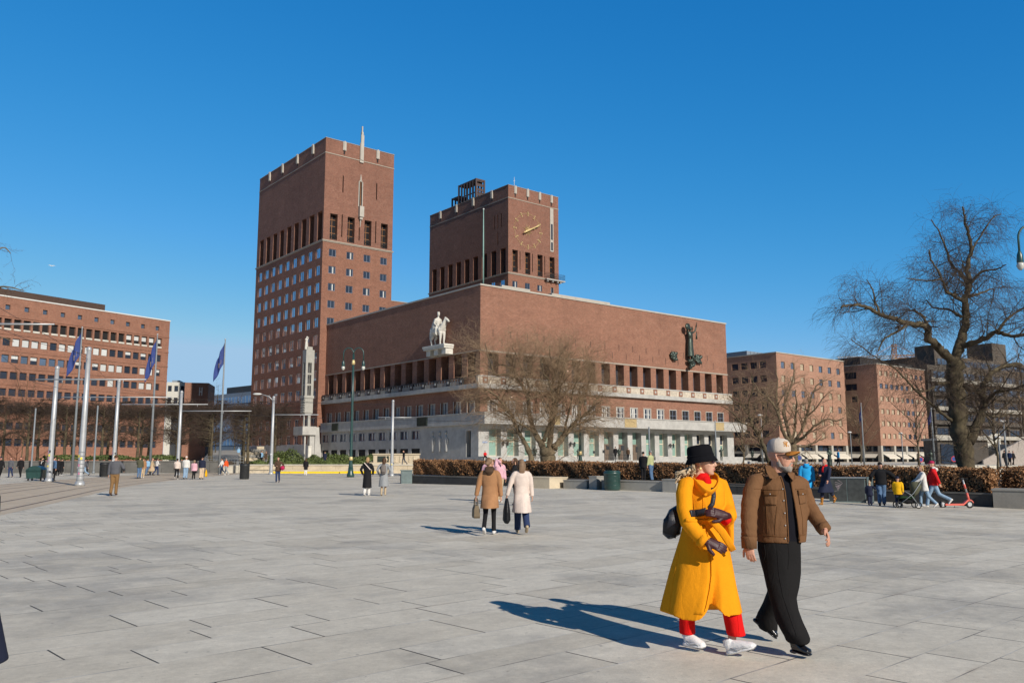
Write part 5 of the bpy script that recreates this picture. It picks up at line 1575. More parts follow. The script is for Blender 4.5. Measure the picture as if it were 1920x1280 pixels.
# ---- poles
def steel_pole(name, label, px, Y, ytop, r0, r1, m, group=None, lean=0.0, dome=True, z0=None, steps=False, lamp=None):
    b = spot(px, Y, z0); top = at(px + lean, ytop, Y).z
    t = thing(name, label, 'pole', b, 0, group); h = top - b.z
    MB().tube([(0, 0, 0), (0, 0, .5), (0, 0, h * .5), (0, 0, h)], [r0 * 1.12, r0, (r0 + r1) / 2, r1], 12).build('pole', m, t, True)
    if dome: MB().ball((0, 0, h), r1 * 1.25, r1 * 1.25, r1 * 1.4, 10, 6).build('cap', m, t, True)
    MB().lathe((0, 0, 0), [(r0 * 1.5, 0), (r0 * 1.5, .12), (r0 * 1.1, .3)], 12).build('base_collar', m, t, True)
    if steps:
        for i in range(8): MB().lathe((0, 0, .35 + .24 * i), [(r0 * 1.08, 0), (r0 * 1.08, .035)], 12).build('strap', M_dgalv, t)
    return t, h


rs = random.Random(2)
def stickers(t, r, n, zmax=2.2):
    for i in range(n):
        a = -PI / 2 + rs.gauss(0, .6); z = .7 + rs.random() * (zmax - .7); d = Vector((math.cos(a), math.sin(a), 0)); e = Vector((-math.sin(a), math.cos(a), 0))
        MB().obox(d * (r + .006) + Vector((0, 0, z)), e * .05, d * .004, Vector((0, 0, .035 + .05 * rs.random()))).build('sticker', rs.choice(STK), t)


STK = [mat('white_sticker', (.7, .7, .7), .5), mat('black_sticker', (.03, .03, .03), .5), mat('yellow_sticker', (.75, .6, .05), .5), mat('pink_sticker', (.5, .2, .3), .5)]
POLES = [(153, 52.4, 655, .20, .13, 'thickest tram pole with banded base, nearest at left', True), (95, 61.4, 690, .20, .14, 'stickered tram pole beside the green wheeled bin', False),
         (214, 74, 714, .18, .13, 'tram pole rising behind the man in the grey puffer', False), (334, 84, 735, .18, .13, 'tram pole behind the group with white jackets', False),
         (509, 90, 745, .18, .13, 'tram pole with a small lamp, left of the yellow kerb', False), (735, 80, 752, .16, .11, 'slim tram pole in front of the city hall side wall', False)]
PT = []
for px, Y, yt, r0, r1, lb, st_ in POLES:
    t, h = steel_pole('tram_pole', lb, px, Y, yt, r0, r1, M_galv, 'tram poles along the curving track', steps=st_)
    PT.append((t, h, Y)); stickers(t, r0, 7 if Y < 80 else 3)
t, h, Y = PT[4]
MB().tube([(0, 0, h - .4), (-.5, 0, h + .1), (-1.3, -.1, h + .35)], [.05, .045, .04], 6).build('lamp_arm', M_galv, t, True)
MB().ball((-1.75, -.1, h + .36), .5, .2, .12, 10, 6).build('lamp_head', M_frame, t, True)
# bracket arms carrying the overhead wires
ARMS = [(0, 63, 271, 708, 713), (2, 113, 319, 742, 746), (3, 226, 388, 757, 758), (3, 338, 470, 770, 770), (4, 509, 596, 778, 776), (5, 708, 771, 785, 779)]
for k, x0, x1, ya, yb in ARMS:
    t, h, Y = PT[k]
    a, b_ = at(x0, ya, Y) - t.location, at(x1, yb, Y) - t.location
    z = (a.z + b_.z) / 2
    m = MB(); m.tube([(a.x, 0.25, z), (b_.x, 0.25, z)], .045, 6)
    m.tube([(a.x * .5, .25, z), (a.x * .5, .25, z - .25)], .02, 4); m.tube([(b_.x * .6, .25, z), (b_.x * .6, .25, z - .25)], .02, 4); m.tube([(0, 0, z + .0), (0, .25, z)], .05, 5)
    m.build('bracket_arm', M_galv, t, True)
t, h, Y = PT[1]
a = at(-30, 602, Y) - t.location; b_ = at(98, 607, Y) - t.location
# overhead contact wires
def wire(label, pts, r=.012):
    o = MB().tube(pts, r, 4).build('overhead_wire', M_iron); tag(o, label, 'wire')
wire('overhead tram wire over the left of the square, lower one', [at(x, y, Y_) for x, y, Y_ in ((-30, 640, 42), (63, 716, 52), (217, 752, 74), (335, 772, 84), (560, 782, 92), (740, 787, 82), (1000, 792, 75))])
wire('overhead tram wire over the left of the square, upper one', [at(x, y, Y_) for x, y, Y_ in ((-30, 560, 42), (163, 672, 52), (217, 728, 74), (335, 748, 84), (509, 752, 90), (736, 760, 80), (900, 776, 90))])
wire('span wire from the nearest tram pole to the left edge', [at(x, y, Y_) for x, y, Y_ in ((163, 665, 52), (60, 640, 44), (-40, 600, 38))])
wire('span wire between the lamp-bearing pole and the slim pole', [at(x, y, Y_) for x, y, Y_ in ((509, 750, 90), (620, 756, 86), (736, 757, 80))])
# near horizontal arm at the upper left
b = spot(-70, 42)
t = thing('tram_pole', 'tram pole outside the left edge, only its long horizontal arm in view', 'pole', b, 0, 'tram poles along the curving track')
z = at(20, 606, 42).z
MB().tube([(0, 0, 0), (0, 0, z + 1.2)], [.2, .13], 10).build('pole', M_galv, t, True)
MB().tube([(0, .2, z), (at(98, 606, 42).x - b.x, .2, z - .02)], [.06, .045], 6).build('bracket_arm', M_galv, t, True)
# thin grey lamp masts and plain posts
for px, Y, yt, lb in ((60, 98, 765, 'thin grey post in front of the limes, left of the green wheeled bin'), (177, 96, 760, 'thin grey post right of the thickest tram pole'), (1218, 90, 800, 'thin grey post behind the black hat')):
    steel_pole('grey_post', lb, px, Y, yt, .10, .08, M_dgalv, None, dome=False)


# ---- flagpoles
def flagpole(label, px, Y, ytop, flag=None, z0=None, r=.10, lean=0):
    b = spot(px, Y, z0); top = at(px + lean, ytop, Y).z; h = top - b.z
    t = thing('flagpole', label, 'flagpole', b, 0)
    MB().tube([(0, 0, 0), (0, 0, h * .6), (0, 0, h)], [r * 1.4, r, r * .6], 10).build('pole', M_dgalv, t, True)
    MB().ball((0, 0, h + .06), r * .9, n=8, k=6).build('finial', M_galv, t, True)
    if flag:
        # limp flag: hanging folds gathered at the pole, trailing down to the left
        L, drop, n = flag
        m = MB(); U, V = 14, 10; g = []
        for j in range(V + 1):
            for i in range(U + 1):
                u, v = i / U, j / V
                x = -L * (u * (1 - .25 * v)) * (.45 + .55 * v * (1 - v * .4)) - .04
                zf = h - .25 - drop * (v * .55 + u * .45 + u * v * .05)
                y = .16 * math.sin(u * 9 + v * 2) * (0.3 + u)
                g.append((x, y, zf))
        m.add(g, [(j * (U + 1) + i, j * (U + 1) + i + 1, (j + 1) * (U + 1) + i + 1, (j + 1) * (U + 1) + i) for j in range(V) for i in range(U)])
        f = m.build('flag', M_flag, t, True); sm = f.modifiers.new('cloth', 'SOLIDIFY'); sm.thickness = .012
        c = MB()
        c.add([(p[0], p[1] - .02, p[2]) for p in (g[6 * 15 + 4], g[6 * 15 + 7], g[8 * 15 + 7], g[8 * 15 + 4])], [(0, 1, 2, 3)])
        c.build('flag_emblem', M_gold, f)
    return t


flagpole('flagpole with a drooping blue flag at far left', 137, 86, 615, (1.9, 4.6, 1), lean=9)
flagpole('flagpole with a drooping blue flag between the tram poles', 282, 88, 628, (1.6, 4.6, 1), lean=8)
flagpole('flagpole with a drooping blue flag against open sky left of the tower', 412, 92, 637, (1.7, 4.2, 1), lean=5)
flagpole('flagpole with a narrow blue flag in front of the second salmon block', 1620, 120, 757, (.5, 2.8, 1), z0=.9, r=.09, lean=-6)
flagpole('flagpole with a faint blue flag left of the big willow trunk', 1752, 110, 766, (.9, 2.2, 1), z0=.9, r=.09, lean=-4)
flagpole('bare thin flagpole in front of the arcade of the city hall', 1343, 78, 790, None, z0=.5, r=.07)


# ---- green double-arm street lamp and single ones
def shepherd(m, side, h, reach, drop):
    P = [(0, 0, h)]
    for k in range(1, 13):
        a = PI * k / 12
        P.append((side * reach * (1 - math.cos(a)) / 2, 0, h + reach * .62 * math.sin(a)))
    P.append((side * reach, 0, h - drop))
    m.tube(P, .05, 8)


def green_lamp(label, px, Y, ytop, arms, z0=None, reach=1.55, name='street_lamp'):
    b = spot(px, Y, z0); top = at(px, ytop, Y).z; h = top - b.z - reach * .62
    t = thing(name, label, 'street lamp', b)
    MB().tube([(0, 0, 0), (0, 0, .9), (0, 0, 1.5), (0, 0, h * .6), (0, 0, h)], [.22, .2, .13, .11, .085], 12).build('pole', M_green, t, True)
    MB().lathe((0, 0, 0), [(.34, 0), (.34, .22), (.25, .45), (.21, .9)], 12).build('base', M_green, t, True)
    m = MB(); m.lathe((0, 0, h - 1.0), [(.10, 0), (.17, .1), (.15, .3), (.10, .45)], 10); m.build('gold_collar', M_gold, t, True)
    MB().lathe((0, 0, 1.5), [(.14, 0), (.17, .05), (.17, .28), (.13, .33)], 10).build('gold_band', M_gold, t, True)
    for s in arms:
        m = MB(); shepherd(m, s, h, reach, .6); m.build('lamp_arm', M_green, t, True)
        l = MB(); l.lathe((s * reach, 0, h - 1.15), [(.13, 0), (.145, .06), (.12, .38), (.07, .52), (.04, .6)], 10); l = l.build('lamp_head', M_green, t, True)
        MB().lathe((s * reach, 0, h - 1.5), [(.03, 0), (.11, .07), (.17, .22), (.14, .35)], 10).build('lamp_glass', M_lampgl, l, True)
    return t


green_lamp('tall green street lamp with two curved arms before the city hall side', 658, 77, 652, (-1, 1), reach=.92)
green_lamp('green street lamp beyond the right edge, only its hanging lamp head in view', 1984, 38, 424, (-1,), reach=.95)
green_lamp('green street lamp among the branches before the colonnade', 1088, 78, 724, (1,), z0=.5, reach=.5)
for px, Y, yt, lb in ((1430, 110, 778, 'slim street light between the two trees at centre right'), (1597, 130, 810, 'slim street light left of the flagpole at the second salmon block'), (1693, 120, 812, 'slim street light at the middle of the second salmon block'), (1887, 70, 790, 'slim street light in front of the outdoor stair'), (1875, 72, 820, 'short street light left of the stair')):
    b = spot(px, Y, .9); h = at(px, yt, Y).z - .9
    t = thing('street_light', lb, 'street lamp', b)
    MB().tube([(0, 0, 0), (0, 0, h)], [.09, .06], 8).build('pole', M_dgalv, t, True); MB().ball((-.15, -.1, h), .32, .25, .13, 10, 6).build('lamp_head', M_frame, t, True)
# round traffic signs beyond the hedge
def rsign(label, px, Y, yc, col, r=.32):
    b = spot(px, Y, .9); h = at(px, yc, Y).z - .9
    t = thing('traffic_sign', label, 'sign', b); MB().tube([(0, 0, 0), (0, 0, h)], .035, 6).build('pole', M_dgalv, t, True)
    m = MB(); m.tube([(0, -.05, h), (0, -.08, h)], [r, r], 16); m.build('disc', col, t)
    m = MB(); m.tube([(0, -.08, h), (0, -.085, h)], [r * .72, r * .72], 16); m.build('disc_face', mat('sign_blue', (.03, .06, .25), .5), t)
M_signred = mat('sign_red', (.5, .03, .04), .5)
rsign('round blue and red no-parking sign right of the willow trunk base', 1788, 95, 860, M_signred)
rsign('round dark sign above the awnings behind the cap', 1498, 110, 858, mat('sign_grey', (.2, .2, .22), .5), .4)
rsign('round dark sign on a post beside the bronze sculpture at right', 1726, 112, 861, M_signred, .36)

# ---- bins, cabinets, trolley bin
def litter_bin(label, px, py, r, h, m, lid=True):
    p = ground(px, py)
    t = thing('litter_bin', label, 'bin', p)
    MB().lathe((0, 0, 0), [(r * .92, 0), (r * .95, .06), (r, .1), (r, h * .86), (r * 1.05, h * .88), (r * 1.05, h * .93), (r * .98, h)], 20).build('drum', m, t, True)
    if lid: MB().lathe((0, 0, h), [(r * .99, 0), (r * .9, .05), (r * .75, .055), (r * .72, -.1), (.05, -.1)], 20).build('rim', m, t, True)
    for k in range(3):
        MB().lathe((0, 0, h * (.25 + .25 * k)), [(r + .004, 0), (r + .012, .015), (r + .004, .03)], 20).build('hoop', m, t, True)
    return t


b = litter_bin('dark green litter bin beside the narrow granite block at centre', 1147, 914, .44, .98, M_green); b.location = spot(1147, 45.6)
litter_bin('black litter bin alone on the paving left of the city hall', 458, 898, .38, 1.2, M_blackp)
litter_bin('black litter bin behind the man in the grey puffer', 195, 893, .42, 1.25, M_blackp)
p = WL0 + wd * 25.6 - wn * .9
b = litter_bin('small dark green bin in front of the hedge, next to the black hat', 1240, 900, .33, .85, M_green)
p = spot(1240, 50); b.location = (p.x, p.y + 1.2, gz(p.x) + .42)
q = spot(766, 58.5)
t = thing('utility_cabinet', 'grey utility cabinet at the left end of the dark planter wall', 'cabinet', (q.x, q.y - 1, 0), .2)
MB().box(-.36, .36, -.28, .28, 0, .84).build('body', M_cabin, t); MB().box(-.40, .40, -.32, .32, .84, .9).build('lid', M_cabin, t); MB().box(-.3, .3, -.295, -.28, .1, .8).build('door', M_cabin, t)
q = ground(1586, 945)
q = spot(1585, 36.2)
t = thing('utility_cabinet', 'wide graffiti-marked utility cabinet behind the brown-booted walker', 'cabinet', (q.x, q.y, gz(q.x)), -.35)
MB().box(-.72, .72, -.22, .22, 0, 1.0).build('body', M_cabin, t); MB().box(-.76, .76, -.26, .26, 1.0, 1.05).build('lid', M_dgalv, t); MB().box(.78, 1.02, -.24, .2, 0, 1.06).build('side_post', M_cabin, t)
for sx in (-.69, .02): MB().box(sx, sx + .67, -.235, -.22, .06, .96).build('door', mat('grimy_cabinet_door', (.04, .045, .045), .6, .5, 5), t)
m = MB()
for k in range(7):
    x = -.5 + .03 * k; m.tube([(x + .12 * math.sin(k), -.238, .45 + .08 * k), (x + .15, -.238, .5 + .05 * k), (x + .05, -.238, .7)], .008, 4)
m.build('graffiti', mat('faded_paint', (.32, .26, .28), .6), t)
# wheeled green waste container
q = ground(68, 901)
t = thing('waste_container', 'dark green wheeled waste container with rounded lid at far left', 'bin', q, .12)
m = MB(); m.rings([[(sx * (1.0 + .08 * k), sy * (.5 + .06 * k), .22 + .75 * k) for sx, sy in ((-1, -1), (1, -1), (1, 1), (-1, 1))] for k in (0, .5, 1)]); m.build('tub', M_green, t)
m = MB(); m.rings([[(x, -.56 + 1.12 * j / 1, .97 + (.42 * math.sin(PI * (i / 10)) if 0 < i < 10 else 0)) for i, x in ((i, -1.08 + 2.16 * i / 10) for i in range(11))] for j in (0, 1)], close=False); 
l = MB(); P = [(-1.1 + 2.2 * i / 10, .97 + .34 * math.sin(PI * i / 10)) for i in range(11)]
l.slab([(x, -.58, z) for x, z in P], (0, 1.16, 0)); l.build('lid', M_green, t, fix=True)
for sx in (-.8, .8):
    for sy in (-.4, .4): MB().tube([(sx - .04, sy, .12), (sx + .04, sy, .12)], .12, 12).build('wheel', M_blackp, t)
MB().tube([(-1.08, -.6, .85), (1.08, -.6, .85)], .03, 6).build('handle_rail', M_green, t)
t.scale = (.56, .85, .86)

# ---- parked electric scooter
M_coral = mat('coral_scooter_paint', (.62, .12, .09), .4, .1)
M_tyre = mat('tyre_rubber', (.02, .02, .02), .8)
q = spot(1786, 34.0); 
sc = thing('electric_scooter', 'coral-red electric scooter parked against the planter wall', 'scooter', (q.x - .1, q.y - .35, gz(q.x)), .08)
for x, nm in ((.48, 'wheel'), (-.62, 'wheel')):
    r_ = .125; m = MB()
    ring = [(x + r_ * math.cos(2 * PI * k / 20), 0, .14 + r_ * math.sin(2 * PI * k / 20)) for k in range(21)]
    m.tube(ring, .033, 8, 0, False); w_ = m.build(nm, M_tyre, sc, True)
    MB().tube([(x, -.025, .14), (x, .025, .14)], .085, 12).build('hub', M_galv, w_)
m = MB(); m.box(-.55, .2, -.08, .08, .10, .17); m.slab([(.2, -.07, .10), (.2, -.07, .17), (.42, -.05, .34), (.44, -.05, .28)], (0, .12, 0)); m.build('deck', M_coral, sc, fix=True)
MB().box(-.5, .15, -.07, .07, .17, .178).build('grip_mat', M_tyre, sc)
MB().tube([(.47, 0, .25), (.40, 0, .58)], [.05, .045], 8).build('steering_neck', M_coral, sc, True)
MB().tube([(.40, 0, .58), (.27, 0, 1.10)], [.033, .03], 8).build('stem', M_galv, sc, True)
MB().tube([(.36, 0, .74), (.31, 0, .92)], [.04, .04], 8).build('stem_sleeve', M_coral, sc, True)
m = MB(); m.tube([(.30, -.27, 1.13), (.26, -.1, 1.12), (.26, .1, 1.12), (.30, .27, 1.13)], .018, 8); m.build('handlebar', M_tyre, sc, True)
MB().box(.2, .3, -.05, .05, 1.11, 1.16).build('display', M_blackp, sc)
m = MB(); m.tube([(.48 + .16 * math.cos(a), 0, .14 + .16 * math.sin(a)) for a in (.3, .7, 1.1, 1.5, 1.9)], [.035] * 5, 6, flat=.5); m.build('mudguard', M_coral, sc, True)
MB().tube([(-.1, .05, .1), (-.05, .16, .01)], .012, 5).build('kick_stand', M_galv, sc)

# ---- gull in the sky
p = at(97, 499, 90)
t = thing('gull', 'tiny white gull in the sky at left', 'bird', p, .6); t.scale = (.5, .5, .5)
g = MB(); g.tube([(0, -.28, 0), (0, -.15, .03), (0, .1, .02), (0, .3, 0)], [.02, .07, .08, .02], 8)
for s in (-1, 1): g.tube([(s * .05, 0, .05), (s * .35, .05, .2), (s * .75, -.1, .08)], [(.1, .02), (.08, .015), (.02, .008)], 6)
g.remesh('body', M_frame, t, .02, 2)
MB().tube([(0, .28, .0), (0, .37, -.01)], [.015, .004], 5).build('beak', M_yellow, t)
# ------------------------------------------------------------------ sculpture
def statue_figure(m, H, arms, lean=0.0, robe=False, head=True, stride=0.0):
    """closed shapes of a standing figure, feet at 0,0,0, facing -y; arms = [(elbow),(hand)] per side"""
    s = H / 1.75
    V = lambda x, y, z: Vector((x * s, y * s, z * s))
    if robe:
        m.tube([V(0, 0, 0), V(0, 0, .35), V(0, 0, .8), V(0, 0, 1.0)], [(.25 * s, .2 * s), (.22 * s, .17 * s), (.19 * s, .14 * s), (.16 * s, .12 * s)], 12, ref=(1, 0, 0))
    else:
        for sg in (-1, 1):
            m.tube([V(.1 * sg, -.12 + stride * sg, .03), V(.1 * sg, .04 + stride * sg, .07), V(.1 * sg, .02 + stride * .5 * sg, .48), V(.09 * sg, 0, .92)], [.045 * s, .055 * s, .07 * s, .1 * s], 8)
    m.tube([V(0, 0, .86), V(0, 0, 1.05), V(0, -.01, 1.25), V(0, 0, 1.42), V(0, 0, 1.5)], [(.17 * s, .12 * s), (.15 * s, .11 * s), (.19 * s, .13 * s), (.2 * s, .11 * s), (.07 * s, .06 * s)], 12, ref=(1, 0, 0))
    if head:
        m.tube([V(0, 0, 1.45), V(0, -.01, 1.56)], [.055 * s, .05 * s], 8); m.ball(V(0, -.02, 1.64), .085 * s, .1 * s, .12 * s, 10, 8)
    for sg, (e, h) in zip((-1, 1), arms):
        m.tube([V(.18 * sg, 0, 1.4), V(*e), V(*h)], [.06 * s, .05 * s, .035 * s], 8); m.ball(V(*h), .045 * s, n=6, k=5)


M_stat = mat('weathered_white_stone', srgb(200, 197, 188), .85, .16, 1.5, 0.0)
M_pyl = mat('grey_marble', srgb(160, 158, 151), .85, .18, 1.5)
down = [((-.27, .02, 1.12), (-.24, -.08, .88)), ((.27, .02, 1.12), (.24, -.08, .88))]

# horse and rider on a bracket high on the shaded wall
wl = lambda x, y, z: TC0 + RV * x + LV * y + Vector((0, 0, z))
c = wl(BX - .85, BY + 9.7, 18.95)
br = thing('stone_bracket', 'stone console high on the shaded hall wall carrying the rider statue', 'bracket', wl(BX, BY + 9.7, 17.2), RZ)
m = MB(); m.box(-1.75, 0, -2.9, 2.9, 1.15, 1.75); m.box(-1.85, 0, -3.0, 3.0, 1.45, 1.76); m.build('slab', M_stat, br)
for y in (-2.2, -.1, 2.0): MB().box(-1.35, 0, y - .55, y + .55, .25, 1.15).build('corbel', M_stat, br)
rd = thing('rider_statue', 'white stone statue of a crowned rider on a standing horse on a wall bracket', 'statue', c, RZ)
# horse faces -y local (towards the square); x across
m = MB()
m.tube([(0, 1.75, 2.35), (0, 1.35, 2.45), (0, .5, 2.3), (0, -.4, 2.3), (0, -1.05, 2.45), (0, -1.3, 2.3)], [(.35, .35), (.68, .72), (.62, .62), (.62, .66), (.6, .75), (.3, .4)], 12)
m.tube([(0, -.95, 2.6), (0.05, -1.45, 3.2), (0.1, -1.75, 3.75), (.12, -1.8, 4.0)], [(.5, .62), (.36, .48), (.28, .36), (.24, .28)], 10)
m.tube([(.12, -1.65, 4.05), (.15, -2.1, 3.85), (.18, -2.6, 3.5)], [.26, .24, .15], 10)
for sg in (-1, 1):
    m.tube([(.12 + .1 * sg, -1.7, 4.2), (.12 + .13 * sg, -1.72, 4.5)], [.08, .02], 5)
    m.tube([(.32 * sg, -1.0, 2.0), (.34 * sg, -1.05, 1.15), (.34 * sg, -1.0, .4), (.34 * sg, -1.1, .02)], [.32, .2, .13, .18], 8)
    m.tube([(.34 * sg, 1.25, 2.1), (.36 * sg, 1.05, 1.4), (.36 * sg, 1.45, .95), (.36 * sg, 1.3, .4), (.36 * sg, 1.2, .02)], [.42, .27, .17, .13, .18], 8)
m.tube([(0, 1.8, 2.7), (0, 2.15, 2.3), (0, 2.15, 1.3), (0, 2.0, .7)], [.12, .2, .18, .08], 8)
# rider
m.tube([(0, .15, 2.75), (0, .15, 3.3), (0, .1, 3.9), (0, .1, 4.25), (0, .1, 4.42)], [(.38, .34), (.34, .28), (.5, .33), (.52, .28), (.16, .16)], 12, ref=(1, 0, 0))
m.tube([(0, .1, 4.3), (0, .05, 4.7)], [.15, .13], 8); m.ball((0, .0, 4.9), .21, .25, .29, 10, 8); m.lathe((0, .02, 5.05), [(.22, 0), (.24, .26)], 10)
for sg in (-1, 1):
    m.tube([(.48 * sg, .1, 4.15), (.66 * sg, .2, 3.5), (.55 * sg, -.2, 3.1), (.2 * sg, -.6, 3.1)], [.16, .14, .11, .1], 8)
    m.tube([(.25 * sg, .1, 2.9), (.66 * sg, -.35, 2.65), (.7 * sg, -.3, 1.75), (.7 * sg, -.6, 1.55)], [.26, .25, .15, .09], 8)
m.tube([(.5, .25, 4.2), (.62, .55, 3.2), (.6, .6, 2.0)], [(.1, .2), (.1, .4), (.08, .5)], 8); m.tube([(-.5, .25, 4.2), (-.62, .55, 3.2), (-.6, .6, 2.0)], [(.1, .2), (.1, .4), (.08, .5)], 8)
m.remesh('figure', M_stat, rd, .07, 3)

# bronze figure with raised arms on the sunny wall, on a cloud console, with two relief clusters
b0 = wl(BX + 46.9, BY - .75, 19.9)
fg = thing('wall_statue', 'dark bronze robed figure with raised arms and a round disc on the sunny wall', 'statue', b0, RZ)
m = MB(); statue_figure(m, 5.4, [((-.30, -.05, 1.60), (-.26, -.05, 1.84)), ((.42, -.05, 1.55), (.54, -.05, 1.90))], robe=True)
m.tube([(.1, 0, 0), (.15, 0, 1.4), (.1, 0, 2.8)], [(.34, .3), (.32, .28), (.3, .25)], 10, ref=(1, 0, 0))
m.remesh('figure', M_bronze, fg, .07, 2)
MB().tube([(-.95, -.2, 5.35), (-.95, -.38, 5.35)], [.62, .62], 20).build('disc', M_bronze, fg, True)
MB().tube([(1.5, -.3, 5.5), (1.62, -.3, 6.35)], .06, 6).build('staff', M_bronze, fg); MB().tube([(.35, -.2, 4.6), (.25, -.3, 5.5)], [.05, .1], 6).build('flute', M_bronze, fg)
MB().tube([(1.6, -.2, 4.7), (1.55, -.2, 3.3)], [.05, .18], 6).build('drapery', M_bronze, fg, True)
rc = random.Random(3)
m = MB()
for i in range(14): m.ball((rc.uniform(-.8, .8), rc.uniform(-.3, .3), -rc.uniform(.1, 2.0)), .42 * (1 - .2 * rc.random()), .4, .36, 8, 6)
for i in range(6): m.tube([(.1, 0, -1.0), (.9, -.2, -.7 - .2 * i)], [.2, .05], 5)
m.remesh('console', M_bronze, fg, .08, 1)
for x, lb in ((42.8, 'left dark bronze relief cluster beside the bronze wall figure'), (49.7, 'right dark bronze relief cluster beside the bronze wall figure')):
    t = thing('bronze_relief', lb, 'relief', wl(BX + x, BY - .1, 19.7), RZ)
    m = MB()
    for i in range(26): m.ball((rc.uniform(-.75, .75), -.12 - rc.random() * .25, rc.uniform(-.65, .65)), .24 + .1 * rc.random(), .22, .22 + .1 * rc.random(), 7, 5)
    for i in range(5): m.tube([(rc.uniform(-.6, .6), -.3, -.6), (rc.uniform(-.6, .6), -.35, 0), (rc.uniform(-.7, .7), -.25, .85)], [.14, .13, .08], 6)
    m.remesh('cluster', M_bronze, t, .06, 1)

# white pylon with a statue at the tower corner
q = cl(588, 720, x=-2.4)
xa, xb = -4.3, -2.4; yb = q.y; ya = yb + 1.6
zz0 = cl(580, 815, x=-3.3).z
Z = lambda py: cl(580, py, x=-3.3).z
O = wl(xb, yb, 0)
py_ = thing('stone_pylon', 'tall white openwork stone pylon beside the tower foot', 'monument', wl(xb, yb, .88), RZ)
w_ = -1.65
d_ = 1.5
zt, zo0, zo1 = Z(656), Z(680), Z(741)
m = MB(); z0 = .88
m.box(w_, 0, 0, d_, zo0 - z0, zt - z0)
m.box(w_ + .3, -.3, .25, d_ - .25, zt - z0, Z(650) - z0)
for (a0, a1, b0_, b1) in ((w_, w_ + .42, 0, .4), (-.5, 0, 0, .4), (w_, w_ + .42, d_ - .4, d_), (-.5, 0, d_ - .4, d_), (w_ + .85, -.85, 0, .3)): m.box(a0, a1, b0_, b1, zo1 - z0, zo0 - z0)
for k in (.33, .66):
    zz_ = zo1 + (zo0 - zo1) * k - z0; m.box(w_ + .42, -.5, .05, .3, zz_ - .15, zz_ + .15); m.box(w_ + .05, w_ + .3, .4, d_ - .4, zz_ - .15, zz_ + .15)
m.box(w_ - .15, .12, -.12, d_ + .12, Z(746) - z0, zo1 - z0)
m.build('shaft', M_pyl, py_)
m = MB(); za, zb_ = Z(774) - z0, Z(746) - z0
for i in range(6):
    for j in range(7):
        m.obox((w_ - .05, d_ * (j + .5) / 7, za + (zb_ - za) * (i + .5) / 6), (.06, 0, 0), (0, .07, .11), (0, -.05, .07))
m.box(w_ + .05, 0, 0, d_, za, zb_ - .01); m.box(w_ + .2, -.15, .15, d_ - .15, za - .35, za)
m.build('lattice_basket', M_pyl, py_)
m = MB(); m.box(-.75, -.25, .3, .9, Z(800) - z0, za - .36); m.box(-1.5, -1.3, .5, .8, Z(800) - z0, za - .36); m.build('stem', M_pyl, py_)
m = MB(); m.box(w_ - .6, .45, -.8, d_ + 1.6, Z(815) - z0, Z(799) - z0); m.build('box_basin', M_gst, py_)
m = MB(); m.box(-.6, .35, -.4, .6, 0, Z(815) - z0); m.slab([(.38, -.4, 0), (1.7, -.4, 0), (1.2, -.4, Z(800) - z0), (.48, -.4, Z(800) - z0)], (0, 1.0, 0)); m.box(w_ + .1, w_ + .35, -.2, .2, 0, Z(815) - z0); m.build('buttress', M_gst, py_)
st = thing('pylon_statue', 'small white stone figure standing on top of the openwork pylon', 'statue', wl(xb - 1.35, yb + .7, Z(650)), RZ)
hh = Z(632) - Z(650)
m = MB(); statue_figure(m, hh * 1.35, [((-.2, -.1, 1.25), (-.05, -.15, 1.35)), ((.22, -.05, 1.55), (.1, -.05, 1.75))], robe=True); m.remesh('figure', M_stat, st, .06, 2)
st.location.z = Z(655)
sp = wl(xb - 1.9, yb - 3, .88)
t = thing('stone_post', 'plain white stone post standing left of the pylon foot', 'post', sp, RZ); MB().box(-.28, .28, -.28, .28, 0, 2.9).build('shaft', M_stat, t); MB().box(-.34, .34, -.34, .34, 2.9, 3.05).build('cap', M_stat, t)

# bronze statues standing along the colonnade and beyond the hedge
def bronze(label, px, yfoot, ytop, Y, arms=down, robe=False, m_=None, plinth=.5, rz=0.0, stride=0.0):
    f, tp_ = at(px, yfoot, Y), at(px, ytop, Y)
    t = thing('bronze_statue', label, 'statue', (f.x, Y, f.z), rz)
    m = MB(); statue_figure(m, (tp_.z - f.z), arms, robe=robe, stride=stride); m.remesh('figure', m_ or M_bronze, t, .05, 2)
    MB().box(-.5, .5, -.45, .45, -plinth - .6, 0).build('plinth', M_gst, t)
    return t
A_up = [((-.3, 0, 1.2), (-.1, -.25, 1.1)), ((.33, 0, 1.5), (.2, -.1, 1.8))]
bronze('dark bronze statue before the second pier, left of the willow stump', 1003, 862, 836, 100)
bronze('bronze statue of a bending figure half hidden by the green lamp post', 1084, 862, 840, 102, [((-.35, -.2, 1.2), (-.3, -.45, .95)), ((.3, -.2, 1.15), (.2, -.4, .9))])
bronze('tall dark bronze statue beside the middle entrance door', 1161, 862, 838, 112)
bronze('bronze statue with a light head before the last pillars', 1353, 864, 838, 112, A_up, stride=.12)
bronze('slim bronze statue under the leaning tree at centre right', 1411, 864, 842, 104)
t = bronze('dark cloaked bronze statue on a rough stone right of the cap', 1556, 873, 838, 70, [((-.25, -.1, 1.15), (-.1, -.2, 1.0)), ((.25, -.1, 1.15), (.1, -.2, 1.0))], True, plinth=.2)
bronze('bulky dark sculpture of entwined figures left of the willow trunk', 1747, 875, 843, 62, [((-.42, -.1, 1.3), (-.45, -.2, .9)), ((.4, -.1, 1.5), (.05, -.3, 1.7))], True, plinth=.2)
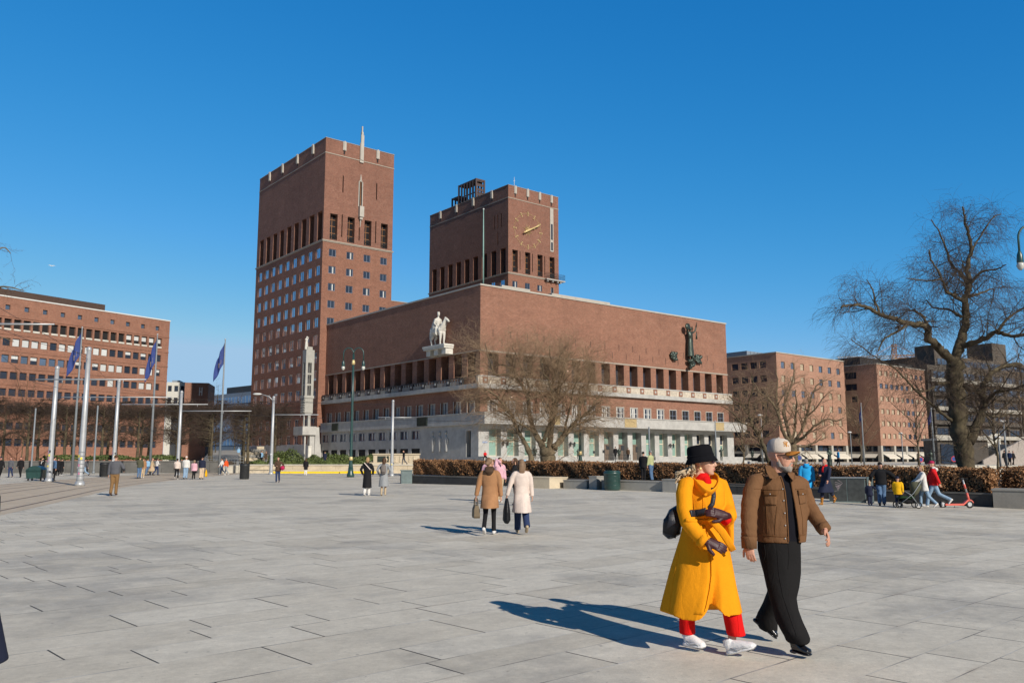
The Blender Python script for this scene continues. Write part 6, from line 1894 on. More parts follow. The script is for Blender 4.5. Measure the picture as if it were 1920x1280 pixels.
# ------------------------------------------------------------------ people
M_skin = mat('skin', (0.50, 0.27, 0.185), 0.55, 0.10, 9)
M_skinr = mat('ruddy_skin', (0.46, 0.225, 0.16), 0.5, 0.14, 9)
M_lips = mat('lips', (0.40, 0.13, 0.11), 0.5, 0.08)


def cloth(name, col, rough=0.9, var=0.16, scale=7, bump=0.0, bscale=30):
    return mat(name, col, rough, var, scale, bump, bscale=bscale, spec=0.2)


C_black = cloth('black_cloth', (0.012, 0.012, 0.014)); C_navy = cloth('navy_cloth', (0.018, 0.022, 0.045)); C_white = cloth('white_cloth', (0.62, 0.60, 0.57))
C_cream = cloth('cream_cloth', (0.62, 0.52, 0.46)); C_camel = cloth('camel_wool', (0.33, 0.17, 0.082)); C_grey = cloth('grey_wool', (0.26, 0.27, 0.28)); C_dgrey = cloth('slate_cloth', (0.095, 0.097, 0.11))
C_jean = cloth('blue_denim', (0.085, 0.15, 0.26), var=.3, scale=12); C_ljean = cloth('pale_denim', (0.22, 0.32, 0.44), var=.25, scale=12); C_djean = cloth('dark_denim', (0.025, 0.04, 0.10))
C_pink = cloth('pink_cloth', (0.62, 0.36, 0.42)); C_red = cloth('red_cloth', (0.55, 0.012, 0.015)); C_orange = cloth('orange_cloth', (0.68, 0.09, 0.02)); C_yel = cloth('yellow_jacket', (0.75, 0.40, 0.01))
C_cyan = cloth('bright_blue_shell', (0.02, 0.30, 0.62)); C_lblue = cloth('light_blue_cloth', (0.24, 0.42, 0.60)); C_beige = cloth('beige_cloth', (0.45, 0.34, 0.22)); C_khaki = cloth('khaki_chinos', (0.20, 0.115, 0.05))
C_brown = cloth('brown_cloth', (0.075, 0.045, 0.028)); C_olive = cloth('olive_cloth', (0.085, 0.085, 0.055)); C_boot = cloth('tan_boot_suede', (0.30, 0.13, 0.025)); C_mag = cloth('raspberry_wool', (0.40, 0.02, 0.08))
H_blond = cloth('blond_hair', (0.36, 0.23, 0.11), .6, .3, 20); H_brown = cloth('brown_hair', (0.075, 0.04, 0.022), .6, .3, 20); H_dark = cloth('dark_hair', (0.014, 0.01, 0.009), .6, .3, 20); H_grey = cloth('grey_hair', (0.24, 0.23, 0.22), .7, .3, 20); H_ash = cloth('ash_brown_hair', (0.19, 0.12, 0.075), .6, .3, 20)
C_shoew = cloth('white_shoe', (0.66, 0.64, 0.62), .6); C_shoeb = cloth('dark_shoe', (0.03, 0.025, 0.022), .5); C_leather = cloth('black_leather', (0.012, 0.013, 0.016), .4); C_tan = cloth('taupe_bag', (0.14, 0.105, 0.065), .6)
C_dgreen = cloth('dark_green_cloth', (0.02, 0.045, 0.02)); C_lyel = cloth('pale_green_jacket', (0.40, 0.42, 0.22))


def head_shape(m, c, s, R, female=False, neck=True):
    """one closed head with face, ears and neck; c centre, s scale (1 = 23 cm), R rotation"""
    T = lambda x, y, z: c + R @ (Vector((x, y, z)) * s)
    ell = lambda x, y, z, rx, ry, n=14: [T(x + rx * math.cos(2 * PI * k / n), y + ry * math.sin(2 * PI * k / n), z) for k in range(n)]
    o = len(m.v)
    m.ball((0, 0, 0), .074, .094, .083, 16, 10)
    for i in range(o, len(m.v)):
        v = Vector(m.v[i]); m.v[i] = tuple(T(v.x, v.y - .014, v.z + .030))
    jw = .046 if female else .054
    m.rings([ell(0, .066, -.112, .012, .010), ell(0, .058, -.104, .030, .028), ell(0, .046, -.082, jw, .044), ell(0, .038, -.055, jw + .009, .057), ell(0, .030, -.020, .066, .066), ell(0, .022, .020, .070, .074), ell(0, .012, .055, .060, .066)])
    m.ball(T(0, .078, -.098), .018 * s, .016 * s, .014 * s, 8, 6)
    m.tube([T(0, .088, .022), T(0, .106, -.012), T(0, .112, -.026), T(0, .096, -.036)], [.009 * s, .0125 * s, .0145 * s, .010 * s], 8)
    for g in (-1, 1):
        m.ball(T(.013 * g, .099, -.030), .009 * s, n=6, k=5)
        m.ball(T(.030 * g, .078, .032), .022 * s, .012 * s, .009 * s, 8, 6)
        m.ball(T(.040 * g, .062, -.025), .022 * s, .018 * s, .020 * s, 8, 6)
        m.tube([T(.073 * g, -.004, -.034), T(.080 * g, -.014, -.004), T(.079 * g, -.020, .024)], [(.008 * s, .012 * s), (.010 * s, .020 * s), (.007 * s, .014 * s)], 8)
    m.tube([T(-.022, .086, -.058), T(0, .096, -.056), T(.022, .086, -.058)], [.005 * s, .0085 * s, .005 * s], 6); m.tube([T(-.02, .086, -.067), T(0, .094, -.068), T(.02, .086, -.067)], [.005 * s, .0085 * s, .005 * s], 6)
    if neck: m.tube([T(0, -.022, -.03), T(0, -.03, -.11), T(0, -.045, -.20)], [.056 * s, .052 * s, .062 * s], 12)


def hand_shape(m, w, f, n, L=.185, curl=.5, thumb=1, spread=.1, fat=1.0):
    """palm, four unequal bent fingers and a side thumb; w wrist, f finger direction, n back-of-hand normal"""
    f = Vector(f).normalized(); n = Vector(n); n = (n - f * n.dot(f)).normalized(); s_ = f.cross(n); k = L / .185; w = Vector(w)
    m.tube([w - f * .02 * k, w + f * .02 * k, w + f * .06 * k, w + f * .098 * k], [(.022 * k * fat, .026 * k * fat), (.019 * k * fat, .032 * k * fat), (.016 * k * fat, .041 * k), (.012 * k * fat, .040 * k)], 10, ref=n)
    for i, (ln, off) in enumerate(((.066, -.030), (.077, -.010), (.072, .010), (.056, .029))):
        p = w + f * (.092 - .006 * (i == 3)) * k + s_ * off * k; d = (f + s_ * spread * (i - 1.5) * .5).normalized(); P = [p]; a = 0
        for j, fr in enumerate((.45, .32, .23)):
            a += curl * (.7, 1.0, .7)[j] * (1 + .12 * i)
            P.append(P[-1] + (d * math.cos(a) - n * math.sin(a)) * ln * fr * k)
        m.tube(P, [.0098 * k * fat, .0095 * k * fat, .0088 * k * fat, .0068 * k * fat], 7)
        m.ball(P[-1], .0066 * k * fat, n=6, k=4)
    b = w + f * .022 * k - s_ * .026 * thumb * k
    d1 = (f * .62 - s_ * .72 * thumb - n * .25).normalized(); d2 = (f * .88 - s_ * .25 * thumb - n * .35).normalized()
    m.tube([b, b + d1 * .038 * k, b + d1 * .038 * k + d2 * .034 * k, b + d1 * .038 * k + d2 * .055 * k], [.0145 * k * fat, .0125 * k * fat, .011 * k * fat, .008 * k * fat], 7)


def ik(a, b, l1, l2, bend):
    a, b = Vector(a), Vector(b); d = b - a; L = min(d.length, (l1 + l2) * .999); u = d.normalized()
    x = (l1 * l1 - l2 * l2 + L * L) / (2 * L); h = math.sqrt(max(0, l1 * l1 - x * x))
    bd = Vector(bend); bd = (bd - u * bd.dot(u)).normalized()
    return a + u * x + bd * h, a + u * L


def heading(dx, dy): return math.atan2(-dx, dy)


def person(label, loc, rz, h=1.72, top=None, hem=.88, flare=.02, bot=None, shoe=None, hair=None, hairkind='short', skin=None, walk=.4, phase=1, arms=('swing', 'swing'), hat=None, wide=1.0, topname='jacket',
           sit=False, hood=None, scarf=None, vox=.022, group=None, bulk=1.0, lean=0.0, headturn=0.0, collar=True, bootz=None, skirtleg=None, female=False, fitted=0.0):
    s = h / 1.75; t = thing('person', label, 'person', loc, rz, group)
    V = lambda x, y, z: Vector((x * s, y * s, z * s))
    legs = []
    for sg in (-1, 1):
        a = walk * .55 * sg * phase; k = .12 + (.75 * walk if sg * phase < 0 else .05)
        if sit: a, k = 1.45, 1.35
        hip = Vector((.092 * sg, 0, .0)); kn = hip + .43 * Vector((-0.03 * sg, math.sin(a), -math.cos(a))); an = kn + .41 * Vector((0, math.sin(a - k), -math.cos(a - k)))
        pitch = (k - a) * .75 if sg * phase < 0 else -.25 * walk
        if sit: pitch = 0
        legs.append((hip, kn, an, pitch))
    toes = [an + Vector((0, .17 * math.cos(p) - .05 * math.sin(p), -.07 * math.cos(p) - .17 * math.sin(p))) for (_, _, an, p) in legs]
    heels = [an + Vector((0, -.05 * math.cos(p) - .06 * math.sin(p), -.07 * math.cos(p) + .05 * math.sin(p))) for (_, _, an, p) in legs]
    low = min(min(q.z for q in toes), min(q.z for q in heels))
    pz = -low + .012
    up = Vector((0, 0, pz)); legs = [(a + up, b + up, c + up, p) for a, b, c, p in legs]
    zoff = pz - .93
    P = lambda x, y, z: V(x, y + (z - .93) * lean, z + zoff)
    hc = P(0, .03, 1.635); turn = Matrix.Rotation(headturn, 3, 'Z')
    # ---- arms
    A = []
    for i, sg in enumerate((-1, 1)):
        sh = P(.185 * sg * (.5 + bulk / 2), 0, 1.42); k = arms[i]
        if k == 'swing': q = (.05 * sg, -sg * walk * phase * .35 + .06, -.53)
        elif k == 'down': q = (.07 * sg, .02, -.53)
        elif k == 'front': q = (-.10 * sg, .26, -.28)
        elif k == 'phone': q = (-.10 * sg, .27, -.14)
        elif k == 'face': q = (-.13 * sg, .14, .12)
        elif k == 'pocket': q = (.06 * sg, .06, -.44)
        elif k == 'push': q = (.0 * sg, .36, -.36)
        elif k == 'hold': q = (.26 * sg, .06, -.42)
        else: q = k
        el, wr = ik(sh, sh + Vector(q) * s, .28 * s, .25 * s, (.45 * sg, -.7, -.2))
        A.append((sh, el, wr))
    skin = skin or M_skin
    # ---- one continuous body
    m = MB()
    m.tube([P(0, 0, .90), P(0, 0, 1.0), P(0, -.01, 1.12), P(0, 0, 1.28), P(0, 0, 1.42), P(0, -.01, 1.48)], [(.15 * s, .10 * s), (.155 * s, .105 * s), (.13 * s, .095 * s), (.155 * s, .11 * s), (.16 * s, .085 * s), (.06 * s, .06 * s)], 14, ref=(1, 0, 0))
    head_shape(m, hc, s * (1.0 if h > 1.3 else 1.18), turn, female)
    for i, (sh, el, wr) in enumerate(A):
        sg = (-1, 1)[i]; m.tube([sh + V(-.06 * sg, 0, -.02), sh + V(-.02 * sg, 0, -.06), el, wr], [.04 * s, .042 * s, .036 * s, .028 * s], 8); f = (wr - el).normalized()
        hand_shape(m, wr, f, Vector((sg, -.2, .2)) if abs(f.z) > .6 else Vector((0, 0, 1)), .18 * s, .45, sg)
    for hip, kn, an, p in legs:
        m.tube([hip * s, kn * s, an * s], [.085 * s, .055 * s, .036 * s], 10); m.tube([an * s + V(0, -.02, -.02), an * s + V(0, .1, -.045)], [.03 * s, .022 * s], 8)
    m.remesh('body', skin, t, min(vox, .016), 3)
    # ---- trousers
    if bot:
        m = MB()
        m.tube([P(0, 0, .82), P(0, 0, .93), P(0, 0, 1.03)], [(.15 * s, .115 * s), (.17 * s, .125 * s), (.155 * s, .115 * s)], 14, ref=(1, 0, 0))
        for hip, kn, an, p in legs:
            e = an + Vector((0, -.01, -.005)) if not bootz else kn.lerp(an, .45)
            m.tube([hip * s, hip.lerp(kn, .5) * s, kn * s, kn.lerp(an, .55) * s, e * s], [(.082 if hem < .8 else .108) * s, .09 * s * (.4 + wide * .6), .07 * s * wide, .062 * s * wide, (.058 * wide + .006) * s], 12)
        m.remesh('trousers', bot, t, vox, 2)
    # ---- shoes
    for hip, kn, an, p in legs:
        m = MB(); R = Matrix.Rotation(-p, 3, 'X')
        q = lambda x, y, z: (an + R @ Vector((x, y, z))) * s
        m.tube([q(0, -.065, -.045), q(0, -.045, -.04), q(0, .03, -.035), q(0, .11, -.05), q(0, .17, -.058), q(0, .19, -.06)], [(.024 * s, .028 * s), (.036 * s, .036 * s), (.042 * s, .042 * s), (.030 * s, .046 * s), (.022 * s, .04 * s), (.01 * s, .02 * s)], 10, ref=(0, 0, 1))
        if bootz: m.tube([q(0, -.01, -.02), kn.lerp(an, .75) * s, kn.lerp(an, .35) * s], [.046 * s, .052 * s, .062 * s], 10)
        else: m.tube([q(0, -.01, -.03), q(0, -.012, .01)], [.044 * s, .040 * s], 10)
        m.remesh('boot' if bootz else 'shoe', shoe or C_shoeb, t, min(vox, .014), 2)
    # ---- top garment with sleeves
    if top:
        b = bulk; st = walk * .48 if hem < .7 else 0
        m = MB(); zs = []
        rows = [(1.505, .062, .062), (1.475, .085, .075), (1.44, .165 * b, .09 * b), (1.37, .195 * b, .118 * b), (1.25, .188 * b, .128 * b), (1.10, (.168 - fitted) * b, .122 * b), (1.0, (.172 - fitted * .5) * b, .13 * b), (.92, .182 * b, .138 * b)]
        rows = [r for r in rows if r[0] > hem + .03]
        f = (0.95 - hem)
        if hem < .9:
            for j in range(1, 5):
                z = .92 + (hem - .92) * j / 4; rows.append((z, (.182 + flare * j / 4) * b, (.138 + flare * .8 * j / 4 + st * j / 4) * b))
        else: rows.append((hem, rows[-1][1] * .97, rows[-1][2] * .97))
        if sit: rows = [r for r in rows if r[0] > .92]
        rs_ = []
        for i, (z, rx, ry) in enumerate(reversed(rows)):
            c = P(0, 0, z); ring = []
            for k in range(28):
                a = 2 * PI * k / 28; w_ = 1 + (.035 * math.sin(5 * a + h * 9) if z < .9 else .012 * math.sin(7 * a + z * 19))
                ring.append(c + V(rx * w_ * math.cos(a), ry * w_ * math.sin(a), 0))
            rs_.append(ring)
        m.rings(rs_)
        for sh, el, wr in A:
            sg_ = 1 if sh.x > 0 else -1; m.tube([sh + V(-.10 * sg_, 0, .015), sh + V(-.045 * sg_, 0, -.005), sh + V(-.012 * sg_, 0, -.045), sh.lerp(el, .45), el, el.lerp(wr, .5), wr + (wr - el).normalized() * .01 * s], [.05 * s * b, .07 * s * b, .077 * s * b, .069 * s * b, .06 * s * b, .054 * s * b, .048 * s * b], 12)
        m.remesh(topname, top, t, vox, 2)
    if hood:
        m = MB(); m.tube([P(0, -.10, 1.50), P(0, -.13, 1.44), P(0, -.11, 1.36)], [(.10 * s, .07 * s), (.11 * s, .06 * s), (.04 * s, .025 * s)], 12, ref=(1, 0, 0)); m.tube([P(-.09, .02, 1.5), P(-.07, -.07, 1.53), P(.07, -.07, 1.53), P(.09, .02, 1.5)], [.04 * s] * 4, 8)
        m.remesh('hood', hood, t, vox, 2)
    if scarf:
        m = MB(); m.rings([[P(0, .0, z) + V(r * math.cos(2 * PI * k / 16), r * math.sin(2 * PI * k / 16), 0) for k in range(16)] for z, r in ((1.43, .085), (1.47, .1), (1.52, .085), (1.54, .06))]); m.tube([P(.02, .09, 1.46), P(.03, .14, 1.36), P(.03, .14, 1.25)], [(.04 * s, .015 * s)] * 3, 8, ref=(1, 0, 0))
        m.build('scarf', scarf, t, True)
    # ---- hair and hats
    hs_ = s * (1.0 if h > 1.3 else 1.18)
    T = lambda x, y, z: hc + turn @ (Vector((x, y, z)) * hs_)
    if hair:
        m = MB(); o = len(m.v); m.ball((0, 0, 0), .084, .100, .086, 16, 9)
        for i in range(o, len(m.v)):
            v = Vector(m.v[i]); z = v.z
            y = v.y if not (v.y > 0.02 and z < .035) else v.y * .35
            m.v[i] = tuple(T(v.x, y - .024, max(z, -.055) + .040))
        if hairkind == 'long':
            m.tube([T(0, -.075, .04), T(0, -.10, -.05), T(0, -.105, -.14), T(0, -.095, -.24), T(0, -.09, -.32)], [(.066 * s, .04 * s), (.074 * s, .042 * s), (.078 * s, .036 * s), (.07 * s, .026 * s), (.028 * s, .01 * s)], 12, ref=(1, 0, 0))
            for g in (-1, 1): m.tube([T(.07 * g, -.01, .03), T(.082 * g, -.01, -.06), T(.08 * g, -.02, -.15)], [.03 * s, .03 * s, .012 * s], 8)
        elif hairkind == 'bob':
            m.tube([T(0, -.06, .04), T(0, -.075, -.04), T(0, -.07, -.115)], [(.08 * s, .05 * s), (.092 * s, .055 * s), (.08 * s, .035 * s)], 12, ref=(1, 0, 0))
        elif hairkind == 'bun':
            m.ball(T(0, -.125, -.005), .045 * s, n=10, k=7); m.tube([T(0, -.08, .0), T(0, -.07, -.06)], [.06 * s, .035 * s], 8)
        m.remesh('hair', hair, t, min(vox, .014), 2)
    if hat:
        kind, mh = hat; m = MB()
        ell = lambda r, z, dy=0, n=20: [T(r * .93 * math.cos(2 * PI * k / n), dy - .014 + r * 1.1 * math.sin(2 * PI * k / n), z) for k in range(n)]
        if kind == 'beanie': m.rings([ell(.086, .030), ell(.093, .035), ell(.093, .065), ell(.086, .07), ell(.085, .10), ell(.068, .132), ell(.03, .147), ell(.005, .149)])
        elif kind == 'bobble': m.rings([ell(.088, .0), ell(.096, .01), ell(.096, .05), ell(.088, .055), ell(.085, .10), ell(.06, .135), ell(.01, .145)]); m.ball(T(0, -.01, .17), .035 * s, n=8, k=6)
        elif kind == 'hoodup': m.rings([ell(.10, -.12, -.02), ell(.108, -.05, -.02), ell(.108, .03, -.02), ell(.098, .09, -.02), ell(.06, .14, -.01), ell(.01, .15)])
        elif kind == 'cap':
            m.rings([ell(.086, .040), ell(.089, .07), ell(.078, .115), ell(.045, .138), ell(.006, .144)])
            m.slab([T(x, .075 + .085 * math.sqrt(max(0, 1 - (x / .075) ** 2)), .045 - .015 * (1 if i in (0, 8) else 0)) for i, x in ((i, -.074 + .0185 * i) for i in range(9))], Vector((0, 0, .008)))
        elif kind == 'brim': m.rings([ell(.14, .035), ell(.142, .04), ell(.09, .055), ell(.084, .11), ell(.06, .13), ell(.01, .133)])
        m.build('hat' if kind != 'hoodup' else 'hood', mh, t, True, True)
    return t


def bag(name, label, t, off, kind='tote', m_=None, rz=0.0, s=1.0):
    p = Vector(t.location) + Matrix.Rotation(t.rotation_euler[2], 3, 'Z') @ Vector(off)
    b = thing(name, label, 'bag', p, t.rotation_euler[2] + rz); m = MB()
    if kind == 'tote':
        m.rings([[(sx * w * s, sy * d * s, z * s) for sx, sy in ((-1, -1), (1, -1), (1, 1), (-1, 1))] for w, d, z in ((.06, .17, -.44), (.065, .19, -.40), (.06, .17, -.25), (.035, .14, -.17))]); m.build('body', m_, b, fix=True)
        for x in (-.03, .03): MB().tube([(x * s, -.09 * s, -.19 * s), (x * s, -.07 * s, -.05 * s), (x * .5 * s, 0, 0), (x * s, .07 * s, -.05 * s), (x * s, .09 * s, -.19 * s)], .009 * s, 6).build('handle', m_, b, True)
    elif kind == 'sack':
        m.tube([(0, 0, -.02), (0, 0, -.12), (0, .02, -.3), (0, .03, -.5), (0, .03, -.58)], [(.03, .03), (.05, .1), (.08, .17), (.09, .19), (.04, .15)], 12, ref=(1, 0, 0)); m.remesh('body', m_, b, .015, 2)
        MB().tube([(0, -.05, -.12), (0, 0, .02), (0, .05, -.12)], .01, 6).build('handle', m_, b, True)
    elif kind == 'pack':
        m.tube([(0, 0, .44 * s), (0, -.02, .40 * s), (0, -.05, .2 * s), (0, -.04, .02 * s), (0, 0, 0)], [(.06 * s, .03 * s), (.13 * s, .07 * s), (.145 * s, .09 * s), (.14 * s, .08 * s), (.09 * s, .03 * s)], 14, ref=(1, 0, 0)); m.remesh('body', m_, b, .015, 3)
        m = MB(); m.tube([(0, -.12 * s, .2 * s), (0, -.13 * s, .12 * s), (0, -.12 * s, .05 * s)], [(.08 * s, .02 * s), (.1 * s, .04 * s), (.09 * s, .02 * s)], 10, ref=(1, 0, 0)); m.build('front_pocket', m_, b, True)
        MB().tube([(-.05 * s, -.02 * s, .43 * s), (0, -.03 * s, .48 * s), (.05 * s, -.02 * s, .43 * s)], .01, 6).build('handle', m_, b, True)
    return b


AWAY, TOWARD, LEFT, RIGHT = (0, 1), (0, -1), (-1, 0), (1, 0)
hd = lambda d: heading(*d)

# ---- the two women in pale coats walking away in the middle distance
g = ground(918, 1002)
c1 = person('woman in a camel coat with a brown hood and black leggings walking away', g, heading(.12, 1), 1.66, C_camel, .62, .02, C_black, C_shoew, H_ash, 'bun', walk=.42, arms=((-.12, -.05, -.54), 'down'), topname='coat', hood=C_brown, vox=.012, bulk=1.04, headturn=-.5, wide=.82, female=True)
bag('handbag', 'taupe structured handbag held by the woman in the camel coat', c1, (-.30, -.02, .80), 'tote', C_tan, .3)
g = ground(978, 1000)
c2 = person('woman in a long off-white coat with long fair hair and navy trousers walking away', g, heading(-.1, 1), 1.64, C_cream, .52, .05, C_djean, cloth('sand_shoe', (.40, .32, .22)), H_ash, 'long', walk=.5, phase=-1, arms=((-.16, .0, -.52), 'down'), topname='coat', vox=.012, wide=1.25, female=True)
bag('shopping_bag', 'glossy black sack bag carried by the woman in the off-white coat', c2, (-.33, .0, .80), 'sack', C_leather)
m = MB(); m.ball((0, 0, 0), .035, .015, .02, 8, 6)
k = m.build('hair_clip', C_lblue, c2); k.location = (.07, -.045, 1.60)
# pair in pink and a dark pair beyond them
person('woman in a pale pink jacket facing left with dark glasses pushed close to her phone', spot(937, 32.6), heading(.6, -.8), 1.68, C_pink, .92, .0, C_beige, C_shoew, H_dark, 'short', walk=.1, arms=('down', 'face'), bulk=1.1, female=True)
person('woman in a pale pink jacket seen from behind, hidden by the camel coat', spot(916, 33.2), heading(.3, 1), 1.68, C_pink, .9, .0, C_beige, C_shoew, H_ash, 'bob', walk=.1, arms=('down', 'down'), bulk=1.1, female=True)
pd = person('woman in dark clothes looking at a white phone, left of the off-white coat', spot(966, 30.5), heading(-.8, .1), 1.66, C_black, .85, .0, C_black, C_shoeb, H_brown, 'long', walk=.05, arms=('phone', 'phone'), female=True)
q = spot(966, 30.5) + Vector((-.40, -.02, 1.26)); ph = MB().box(-.006, .006, -.04, .04, -.08, .08).build('phone', C_white); ph.location = q; ph.rotation_euler = (0, -.7, 0); tag(ph, 'white phone held by the woman in dark clothes', 'phone')

# ---- two women in long coats, black and grey
g = ground(688, 929)
c = person('woman in an ankle-length black coat with a pale diagonal strap, walking away', g, heading(.1, 1), 1.70, C_black, .36, .03, C_white, C_shoew, H_blond, 'bob', walk=.15, arms=('pocket', 'pocket'), topname='coat', wide=1.2, vox=.018, female=True)
MB().tube([(-.13, -.10, 1.46), (.0, -.155, 1.34), (.17, -.13, 1.15)], [(.02, .008)] * 3, 6, ref=(1, 0, 0)).build('shoulder_strap', C_cream, c)
g = ground(719, 929)
c = person('woman in a long grey coat with a grey backpack and beige boots, walking away', g, heading(0, 1), 1.68, C_grey, .42, .05, None, cloth('beige_boot', (.42, .33, .22)), H_brown, 'long', walk=.12, arms=('pocket', 'pocket'), topname='coat', vox=.018, bootz=True, female=True)
bag('backpack', 'small taupe backpack on the back of the woman in the long grey coat', c, (0, -.15, .98), 'pack', cloth('taupe_pack', (.16, .14, .13)), 0, .9)

# ---- man in a grey puffer by the tracks
g = ground(213, 929)
person('man in a grey quilted jacket and khaki trousers walking away by the tram poles', g, heading(-.15, 1), 1.80, C_dgrey, .92, .0, C_khaki, cloth('brown_shoe', (.09, .05, .035)), H_brown, 'short', walk=.18, arms=('down', (.10, .22, -.34)), bulk=1.14, vox=.018, wide=1.05)

# ---- far left group
person('man in black with a dark cap cut by the left edge', spot(2, 68), heading(.7, -.7), 1.8, C_black, .9, 0, C_black, C_shoeb, None, hat=('beanie', C_navy), walk=.5, skin=M_skinr)
person('man in a dark grey jacket, left one of a pair walking closer at far left', spot(21.5, 76), heading(.1, -1), 1.78, C_dgrey, .88, 0, C_djean, C_shoeb, H_dark, walk=.3, skin=M_skinr)
person('man in a black jacket, right one of a pair walking closer at far left', spot(40, 76), heading(.1, -1), 1.8, C_black, .88, 0, C_black, C_shoeb, H_dark, walk=.3, phase=-1, skin=M_skinr)
w1_ = person('fair-haired woman in a dark coat behind the green wheeled container', spot(81, 70), heading(-.3, -1), 1.7, C_black, .7, .02, C_jean, C_shoeb, H_blond, 'long', walk=.3, arms=('face', 'down'), scarf=C_white, female=True)
bag('shopping_bag', 'orange shopping bag of the woman behind the wheeled container', w1_, (.28, .0, .82), 'sack', C_orange)
person('man in a denim jacket half hidden behind the stickered tram pole', spot(102, 63), heading(.4, 1), 1.78, C_jean, .9, 0, C_black, C_shoeb, H_dark, walk=.2)
person('left one of two people in long black coats beside the stickered tram pole', spot(110, 84), AWAY and 0.2, 1.72, C_black, .45, .03, C_black, C_shoeb, H_brown, walk=.1, arms=('down', 'front'), topname='coat')
person('right one of two people in long black coats beside the stickered tram pole', spot(117, 85), -.3, 1.66, C_black, .4, .04, C_black, C_shoew, H_dark, walk=.1, topname='coat')
person('person in jeans hidden behind the thickest tram pole, one leg showing', spot(160, 78), heading(-1, .1), 1.72, C_dgrey, .9, 0, C_ljean, C_shoeb, H_dark, walk=.7)
person('man in an olive-brown jacket and jeans, back turned, left of the flagpole', spot(263, 71.5), .1, 1.82, C_olive, .86, 0, C_jean, C_shoeb, H_brown, walk=.1, bulk=1.12, arms=('front', 'down'))
person('person in tan hidden behind the man in the olive-brown jacket', spot(269.5, 73), .2, 1.72, C_camel, .8, 0, C_beige, C_shoew, H_brown, walk=.1)
person('person in a light blue top right of the flagpole', spot(277.5, 86), 0.0, 1.66, C_lblue, .9, 0, C_jean, C_shoeb, H_brown, walk=.1)
person('woman in a long beige coat striding right', spot(286, 86), heading(1, .3), 1.74, C_beige, .42, .06, C_beige, C_shoeb, H_ash, walk=.45, topname='coat', skin=M_skinr)
person('dark-haired person in a white top and blue jeans beside the beige coat', spot(295, 86), heading(.5, .6), 1.74, C_white, .92, 0, C_djean, C_shoeb, H_dark, 'long', walk=.4, arms=('front', 'front'))
person('woman in a white jacket and black trousers, left one of four walking away', spot(333, 69), heading(-.2, 1), 1.68, C_cream, .9, 0, C_black, C_shoew, H_dark, 'bun', walk=.45, bulk=1.1, female=True)
w2_ = person('person in a white jacket and cream hat, second of four walking away', spot(349.5, 69), 0, 1.82, C_white, .88, 0, C_ljean, C_shoeb, None, walk=.12, bulk=1.16, hat=('beanie', C_cream), wide=1.25)
person('child in a pink hooded cape and sun hat, third of four walking away', spot(365, 69), 0, 1.5, C_pink, .78, .06, C_black, C_shoeb, H_ash, 'bob', walk=.1, bulk=1.2, hat=('brim', C_beige))
w3_ = person('man in a navy jacket and cream trousers, rightmost of four walking away', spot(379.5, 69), 0, 1.8, C_navy, .88, 0, cloth('cream_trousers', (.52, .40, .28)), C_shoeb, H_dark, walk=.12, bulk=1.14, wide=1.2)
bag('carrier_bag', 'yellow carrier bag hanging beside the man in cream trousers', w3_, (.36, .0, .78), 'sack', C_yel)
person('person in a white top and jeans walking left behind the orange jacket', spot(417, 88), heading(-1, .1), 1.72, C_white, .9, 0, C_jean, C_shoew, H_dark, walk=.55)
person('white-haired person in an orange jacket walking left', spot(425, 87), heading(-1, .15), 1.72, C_orange, .9, 0, C_grey, C_shoew, H_grey, walk=.4, bulk=1.1)
person('distant person in a pale blue hooded coat on the sloping forecourt', at(447, 857, 150), heading(.2, -1), 1.72, C_lblue, .5, .03, C_lblue, C_shoeb, None, walk=.1, hat=('hoodup', C_lblue), topname='coat')
p1_ = person('man in a light blue top and black trousers with a dark backpack on the terrace', spot(490, 106, .88), heading(.6, 1), 1.76, C_lblue, .92, 0, C_black, C_shoeb, H_brown, walk=.1, arms=('front', 'front'))
bag('backpack', 'dark backpack on the man in the light blue top', p1_, (0, -.15, 1.0), 'pack', C_black)
person('person in a dark coat and grey trousers beside the backpack wearer on the terrace', spot(499, 106, .88), heading(-1, .2), 1.7, C_brown, .75, .02, C_dgrey, C_shoeb, H_ash, walk=.1)
p2_ = person('man in an open dark coat carrying a pink ball under his arm', spot(522, 60), heading(.15, -1), 1.76, C_brown, .78, .03, C_djean, C_shoeb, H_brown, walk=.3, arms=('hold', 'front'), topname='coat')
MB().ball((0, 0, 0), .16, n=14, k=10).build('pink_ball', C_mag); o_ = bpy.data.objects['pink_ball']; o_.location = Vector(p2_.location) + Vector((.34, -.12, 1.0)); tag(o_, 'pink ball carried by the man in the open dark coat', 'ball')
person('person in a black coat with bare-looking white legs before the yellow kerb', spot(574, 84), 0.2, 1.68, C_black, .62, .02, C_white, C_shoew, H_brown, 'long', walk=.1, topname='coat')
person('distant person in navy between the evergreen bushes', spot(609, 110, .88), 0, 1.7, C_navy, .8, 0, C_navy, C_shoeb, H_brown, walk=.1)
person('man in a dark jacket and grey trousers stepping down beside the carved granite wall', spot(757, 101, .9), heading(-.8, -.5), 1.76, C_black, .9, 0, C_dgrey, C_shoeb, H_dark, walk=.5)

